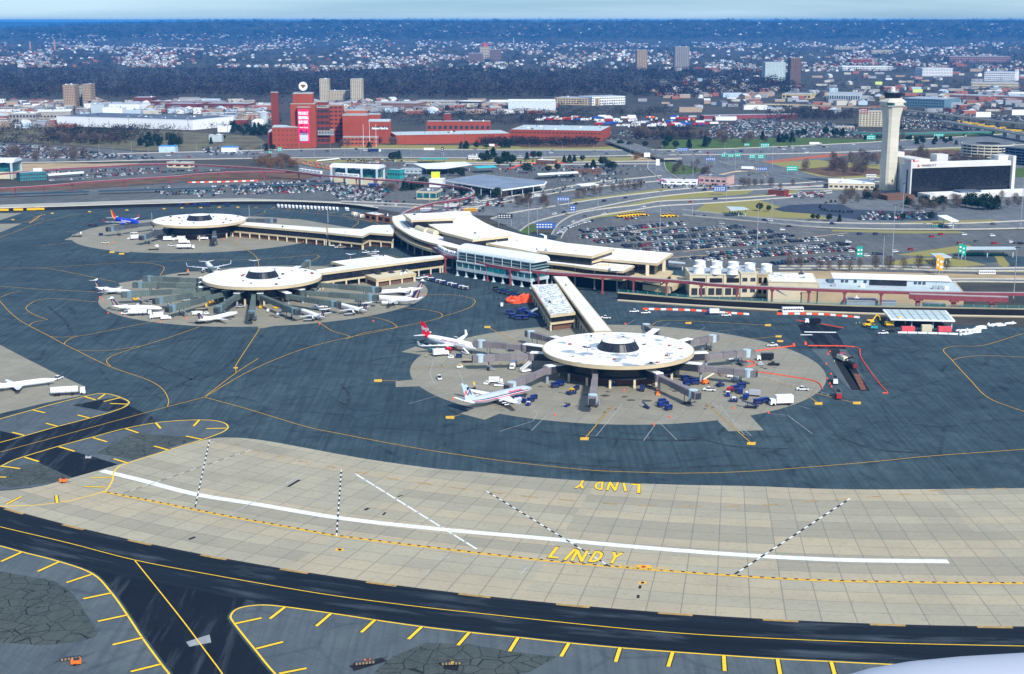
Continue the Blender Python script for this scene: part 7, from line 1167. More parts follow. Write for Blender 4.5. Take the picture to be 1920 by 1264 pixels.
apt('slim tan tower alone above the woods', (1194,133), (1213,133), 60, 94, TB, 22, 6, fw=.5); apt('grey tower right of the slim tan tower', (1265,130), (1292,130), 60, 88, TG, 22, 8, fw=.5); apt('wide white and teal slab tower right of the woods', (1434,152), (1472,152), 50, 117, M('white slab', (.62,.68,.66)), 16, 14, wmat=M('teal panes', (.12,.30,.34), .4)); apt('dark brown tower beside the white teal slab', (1481,160), (1501,160), 40, 109, M('dark brown brick', (.19,.12,.09)), 22, 6, fw=.5)
for a, b, dep, yt, wm, nf, nw, l in (((713+0,0),(0,0),0,0,None,0,0,''),):
    pass
for l, pl, pr, dep, yt, wm, nf, nw in (('large dark brick hospital with central dome, left wing',(878,118),(905,118),80,100,M('purple brick',(.22,.15,.15)),8,10),('cream stepped hospital tower under a red dome',(900,112),(918,112),60,88,BT,8,6),('large dark brick hospital, right wing',(918,116),(940,116),80,93,M('purple brick',(.22,.15,.15)),8,10),('distant long reddish slab row on the slope',(867,68),(968,70),120,63,M('dusky brick',(.28,.17,.17)),4,30),('distant grey stepped tower block on the ridge slope',(1447,73),(1478,73),100,57,M('grey mauve block',(.36,.34,.36)),8,12),('distant pale square block on the ridge slope',(1636,73),(1659,73),100,60,M('grey mauve block',(.36,.34,.36)),7,10),('distant teal grey block group on the ridge slope',(1712,74),(1740,74),100,64,LGREY,6,10),('distant slim white tower on the ridge slope',(1795,74),(1808,74),80,63,LGREY,8,5),('small pinkish tower on the hill top',(653,53),(670,53),120,45,M('pinkish block',(.42,.32,.32)),4,6),('white art deco factory with stair tower at right',(1729,143),(1786,143),80,128,WHITEP,5,20),('second white factory block with tower at far right',(1845,152),(1902,153),90,135,WHITEP,4,16),('long cream two storey depot at far right',(1821,165),(1910,166),60,155,CREAM,2,26),('wide white industrial block left of the factory',(1580,132),(1675,132),80,125,WHITEP,2,24),('brick apartment block near the right suburbs',(1595,121),(1635,121),60,111,RED,4,12),('tan school like building near the right suburbs',(1634,103),(1672,103),60,94,BT,3,12),('long cream brick low building in right suburbs',(1564,94),(1610,94),60,88,BT,3,12),('brick mill row at the far right',(1780,118),(1895,118),80,106,M('dusky brick',(.28,.17,.17)),3,24),('white eight storey hotel slab behind the control tower',(1610,237),(1687,238),26,208,CREAM,8,13),('tan low plaza beside the white slab hotel',(1565,243),(1602,243),14,237,BT,1,6),('cream office with strip windows right of the wood',(1040,196),(1122,198),50,183,M('peach panel',(.62,.48,.32)),3,16),('white office wing beside the peach office',(1110,198),(1172,196),50,182,WHITEP,3,14),('long white bus garage roofs in front of trees',(953,210),(1042,210),70,190,M('white blue wall',(.62,.70,.78)),0,0),('tan cinema like hall with broad roof',(1466,185),(1520,186),60,176,M('ochre panel',(.62,.5,.25)),1,8),('white vaulted exhibition hall in the right yards',(1550,190),(1612,191),70,175,LGREY,1,14),('brown brick mill with many windows near the brewery',(715,206),(781,207),60,193,M('mill brick',(.33,.17,.12)),3,16),('white low wing behind the mill',(780,199),(850,200),40,189,BT,2,12),('black and white low office by the tree line',(855,200),(900,201),40,190,DKM,2,10),('dark brick rowhouse block left of the brewery',(250,195),(285,195),40,183,REDD,3,10),('brick rowhouse block by the woods',(310,207),(372,208),40,194,REDD,3,16),('second brick rowhouse block by the woods',(385,206),(465,207),40,194,REDD,3,20),('brick row behind the rowhouses',(280,200),(420,201),30,190,REDD,2,24),('tan flat block by the twin towers',(166,203),(186,203),30,189,BT,4,6),('blue glass sawtooth depot right of the control tower',(1690,200),(1770,203),80,184,M('blue glass shed',(.12,.22,.28)),3,16),('brown brick row at the far right rail yard',(1780,187),(1855,189),50,178,M('mill brick',(.33,.17,.12)),2,18),('tan brick row cut by the right edge',(1855,190),(1960,193),50,180,M('mill brick',(.33,.17,.12)),3,22),('white trailer like terminal in the truck yard',(1342,226),(1381,226),20,219,WHITEP,0,0),('long maroon rail shed in the rear yards',(1320,225),(1495,222),20,217,STEEL,0,0)):
    A = G(*pl); v = (632-yt)/FPX; h = H+A.y*((-ST+v*CT)/(CT+v*ST)); bld(l, pl, pr, dep, max(4, h), wm, random.choice([ROOFW, ROOFG, ROOFG]), nf, nw, bits=2)
p = G(909, 112); zt_ = H+p.y*((-ST+(632-88)/FPX*CT)/(CT+(632-88)/FPX*ST)); mb = MB(); mb.rings([[Vector((14*q*math.cos(2*PI*i/20), 14*q*math.sin(2*PI*i/20), z)) for i in range(20)] for q, z in ((1,0),(1,5),(.85,11),(.5,15),(.05,17))]); tag(mb.build('dome', M('red dome', (.4,.08,.08)), None, (p.x, p.y+30, zt_)), 'red dome topping the cream hospital tower', 'dome')
for i, (x, yb, yt) in enumerate(((57,96,78),(103,96,74))): p = G(x, yb); h = H+p.y*((-ST+(632-yt)/FPX*CT)/(CT+(632-yt)/FPX*ST)); mb = MB(); mb.cyl((0,0,0), 5, 3.4, h, 14); tag(mb.build('smokestack', M('orange stack', (.5,.26,.16)), None, p), ['left','right and taller'][i]+' far orange brown smokestack at the upper left', 'chimney')
for i, (x, yb, yt) in enumerate(((1077,72,55),(1632,46,30),(1643,46,34),(1913,46,29),(963,84,70))): p = G(x, max(yb, 60)); h = H+p.y*((-ST+(632-yt)/FPX*CT)/(CT+(632-yt)/FPX*ST)); mb = MB(); mb.cyl((0,0,0), 4, 2, h, 8); tag(mb.build('radio_mast', LGREY, None, p), ['pale mast right of the long reddish slabs','left mast on the right hand ridge','right mast of the pair on the ridge','thin mast at the right edge skyline','thin spire near the distant hospital'][i], 'mast')
# railway / highway viaducts at right
def viaduct(label, px, z, w, m, step=40):
    g = empty('viaduct', (0,0,0), 0, label, 'bridge'); P = resamp(smooth(GL(px, z), 5), 15); A = offs(P, w/2); B = offs(P, -w/2); mb = MB(); mb.rings([[V3(a, z-2.2), V3(b, z-2.2), V3(b, z), V3(a, z)] for a, b in zip(A, B)]); mb.build('deck', m, g); mb = MB(); A = offs(P, w/2-.7); B = offs(P, -w/2+.7); mb.rings([[V3(a, z), V3(b, z), V3(b, z+.06), V3(a, z+.06)] for a, b in zip(A, B)]); mb.build('roadway', ROAD, g)
    Q = resamp(P, step)
    for q in Q[1:-1]: mb = MB(); mb.box(q.x-1.2, q.x+1.2, q.y-w*.35, q.y+w*.35, .03, z-2.2); mb.build('pier', CONCG, g)
viaduct('long tan rail viaduct sweeping behind the control tower', [(1400,194),(1480,195),(1560,198),(1650,202),(1740,210),(1820,220),(1960,236)], 9, 12, BEIGE); viaduct('green girder road bridge right of the control tower', [(1600,247),(1680,249),(1790,247),(1860,246)], 7, 14, M('green girder', (.05,.20,.16))); viaduct('elevated highway ramp falling to the right edge', [(1770,226),(1830,236),(1880,244),(1960,258)], 10, 14, CONCG); viaduct('pale flyover deck from the highway at upper centre', [(1150,262),(1179,272),(1215,284),(1262,296)], 5, 22, CONCG, 30)
# signs, lamp masts, poles
SG = M('green sign face', (.01,.36,.27), .5, .05); SB = M('blue sign face', (.05,.12,.36), .5, .05); SY = M('amber sign face', (.85,.42,.03), .5)
def gantry(px, w, h, zc, m, label, posts=2, txt=True):
    p = G(*px); g = empty('road_sign', p, 0, label, 'road sign'); mb = MB(); mb.box(-w/2, w/2, -.2, 0, zc-h/2, zc+h/2); o = mb.build('sign_panel', m, g); mb = MB()
    for r in range(2): 
        for k in range(max(2, int(w/2.2))): x = -w/2+.6+k*2.1; mb.box(x, min(w/2-.3, x+1.3), -.26, -.21, zc-h*.3+r*h*.38, zc-h*.3+r*h*.38+h*.16)
    mb.build('sign_legend', WHITEP, g)
    for s in ((-1, 1) if posts == 2 else (0,)): mb = MB(); mb.cyl((s*w*.42, .2, .03), .22, .22, zc+h/2, 6); mb.build('post', GREYM, g)
for x, y, w, h, z, m, l in ((1357,299,6,4,5,SG,'first green highway sign above the ramps'),(1370,301,7,4,6,SG,'second green highway sign above the ramps'),(1383,300,7,4.5,6,SG,'third green highway sign above the ramps'),(1411,303,8,4.5,6,SG,'green sign left of the orange netting'),(1427,303,8,5,6,SG,'green sign beside the orange netting'),(1434,283,11,5,7,SG,'wide green sign on the highway'),(1400,280,7,3,6,SG,'small green sign left of the wide one'),(1485,328,12,5.5,7,SG,'big green sign right of the merging lanes'),(1332,310,11,3.4,7,SB,'dark blue gantry sign over the ramp'),(1428,327,14,3,6,SB,'long dark gantry sign by the yellow truck'),(1350,366,12,5,6,SB,'grey blue double sign on the grass slope'),(1023,440,15,5,7,SB,'triple blue sign over the exit lanes beside the terminal'),(1056,388,11,3.5,7,SB,'back of a slatted gantry sign over the main road'),(1074,404,5,5,6,SB,'small blue double sign on the grass bank'),(947,424,12,4,8,DKM,'black gantry panel at the upper level road'),(1633,266,12,6,6,SG,'green sign panel left of the control tower'),(1760,262,14,4,6,SG,'green sign over the highway right of the tower'),(1606,308,3,4,5,SG,'small green sign by the reeds'),(1800,485,3,7,7,SG,'left green white toll sign'),(1806,488,3,7,7,SG,'right green white toll sign'),(1611,488,4,7,6,SG,'green white sign at the car park corner'),(1758,514,2.6,9,8,SY,'left amber green tall sign by the service road'),(1763,518,2.6,9,8,SY,'right amber green tall sign by the service road'),(525,289,5,5,6,SG,'green sign on the highway below the brewery'),(507,292,4,3,4,SG,'small round green sign below the brewery'),(1280,291,14,4,7,SB,'blue sign near the upper flyover'),(830,291,3,6,7,DKM,'dark tall sign post by the highway median'),(1233,318,4,7,8,WHITEP,'white and blue gas sign by the merging roads'),(1213,300,7,5,6,WHITEP,'white sign with teal band near the evergreens')): gantry((x, y), w, h, z, m, l)
for x, y, w, h, z, l in ((1647,168,11,5,15,'yellow green billboard near the rail viaduct left'),(1720,182,14,5,13,'long yellow green billboard behind the control tower'),(1723,160,12,5,18,'dark red billboard on a tall post'),(1843,229,16,6,12,'white billboard above the truck depot'),(1911,238,17,6,22,'white billboard on a tall post at the right edge'),(1618,240,8,6,26,'dark billboard on red mast before the white slab hotel')): gantry((x, y), w*1.5, h*1.4, z, M('lime billboard', (.6,.75,.05)) if 'yellow' in l else (WHITEP if 'white b' in l else REDD), l, 1)
LM_ = None
def light_mast(px, h, label, arms=3):
    global LM_
    p = G(*px); g = empty('light_mast', p, 0, label, 'light mast', 'tall light masts'); mb = MB(); mb.cyl((0,0,.05), .32, .16, h, 8); mb.build('pole', GREYM, g); mb = MB(); mb.box(-1.5,1.5,-.15,.15,h-.1,h+.05)
    for k in (-1.2,-.4,.4,1.2): mb.box(k-.25,k+.25,-.3,.3,h+.05,h+.45)
    mb.build('lamp_head', DKM, g)
for x, yb, yt, l in ((1101,713,652,'light mast standing in front of the nearest disc'),(1673,480,385,'thick dark light mast in the big car park'),(1419,470,385,'dark light mast among the packed rows'),(1237,445,358,'light mast beside the yellow machines'),(1655,502,441,'slender light mast left of the thick one'),(1900,560,465,'light mast at the right end of the service road'),(1446,420,375,'light mast near the grey toll canopy'),(1298,405,350,'light mast at the grass bank'),(1361,395,345,'light mast beside the grassy slope'),(991,440,378,'left light mast beside the terminal roof road'),(1007,436,390,'right light mast beside the terminal roof road'),(1121,396,362,'light mast on the road median'),(1692,405,345,'light mast in the hotel lot'),(1913,430,300,'light mast at the right photo edge'),(598,545,520,'light mast before the middle disc right side'),(461,530,500,'light mast before the middle disc'),(286,430,398,'light mast before the farthest disc'),(468,418,385,'light mast behind the farthest concourse'),(1299,330,290,'light mast by the ramps'),(1378,318,277,'light mast between merging ramps'),(1448,312,270,'light mast beside green signs'),(615,418,385,'light mast on the far apron'),(926,370,325,'light mast by the large canopy'),(805,378,345,'light mast by the glass customer building')):
    p = G(x, yb); v = (632-yt)/FPX; light_mast((x, yb), max(8, H+p.y*((-ST+v*CT)/(CT+v*ST))), l)
rk = random.Random(11)
for k in range(60):
    x = 30+k*31+rk.uniform(-5,5); 
    if x > 1880: break
    y = (288 if k % 2 else 297)-(12*(x-1240)/680 if x > 1240 else 0); mb = MB(); mb.cyl((0,0,.05), .18, .1, 13, 6); mb.beam((0,0,13),(0,-3,13.4),.14,.14); o = mb.build('street_lamp', GREYM, None, G(x, y)); tag(o, 'thin grey street lamp along the highway '+('left of the brewery' if x < 500 else 'in front of the brewery halls' if x < 1130 else 'right of the brewery halls'), 'street lamp', 'street lamps along the highway')
for k in range(30):
    x = 20+k*37; y = 268+rk.uniform(-30, 8); 
    if x > 460 and x < 760: continue
    if x > 1100: break
    mb = MB(); h = 16; mb.cyl((0,0,.05), .25, .18, h, 6); mb.beam((-1.8,0,h-1.5),(1.8,0,h-1.5),.2,.2); o = mb.build('utility_pole', M('pole wood', (.12,.09,.07)), None, G(x, y)); tag(o, 'brown utility pole standing beyond the highway', 'utility pole', 'utility poles beyond the highway')
g = empty('flagpole_mast', G(1604,245), 0, 'tall dark mast in front of the scrap rows', 'mast'); mb = MB(); mb.cyl((0,0,.05), .6, .35, 32, 8); mb.build('pole', DKM, g)
# road and highway vehicles
rk = random.Random(21); cols = ['white','silver','black','grey','navy','white','red','grey']
names = 'road traffic'
for k in range(70):
    x = rk.uniform(10, 1910); t = (x-640)/1280; top = float(np.interp(x, [0,150,320,640,960,1240,1400,1580,1700,1960], [293,290,286.5,279.5,282,281.5,278,270,263,247])); bot = float(np.interp(x, [0,150,320,640,960,1240,1400,1580,1700,1960], [305,304,300,296,296.5,291,290,286,281,270])); f = (k % 8+.5)/8; y = top+(bot-top)*f; P0 = G(x, y); P1 = G(x+10, top+(bot-top)*f+float(np.interp(x+10, [1240,1960], [0,0]))); h = 0.0 if x < 1240 else .25*0
    c = rk.choice(cols); car(rk.choice(['sedan','suv','sedan','van']), c, P0, h, c+' vehicle driving on the highway '+('left of the brewery' if x < 500 else 'in front of the brewery' if x < 740 else 'below the long red halls' if x < 1130 else 'left of the control tower' if x < 1640 else 'right of the control tower'), 'highway traffic', .09)
for i, (x, y, cc, c2) in enumerate(((700,285,'navy','white'),(805,283.5,'white','white'),(1527,272.5,'white','silver'),(918,276,'white','red'),(1402,319,'white','yellow'),(1048,270,'white','white'))): put('semi_trailer', (x, y), 0 if i != 4 else -14, ['dark flatbed truck on the highway before the brewery','white truck on the highway by the long halls','white semi trailer on the highway left of the tower','white truck near the brick hall','white semi with yellow cab descending the ramp','white truck parked at the factory doors'][i], 'truck', None, cc, c2, scale=1)
for i, (x, y, h, c, kd, l) in enumerate(((845,388,5,'white','bus','white bus on the road behind the terminal'),(800,396,8,'white','bus','white and blue bus left of the yellow red buses'),(882,397,8,'yellow','bus','yellow and red bus behind the terminal roof'),(787,393,8,'yellow','bus','yellow bus leftmost behind the terminal roof'),(988,372,6,'white','bus','first white coach by the rental canopy'),(1012,369,6,'white','bus','second white coach by the rental canopy'),(700,349,2,'blue','bus','blue white bus under the rental station'),(1018,447,110,'white','bus','white bus going down the exit lanes'),(1633,332,2,'white','bus','white coach near the control tower'),(1850,515,0,'white','bus','white shuttle on the service road at right'))): put(kd, (x, y), h, l, 'bus', None, c, 'red' if c == 'yellow' else 'blue' if 'blue' in l else 'white', scale=.9)
for i, (x, y) in enumerate([(1162+k*5.5, 408.5-k*.6) for k in range(6)]+[(1193+k*5, 405) for k in range(4)]+[(1243,408),(1250,407.5),(1257,407),(1263,407)]): put('wheel_loader', (x, y), 15, 'yellow snow plough machine in the '+('long' if i < 10 else 'short')+' row at the car park top', 'plough', 'yellow machines in the car park', 'yellow', scale=.95)
for t, A_, B_ in (('main airport road', [(1700,332),(1600,336),(1500,344),(1417,347),(1350,351),(1280,355),(1210,363),(1120,374),(1040,387),(960,400)], [(1700,340),(1600,343),(1500,352),(1400,357),(1330,360),(1240,369),(1180,378),(1120,390),(1060,402),(1000,418)]), ('descending flyover ramp', [(1179,268),(1263,290),(1325,298),(1417,324)], [(1185,279),(1240,301),(1311,316),(1400,342)]), ('lower exit road', [(1490,364),(1310,375),(1188,386),(1080,402),(1040,430)], [(1490,370),(1310,383),(1188,395),(1080,418),(1055,440)]), ('right perimeter road', [(1280,396),(1447,412),(1780,421),(1940,415)], [(1280,403),(1413,415),(1780,430),(1940,427)])):
    A_ = smooth(GL(A_), 6); B_ = smooth(GL(B_), 6); A_ = resamp(A_, 4); n_ = len(A_)-1; Lb = resamp(B_, .5); B_ = [Lb[int(i*(len(Lb)-1)/n_)] for i in range(n_+1)]
    for k in range(int(n_/4)):
        i = rk.randint(1, n_-1); f = rk.choice([.2,.4,.6,.8]); p = A_[i].lerp(B_[i], f); d = A_[i]-A_[i-1]; c = rk.choice(cols)
        if rk.random() < .45: car(rk.choice(['sedan','suv']), c, p, math.atan2(d.y, d.x), c+' car driving on the '+t, 'cars on the airport roads', .12)

# ------------------------------------------------------------------ parked cars
ALL = []   # (distance, position, heading, kind, colour, words)
def lot_row(a, b, words, sp=2.75, occ=.93, jit=.25, ang=PI/2, z=.07):
    A = G(*a); B = G(*b); d = B-A; L = d.length; d.normalize(); h = math.atan2(d.y, d.x)+ang; n_ = int(L/sp)
    for k in range(n_):
        if rk.random() > occ: continue
        p = A+d*(k+.5)*sp; c = rk.choices(['white','silver','black','grey','navy','red','tan','teal'], [20,15,26,20,9,4,3,3])[0]; p = p+Vector((rk.uniform(-jit,jit), rk.uniform(-jit,jit), z)); ALL.append((p.length, p, h+rk.uniform(-.03,.03)+(PI if rk.random() < .3 else 0), rk.choice(['sedan','sedan','suv','suv']), c, words, k+1))
rows = []
for a, b, oc in (((1092,436.5),(1290,421),.9),((1090,447),(1400,427),.95),((1118,456),(1455,435.5),.97),((1170,464.5),(1490,443.5),.97),((1190,473.5),(1545,450.5),.96),((1330,480),(1592,459.5),.97),((1322,488.5),(1612,468.5),.97),((1450,496.5),(1600,484.5),.95)):
    for o_ in (0, -2.7): rows.append(((a[0]+o_*2, a[1]+o_), (b[0]+o_*2, b[1]+o_), oc))
rows += [((1275,487),(1318,484),.9),((1165,413),(1200,409),.3)]
ORD = ['first','second','third','fourth','fifth','sixth','seventh','eighth','ninth','tenth','eleventh','twelfth','thirteenth','fourteenth','fifteenth','sixteenth','seventeenth','eighteenth','nineteenth','twentieth']
for i, (a, b, oc) in enumerate(rows): lot_row(a, b, 'the %s row from the top of the big car park' % ORD[i], 2.7, oc)
pp = [(1048,443),(1052,436),(1060,430),(1075,424),(1090,419),(1110,415)]
P = resamp(smooth(GL(pp), 4), 2.8)
for k, p in enumerate(P): d = (P[min(k+1, len(P)-1)]-P[max(0, k-1)]); c = rk.choice(['white','silver','white','grey','black']); ALL.append((p.length, p+Vector((0,0,.07)), math.atan2(d.y, d.x)+PI/2, 'suv', c, 'the curved row beside the exit ramp', k+1))
for x, y in ((1466,432),(1480,426),(1353,420),(1387,427),(1612,440),(1642,440),(1748,445),(1765,441),(1807,441),(1800,458),(1832,454),(1865,458),(1860,443),(1895,455),(1905,457),(1915,458),(1708,469),(1641,477),(1650,478),(1625,481),(1678,473),(1610,472),(1596,473),(1580,468),(1590,455),(1575,443)): c = rk.choice(cols); p = G(x, y); ALL.append((p.length, p+Vector((0,0,.07)), rk.uniform(0, .5), 'suv', c, 'the emptier right part of the big car park', 0))
for i in range(7): lot_row((1620-i*2, 399+i*2.2), (1750, 399+i*2), 'the %s row of the hotel car park' % ORD[i], 2.9, .42)
for k in range(30): p = G(rk.uniform(1475,1545), rk.uniform(362,372)); ALL.append((p.length, p+Vector((0,0,.1)), .3, 'suv', rk.choice(cols), 'the small lot left of the hotel', 0))
for y0, y1, x0, x1, oc in ((356,352,180,320,.2),(361,357,290,420,.92),(363,360,300,425,.95),(366,363,310,420,.8),(369,366,370,425,.5),(352,346,430,640,.9),(354.5,348.5,432,650,.95),(357,351,434,660,.95),(359.5,354,436,670,.95),(362,357,438,640,.95),(365,360,440,600,.92),(345,340,470,600,.9),(348,343,450,560,.9),(351,347,395,470,.85),(375,372,0,180,.05)): lot_row((x0, y0), (x1, y1), 'the long left car park beside the teal shelters', 2.8, oc)
for y0, y1, x0, x1, oc in ((325,320,95,250,.7),(330,323,150,330,.8),(334,327,160,260,.85),(320,317,170,300,.75),(322,320,250,420,.6),(339,336,92,170,.8)): lot_row((x0, y0), (x1, y1), 'the upper left car park between two tracks', 2.9, oc)
for y0, x0, x1 in ((300,640,730),(302.5,650,760),(311,700,770),(321,640,690),(331,760,850),(334,765,830),(318,935,1000),(322,930,1010),(331,1035,1150),(335,1040,1180),(339,1045,1200),(343,1130,1220),(348,1120,1200),(352,1040,1090),(356,1030,1085),(361,1010,1060),(392,830,930),(396,850,920),(346,860,930),(385,700,750),(379,650,760),(300,860,900),(312,1130,1200),(318,1160,1215)): lot_row((x0, y0), (x1, y0+.3), 'the rental lots beside the canopies', 3.1, .55, .6)
for k in range(13): lot_row((600+k*3, 349+k*2.0), (745-k*2, 350+k*2.1), 'the car park below the rental car station', 2.9, .75)
for k in range(14): lot_row((0-k*1, 272+k*1.8), (70+k*17, 273+k*1.9), 'the crowded storage lot at the upper left', 2.8, .9)
for k in range(7): lot_row((1040, 312+k*3), (1160+k*4, 312+k*3), 'the rental lots in the middle distance', 2.9, .5)
for k in range(6): lot_row((950, 303+k*3.2), (1030, 303+k*3.2), 'the rental lots near the evergreens', 2.9, .35)
for k in range(7): lot_row((820, 356+k*4), (1000-k*8, 364+k*4), 'the lots round the large blue canopy', 2.9, .55)
for k in range(4): lot_row((1240, 345+k*2.6), (1370, 348+k*2.2), 'the lot of the long low station', 2.9, .6)
for k in range(14): lot_row((1345-k*3, 232+k*2.1), (1560+k*7, 231+k*2.0), 'the scrapyard rows beyond the highway', 3.0, .93, .6)
for k in range(8): lot_row((1380, 223.5+k), (1470, 223+k), 'the scrapyard rows beyond the highway', 3.2, .8, .6)
for k in range(10): lot_row((1690, 222+k*2.2), (1800+k*12, 222+k*2.6), 'the yard right of the control tower', 3.2, .85, .6)
for k in range(6): lot_row((1700, 208+k*1.4), (1920, 218+k*2), 'the far right yard', 4, .7, .6)
for k in range(6): lot_row((1130, 247+k*3), (1260, 245+k*3), 'the lot behind the brick factory hall', 3.2, .6, .5)
for k in range(5): lot_row((380, 278+k*3), (470, 279+k*3), 'the small lots left of the brewery', 3.2, .45, .5)
for k in range(5): lot_row((720+k*3, 205+k*2), (890, 206+k*2), 'the works yards behind the brewery', 4, .5, .6)
ALL.sort(key=lambda q: q[0])
NI = 300
seen = {}
for (dist, p, h, kd, c, w, idx) in ALL[:NI]:
    lab = '%s %s in %s' % (dict(navy='dark blue', grey='dark grey', teal='teal', tan='tan').get(c, c), 'car' if kd == 'sedan' else 'tall car', w); car(kd, c, p, h, lab, 'cars parked in the big car park', p.z)
def merge_cars(lst, name):
    mats = ['white','silver','black','grey','navy','red','tan','teal','yellow','blue','orange']; V = []; F = []; Mi = []; nb = 0
    base = {}
    for (dist, p, h, kd, c, w, idx) in lst:
        if kd not in base:
            me = car_mesh(kd, 'white'); co = np.empty(len(me.vertices)*3); me.vertices.foreach_get('co', co); fs = [(tuple(q.vertices), q.material_index) for q in me.polygons if len(q.vertices) == 4][:46]; base[kd] = (co.reshape(-1, 3), [f for f in fs if f[1] != 2 or True])
        co, fs = base[kd]; ca, sa = math.cos(h), math.sin(h); v = np.c_[co[:,0]*ca-co[:,1]*sa+p.x, co[:,0]*sa+co[:,1]*ca+p.y, co[:,2]+p.z]; V.append(v); ci = mats.index(c)
        for f, m in fs: F.append(tuple(i+nb for i in f)); Mi.append(ci if m == 0 else 11+(m-1))
        nb += len(co)
    me = bpy.data.meshes.new(name); me.from_pydata(np.concatenate(V).tolist(), [], F)
    for c in mats: me.materials.append(paint_m(c))
    me.materials.append(VG); me.materials.append(TYRE); me.polygons.foreach_set('material_index', Mi); me.update(); o = link(me, name); o['kind'] = 'stuff'; tag(o, 'hundreds of small parked cars in the far rows and yards', 'cars')
merge_cars(ALL[NI:], 'parked_cars')
# truck trailers in the yard behind the brick halls, yellow machines and boats of the left lots
for k in range(110):
    x = rk.uniform(1120, 1300) if k < 70 else rk.uniform(1290, 1345) if k < 85 else rk.uniform(1000, 1120); y = rk.uniform(220, 240) if k < 85 else rk.uniform(222, 228); put('semi_trailer', (x, y), rk.choice([80, 85, 10, 0]), 'white or coloured box trailer in the crowded truck yard', 'trailer', 'trailers in the truck yard', rk.choice(['white','white','silver','orange','blue','red','white']), 'none', scale=1.05)
for k in range(90): x = 545+rk.uniform(0,1)*75; y = 299+(x-545)*.19+rk.uniform(-2, 7); put('semi_trailer', (x, y), 130+rk.uniform(-8, 8), 'tan flatbed trailer in the slanted storage rows', 'trailer', 'tan trailers in slanted rows', 'orange' if k % 3 == 0 else 'tan', 'none', scale=.42)
for k in range(11): put('fuel_truck', (598+k*3.4, 303.5-k*.35), 60, 'white tanker trailer in the parked row near the highway', 'tanker', 'white tankers near the highway', 'white', 'silver', scale=.62)
for k in range(12): put('school_bus', (1800+k*10, 231+k*1.5+rk.uniform(-2,2)), 5, 'yellow bus in the depot at the right edge', 'bus', 'yellow buses in the depot', 'yellow', scale=1)
for i, (pts, l) in enumerate((([(352,343),(420,342),(484,339.5)],'red and white block barrier along the left car park'),([(955,318),(985,308),(1040,306),(1060,307)],'orange barrier line round the rental lot'),([(1345,330),(1390,322),(1440,330)],'cream wall along the ramps'))): long_thing('traffic_barrier', pts, .9, 1.2, l, 'barrier', [ORG, WPL] if i == 0 else [LRED, LRED] if i == 1 else [BEIGE, BEIGE], 4)
# ------------------------------------------------------------------ trees
TW = M('bare twigs', (.105,.075,.07), .95, .4, .8); TW2 = M('grey brown twigs', (.17,.135,.115), .95, .35, .8); TRK = M('bark', (.10,.08,.065), .95, .3, 1); EVG = M('evergreen needles', (.016,.042,.020), .9, .5, 1.2); RUS = M('rust twigs', (.22,.12,.05), .95, .4, .8)
def crown_arr(rnd, n, kind):
    "n small leaf or twig faces spread through a crown of unit size"
    V = np.empty((n, 3, 3))
    for i in range(n):
        if kind == 'cone': t = rnd.random()**.8; z = .05+.95*t; r = .34*(1-t)+.03; a = rnd.random()*2*PI; c = np.array([r*math.cos(a)*rnd.uniform(.5,1.1), r*math.sin(a)*rnd.uniform(.5,1.1), z]); s = .10
        elif kind == 'round': u = rnd.gauss(0,1); v = rnd.gauss(0,1); w = rnd.gauss(0,1); l = math.sqrt(u*u+v*v+w*w); q = rnd.uniform(.55,1)*.40; c = np.array([u/l*q, v/l*q, .60+w/l*q*.95]); s = .085
        else: a = rnd.random()*2*PI; t = rnd.random(); z = .22+.78*t; r = .46*math.sqrt(max(0, 1-((z-.55)/.5)**2))*rnd.uniform(.2,1); c = np.array([r*math.cos(a), r*math.sin(a), z]); s = .10
        if kind == 'bare':
            d = c-np.array([0,0,.15]); d /= np.linalg.norm(d); d = d+np.array([rnd.gauss(0,.35) for _ in range(3)]); sd = np.array([rnd.gauss(0,1) for _ in range(3)]); V[i] = [c-d*s, c+d*s, c+sd*.016]
        else: V[i] = [c+np.array([rnd.gauss(0,s*.7) for _ in range(3)]) for _ in range(3)]
    return V
def tree_proto(kind, seed, n, m, name):
    rnd = random.Random(seed); V = crown_arr(rnd, n, kind); g = empty(name, (0,0,-900)); me = bpy.data.meshes.new('crown'); me.from_pydata(V.reshape(-1,3).tolist(), [], [(3*i,3*i+1,3*i+2) for i in range(n)]); me.materials.append(m); me.update()
    mb = MB(); mb.cyl((0,0,-.02), .024, .012, .5 if kind != 'cone' else .9, 7)
    if kind != 'cone':
        for k in range(7): a = k*.9+rnd.random(); mb.beam((0,0,.2+.04*k), (.26*math.cos(a), .26*math.sin(a), .55+.05*k), .014, .014); mb.beam((.14*math.cos(a),.14*math.sin(a),.40+.03*k), (.22*math.cos(a+.8), .22*math.sin(a+.8), .8), .009, .009)
    mb.build('trunk', TRK, g); link(me, 'crown', g); return g
PRO = dict(bare=[tree_proto('bare', s, 420, [TW, TW2, TW2][s % 3], 'bare_tree') for s in range(3)], ever=[tree_proto('cone', 10+s, 420, EVG, 'evergreen_tree') for s in range(2)]+[tree_proto('round', 20+s, 420, EVG, 'evergreen_tree') for s in range(2)], rust=[tree_proto('bare', 31, 420, RUS, 'bare_tree')])
used_p = set(); rk = random.Random(5)
def tree(kind, px, h, label, group=None, sq=1.0):
    pr = rk.choice(PRO[kind]); g = pr if pr.name not in used_p else copy_tree(pr); used_p.add(pr.name); g.location = G(*px); g.rotation_euler = (0,0,rk.uniform(0,6.28)); w = h*rk.uniform(.85,1.15)*sq; g.scale = (w, w, h); tag(g, label, 'tree', group)
def grove(kind, pts, hs, label, group, sq=1.0):
    for (x, y) in pts: tree(kind, (x, y), rk.uniform(*hs), label, group, sq)
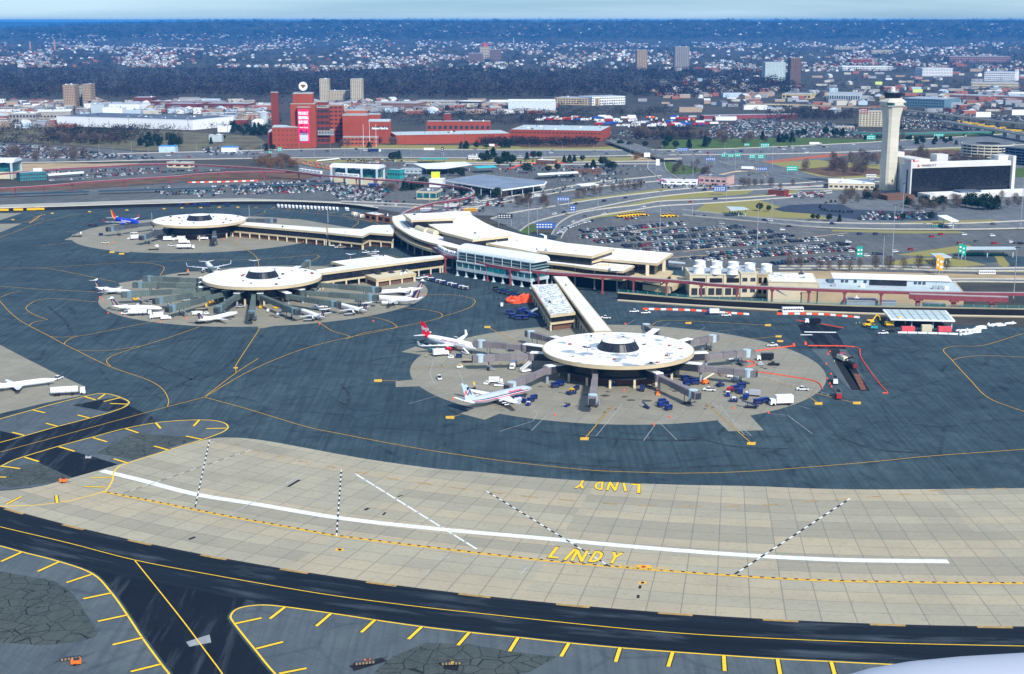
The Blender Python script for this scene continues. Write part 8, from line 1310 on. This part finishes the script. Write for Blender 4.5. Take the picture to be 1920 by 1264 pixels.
def rnd_in(x0, x1, y0, y1, n): return [(rk.uniform(x0, x1), rk.uniform(y0, y1)) for _ in range(n)]
grove('bare', [(1480,505),(1500,506),(1537,507),(1554,509),(1574,508),(1593,510),(1612,505),(1641,506),(1667,507),(1694,507),(1722,506),(1750,507),(1775,507)], (7,9.5), 'small dark bare tree in the row along the service road', 'row of small bare trees', .8)
grove('ever', [(1810,388),(1822,391),(1834,392),(1845,394),(1857,393),(1868,392),(1848,388),(1820,384)], (9,13), 'dark evergreen in the dense clump right of the hotel podium', 'evergreens right of the hotel', 1.3)
grove('ever', [(1731,388),(1740,389),(1749,390),(1758,388),(1764,386),(1770,383),(1704,389),(1700,384),(1622,372),(1628,374),(1640,371)], (7,11), 'dark evergreen at the foot of the hotel front', 'evergreens before the hotel', 1.1)
grove('ever', [(1424,396),(1441,397),(1524,412),(1533,413),(1554,415),(1574,416),(1693,414),(1745,414)], (4.5,8), 'small evergreen along the lot edge below the hotel', 'evergreens at the lot edge')
grove('bare', rnd_in(1570,1650,366,386,14)+rnd_in(1690,1800,382,398,14)+rnd_in(1875,1915,372,390,6), (6,10), 'grey bare tree in the hotel garden', 'bare trees in the hotel garden')
grove('bare', rnd_in(1555,1650,300,330,26)+[(1508,322),(1511,320)], (9,14), 'purple brown bare tree left of the control tower', 'bare trees left of the control tower'); grove('bare', rnd_in(1675,1740,290,306,14)+rnd_in(1800,1860,306,318,12)+rnd_in(1760,1800,300,312,6), (8,13), 'purple grey bare tree right of the control tower', 'bare trees right of the control tower')
grove('bare', [(1403,352),(1415,350),(1428,349),(1463,356),(1445,352),(1486,350),(1393,352)]+rnd_in(1262,1310,312,326,10)+rnd_in(1316,1335,326,336,5), (6,10), 'bare tree among the highway ramps', 'bare trees among the ramps'); grove('bare', [(1083,373),(1095,372),(1113,369),(1125,366),(1150,362),(1165,360),(1178,358),(1190,357),(1200,356)], (7,11), 'spreading bare tree on the median right of the rental lots', 'bare trees on the median')
grove('ever', [(1058,306),(1068,305),(1077,304),(1092,303),(988,300),(1000,299),(1011,298)], (7,11), 'evergreen on the grass strip below the highway', 'evergreens below the highway', 1.1); grove('ever', [(945,306),(952,302),(960,309),(905,302),(913,301),(935,312),(925,298),(1130,312),(1140,316),(1148,320),(988,325),(1045,320),(1028,324),(1100,322),(1112,320),(742,299),(748,298),(735,302)], (8,13), 'dark evergreen among the rental buildings', 'evergreens among the rental buildings', 1.2)
grove('ever', [(757,358),(765,357),(772,356),(780,355),(788,352),(795,351),(848,330),(862,331),(868,330),(867,368),(932,372),(990,376),(893,370),(760,353)], (7,11), 'evergreen inside the loop of the elevated track', 'evergreens in the track loop', 1.1); grove('bare', rnd_in(930,1000,368,392,12)+rnd_in(720,745,352,362,5)+rnd_in(1000,1030,376,392,5), (6,9), 'grey bare tree behind the terminal', 'bare trees behind the terminal')
grove('ever', [(865,279),(874,279),(893,279),(940,278),(950,277),(955,276),(912,279),(1180,278),(1163,276),(1210,276),(692,277)], (7,11), 'evergreen between the highway and the long brick halls', 'evergreens by the long brick halls', 1.2); grove('bare', rnd_in(712,755,262,274,12)+rnd_in(640,660,272,280,2), (7,12), 'bare tree in front of the red brick halls', 'bare trees by the brick halls')
grove('ever', rnd_in(262,345,262,276,22)+rnd_in(436,505,240,256,26)+[(396,270),(500,283),(512,283),(420,262)], (7,13), 'dark evergreen in the scrub left of the brewery', 'evergreens left of the brewery'); grove('bare', rnd_in(100,230,262,272,26)+rnd_in(0,170,290,304,22), (8,15), 'dark bare tree in the scrub before the white warehouse', 'bare trees before the warehouse')
grove('ever', [(1247,278),(1267,279),(1292,278),(1322,275),(1326,274),(1430,262),(1460,266),(1467,267),(1474,266),(1485,267),(1496,256),(1508,255),(1548,254),(1566,258),(1580,257),(1254,270)], (9,14), 'evergreen on the grass between the upper roads', 'evergreens between the upper roads', 1.1); grove('bare', rnd_in(1190,1350,254,262,24)+rnd_in(1350,1440,262,272,8), (9,15), 'purple bare tree beside the scrapyard rows', 'bare trees beside the scrapyard'); tree('rust', (1348,262), 11, 'golden brown round bare tree left of the highway grass'); grove('rust', rnd_in(1190,1250,294,300,16), (3,6), 'tan reed like shrub beside the flyover', 'reed shrubs by the flyover', 1.6)
grove('rust', rnd_in(470,560,300,320,26), (5,9), 'rust coloured bare tree beside the elevated track', 'rust trees by the track', 1.2); grove('bare', [(488,308),(494,307),(478,309),(530,304),(536,305)]+rnd_in(1640,1700,256,262,4)+rnd_in(650,720,318,330,9), (8,12), 'purple grey bare tree beside the elevated track', 'bare trees by the track')
grove('ever', rnd_in(1700,1800,262,272,14)+[(1622,262),(1626,260),(1695,240),(1690,242)], (5,9), 'low evergreen on the embankment right of the control tower', 'evergreens on the right embankment', 1.2)
grove('ever', [(1536+k*6.5, 385-abs(k-4)*.6+ (k>4)*0) for k in range(0)]+[(1539,386),(1537,390),(1540,394),(1546,396),(1552,397),(1560,398),(1567,398),(1574,398.5),(1581,399),(1590,399),(1597,399.5),(1549,382),(1558,380),(1566,379)], (1.5,2.4), 'clipped round shrub on the edge of the curved drive', 'clipped shrubs by the drive', 1.6)

# ------------------------------------------------------------------ far woods, suburbs and ridge
def h_at(x, y):
    z = 0.0
    if y > 4500: z = 14*(noise.noise(Vector((x/900, y/900, 3)))+.2)*min(1, (y-4500)/2500)
    if y > 10000:
        t = min(1, max(0, (y-10000)/2600)); s = t*t*(3-2*t); z += s*(151+7*noise.noise(Vector((x/2600+5, 1.3, 0)))+9*noise.noise(Vector((x/500, y/500, 7))))
        e = (x+.30*y)/2200; z *= .42+.58/(1+math.exp(-(e*4.0)))
    return z
def seen_at(px, py):
    "ground point behind a pixel, following the rise of the ridge"
    p = G(px, py, 0) if py > HY+1 else G(px, HY+1.2, 0)
    if p.y < 9000: return Vector((p.x, p.y, h_at(p.x, p.y)))
    u = (px-960)/FPX; v = (632-py)/FPX; dz = (-ST+v*CT)/(CT+v*ST); y = 8500.0
    while y < 13600:
        if H+y*dz <= h_at(u*y/(CT+v*ST), y): return Vector((u*y/(CT+v*ST), y, h_at(u*y/(CT+v*ST), y)))
        y += 60
    return None
def clust(x, y, s, k): return noise.noise(Vector((x/s, y/(s*.16), k)))
TT = [crown_arr(random.Random(50+k), 22, 'round') for k in range(6)]
def stuff_trees(name, n, sampler, hr, mats, label, wr=1.25):
    V = []; Mi = []; c = 0
    while c < n:
        q = sampler()
        if q is None: continue
        px, py = q; p = seen_at(px, py)
        if p is None: c += 1; continue
        h = rk.uniform(*hr)*(1+max(0, p.y-3500)/9000); t = TT[rk.randint(0, 5)]; a = rk.uniform(0, 6.28); ca, sa = math.cos(a), math.sin(a); w = h*wr*rk.uniform(.8, 1.2); X = (t[...,0]*ca-t[...,1]*sa)*w+p.x; Y = (t[...,0]*sa+t[...,1]*ca)*w+p.y; Z_ = (t[...,2]-.12)*h*1.05+p.z
        V.append(np.stack([X, Y, Z_], -1).reshape(-1, 3)); Mi += [rk.randint(0, len(mats)-1)]*22; c += 1
    V = np.concatenate(V); nf = len(V)//3; me = bpy.data.meshes.new(name); me.vertices.add(len(V)); me.vertices.foreach_set('co', V.astype(np.float32).ravel()); me.loops.add(nf*3); me.loops.foreach_set('vertex_index', np.arange(nf*3, dtype=np.int32)); me.polygons.add(nf); me.polygons.foreach_set('loop_start', np.arange(0, nf*3, 3, dtype=np.int32)); me.polygons.foreach_set('material_index', np.array(Mi, dtype=np.int32))
    for m in mats: me.materials.append(m)
    me.update(); me.validate(); o = link(me, name); o['kind'] = 'stuff'; tag(o, label, 'woodland')
WD = [M('wood twigs', (.026,.022,.030), .95, .4, .02), M('wood twigs plum', (.042,.028,.036), .95, .4, .02), M('wood twigs brown', (.062,.046,.042), .95, .4, .02), M('wood evergreen', (.012,.028,.016), .95, .4, .02)]
def s_wood():
    x = rk.uniform(-30, 1950); y = rk.uniform(130, 188)
    lo = 136+10*noise.noise(Vector((x/160, 1, 1))); hi = 184 if x < 1250 else 184-(x-1250)*.03
    if x > 1500 or y < lo or y > hi: return None
    if x < 520 and y < 150: return None if rk.random() < .4 else (x, y)
    return (x, y)
stuff_trees('bare_woodland', 5200, s_wood, (13, 25), [WD[0], WD[0], WD[1], WD[2]], 'dense belt of bare purple brown woods behind the brewery')
def s_sub():
    x = rk.uniform(-30, 1950); y = 58+80*rk.random()**.8
    return (x, y) if clust(x, y, 60, 4) > -.30 else None
stuff_trees('suburban_woodland', 6000, s_sub, (11, 16), [WD[0], WD[1], WD[0], WD[3]], 'bare trees mixed between the far suburban houses', 1.5)
def s_ridge():
    return (rk.uniform(-30, 1950), rk.uniform(40, 75))
stuff_trees('ridge_woodland', 5000, s_ridge, (13, 18), [WD[0], WD[1], WD[0], WD[3]], 'continuous woods covering the long ridge', 2.2)
def s_mid():
    x = rk.uniform(-30, 1950); y = rk.uniform(150, 250)
    if rk.random() < .30: return rk.choice([(rk.uniform(-20,340), rk.uniform(240,272)), (rk.uniform(90,240), rk.uniform(248,270)), (rk.uniform(740,1120), rk.uniform(207,236)), (rk.uniform(560,1250), rk.uniform(205,222)), (rk.uniform(1190,1300), rk.uniform(246,262)), (rk.uniform(1440,1600), rk.uniform(212,226)), (rk.uniform(900,1120), rk.uniform(268,275))])
    if 500 < x < 1130 and y > 238: return None
    if y > 185 and clust(x, y, 90, 9) < .02: return None
    if x < 1250 and y < 180: return None
    if x > 1280 and y > 215: return None
    return (x, y)
stuff_trees('scattered_woodland', 4600, s_mid, (8, 13), [WD[0], WD[1], WD[2], WD[3]], 'bare trees scattered between yards and low buildings', 1.2)
HC = [('white', (.78,.78,.78)), ('cream', (.52,.49,.42)), ('pale grey', (.32,.34,.36)), ('tan', (.40,.30,.22)), ('brick red', (.34,.12,.09)), ('pale blue', (.45,.56,.66))]
RC = [M('house roof '+str(i), c, .85, .15, .1) for i, c in enumerate(((.12,.12,.14), (.22,.20,.20), (.55,.57,.60), (.17,.10,.08)))]
def house_geo(w, d, h, r):
    return [(-w,-d,0),(w,-d,0),(w,d,0),(-w,d,0),(-w,-d,h),(w,-d,h),(w,d,h),(-w,d,h),(-w*1.05,0,h+r),(w*1.05,0,h+r)], [(0,1,5,4),(1,2,6,5),(2,3,7,6),(3,0,4,7),(4,5,9,8),(6,7,8,9),(5,6,9),(7,4,8)], [0,0,0,0,1,1,0,0]
def flat_geo(w, d, h): return [(-w,-d,0),(w,-d,0),(w,d,0),(-w,d,0),(-w,-d,h),(w,-d,h),(w,d,h),(-w,d,h)], [(0,1,5,4),(1,2,6,5),(2,3,7,6),(3,0,4,7),(4,5,6,7)], [0,0,0,0,1]
HM = [M('house wall '+n, c, .8, .06, .1) for n, c in HC]; HL = []
def add_houses(n, sampler, zone, flatp=.15, big=1.0):
    c = 0
    while c < n:
        q = sampler()
        if q is None: continue
        p = seen_at(*q); c += 1
        if p is None: continue
        k = rk.choices(range(6), [26,14,24,14,14,8])[0]; ro = rk.choice([0,0,1,2,2,3]); ff = rk.random() < flatp
        s = big*rk.uniform(.8, 1.35); HL.append((p.length, p, rk.choice([.5,.55,.6,2.1,2.15,0,1.57]) if not ff else rk.uniform(-.1, .3), (5.5*s, 7.5*s, 6.0*s, 3.0*s) if not ff else (rk.uniform(6, 18)*s, rk.uniform(5, 10)*s, rk.uniform(3.5, 8)*s, 0), k if not ff or k else rk.randint(0, 5), ro if not ff else rk.choice([0,1,2,3]), ff, zone))
def s_h1():
    x = rk.uniform(-20, 1940); y = rk.uniform(80, 134)
    if x < 550 and y > 128: return None
    return (x, y) if clust(x, y, 110, 2) > .04 else (None if rk.random() < .9 else (x, y))
def s_h2(): x = rk.uniform(-20, 1940); y = rk.uniform(64, 90); return (x, y) if clust(x, y, 130, 6) > 0 else None
def s_h3(): return (rk.uniform(500, 1940), rk.uniform(44, 64)) if rk.random() < 1 else None
def s_u1():
    x, y = rk.choice([(rk.uniform(-10, 130), rk.uniform(192, 240)), (rk.uniform(400, 500), rk.uniform(198, 226)), (rk.uniform(560, 760), rk.uniform(192, 210)), (rk.uniform(760, 1040), rk.uniform(192, 214)), (rk.uniform(1200, 1920), rk.uniform(160, 200)), (rk.uniform(1280, 1920), rk.uniform(176, 214)), (rk.uniform(150, 470), rk.uniform(190, 214)), (rk.uniform(1240,1920), rk.uniform(120,165))]); return (x, y)
add_houses(2700, s_h1, 'the far suburbs among bare trees', .06, .82); add_houses(600, s_h2, 'the farthest suburbs', .15, .85); add_houses(150, s_h3, 'the wooded ridge', .2, .9); add_houses(900, s_u1, 'the low town between woods and highway', .75, .95)
HL.sort(key=lambda q: q[0]); hm = {}
for (dist, p, a, dm, k, ro, ff, zone) in HL[:300]:
    V, F, Mi = flat_geo(*dm[:3]) if ff else house_geo(*dm); me = bpy.data.meshes.new('house'); me.from_pydata(V, [], F); me.materials.append(HM[k]); me.materials.append(RC[ro]); me.polygons.foreach_set('material_index', Mi); me.update()
    o = link(me, 'low_building' if ff else 'gabled_house', None, p); o.rotation_euler.z = a; px_ = 960+FPX*p.x/p.y; sd_ = 'at the left edge' if px_ < 250 else 'left of the brewery' if px_ < 500 else 'behind the brewery' if px_ < 760 else 'above the long brick halls' if px_ < 1130 else 'above the truck yard' if px_ < 1500 else 'near the control tower' if px_ < 1750 else 'at the far right'
    tag(o, '%s %s in the low town %s' % (HC[k][0], 'flat roofed building' if ff else 'gabled house', sd_), 'building' if ff else 'house', 'small buildings of the low town')
def merge_houses(lst, name):
    V = []; F = []; Mi = []; nb = 0
    for (dist, p, a, dm, k, ro, ff, zone) in lst:
        v, f, m = flat_geo(*dm[:3]) if ff else house_geo(*dm); ca, sa = math.cos(a), math.sin(a)
        V += [(x*ca-y*sa+p.x, x*sa+y*ca+p.y, z+p.z) for x, y, z in v]; F += [tuple(i+nb for i in q) for q in f]; Mi += [k if q == 0 else 6+ro for q in m]; nb += len(v)
    me = bpy.data.meshes.new(name); me.from_pydata(V, [], F)
    for m in HM+RC: me.materials.append(m)
    me.polygons.foreach_set('material_index', Mi); me.update(); o = link(me, name); o['kind'] = 'stuff'; tag(o, 'thousands of tiny pale houses spread over the far suburbs', 'houses')
merge_houses(HL[300:], 'suburban_houses')

# ------------------------------------------------------------------ the air between
mb = MB(); mb.box(-34500, 34500, -900, 42500, -60, 172); hz = mb.build('haze', bpy.data.materials.new('haze')); hz['kind'] = 'stuff'; tag(hz, 'blue haze thickening toward the horizon', 'haze'); m = hz.data.materials[0]; m.use_nodes = True; nt = m.node_tree; nt.nodes.clear(); vo_ = nt.nodes.new('ShaderNodeVolumePrincipled'); om = nt.nodes.new('ShaderNodeOutputMaterial'); nt.links.new(vo_.outputs[0], om.inputs['Volume'])
vo_.inputs['Color'].default_value = (.03,.38,1,1); vo_.inputs['Density'].default_value = 5.2e-5; vo_.inputs['Anisotropy'].default_value = .0
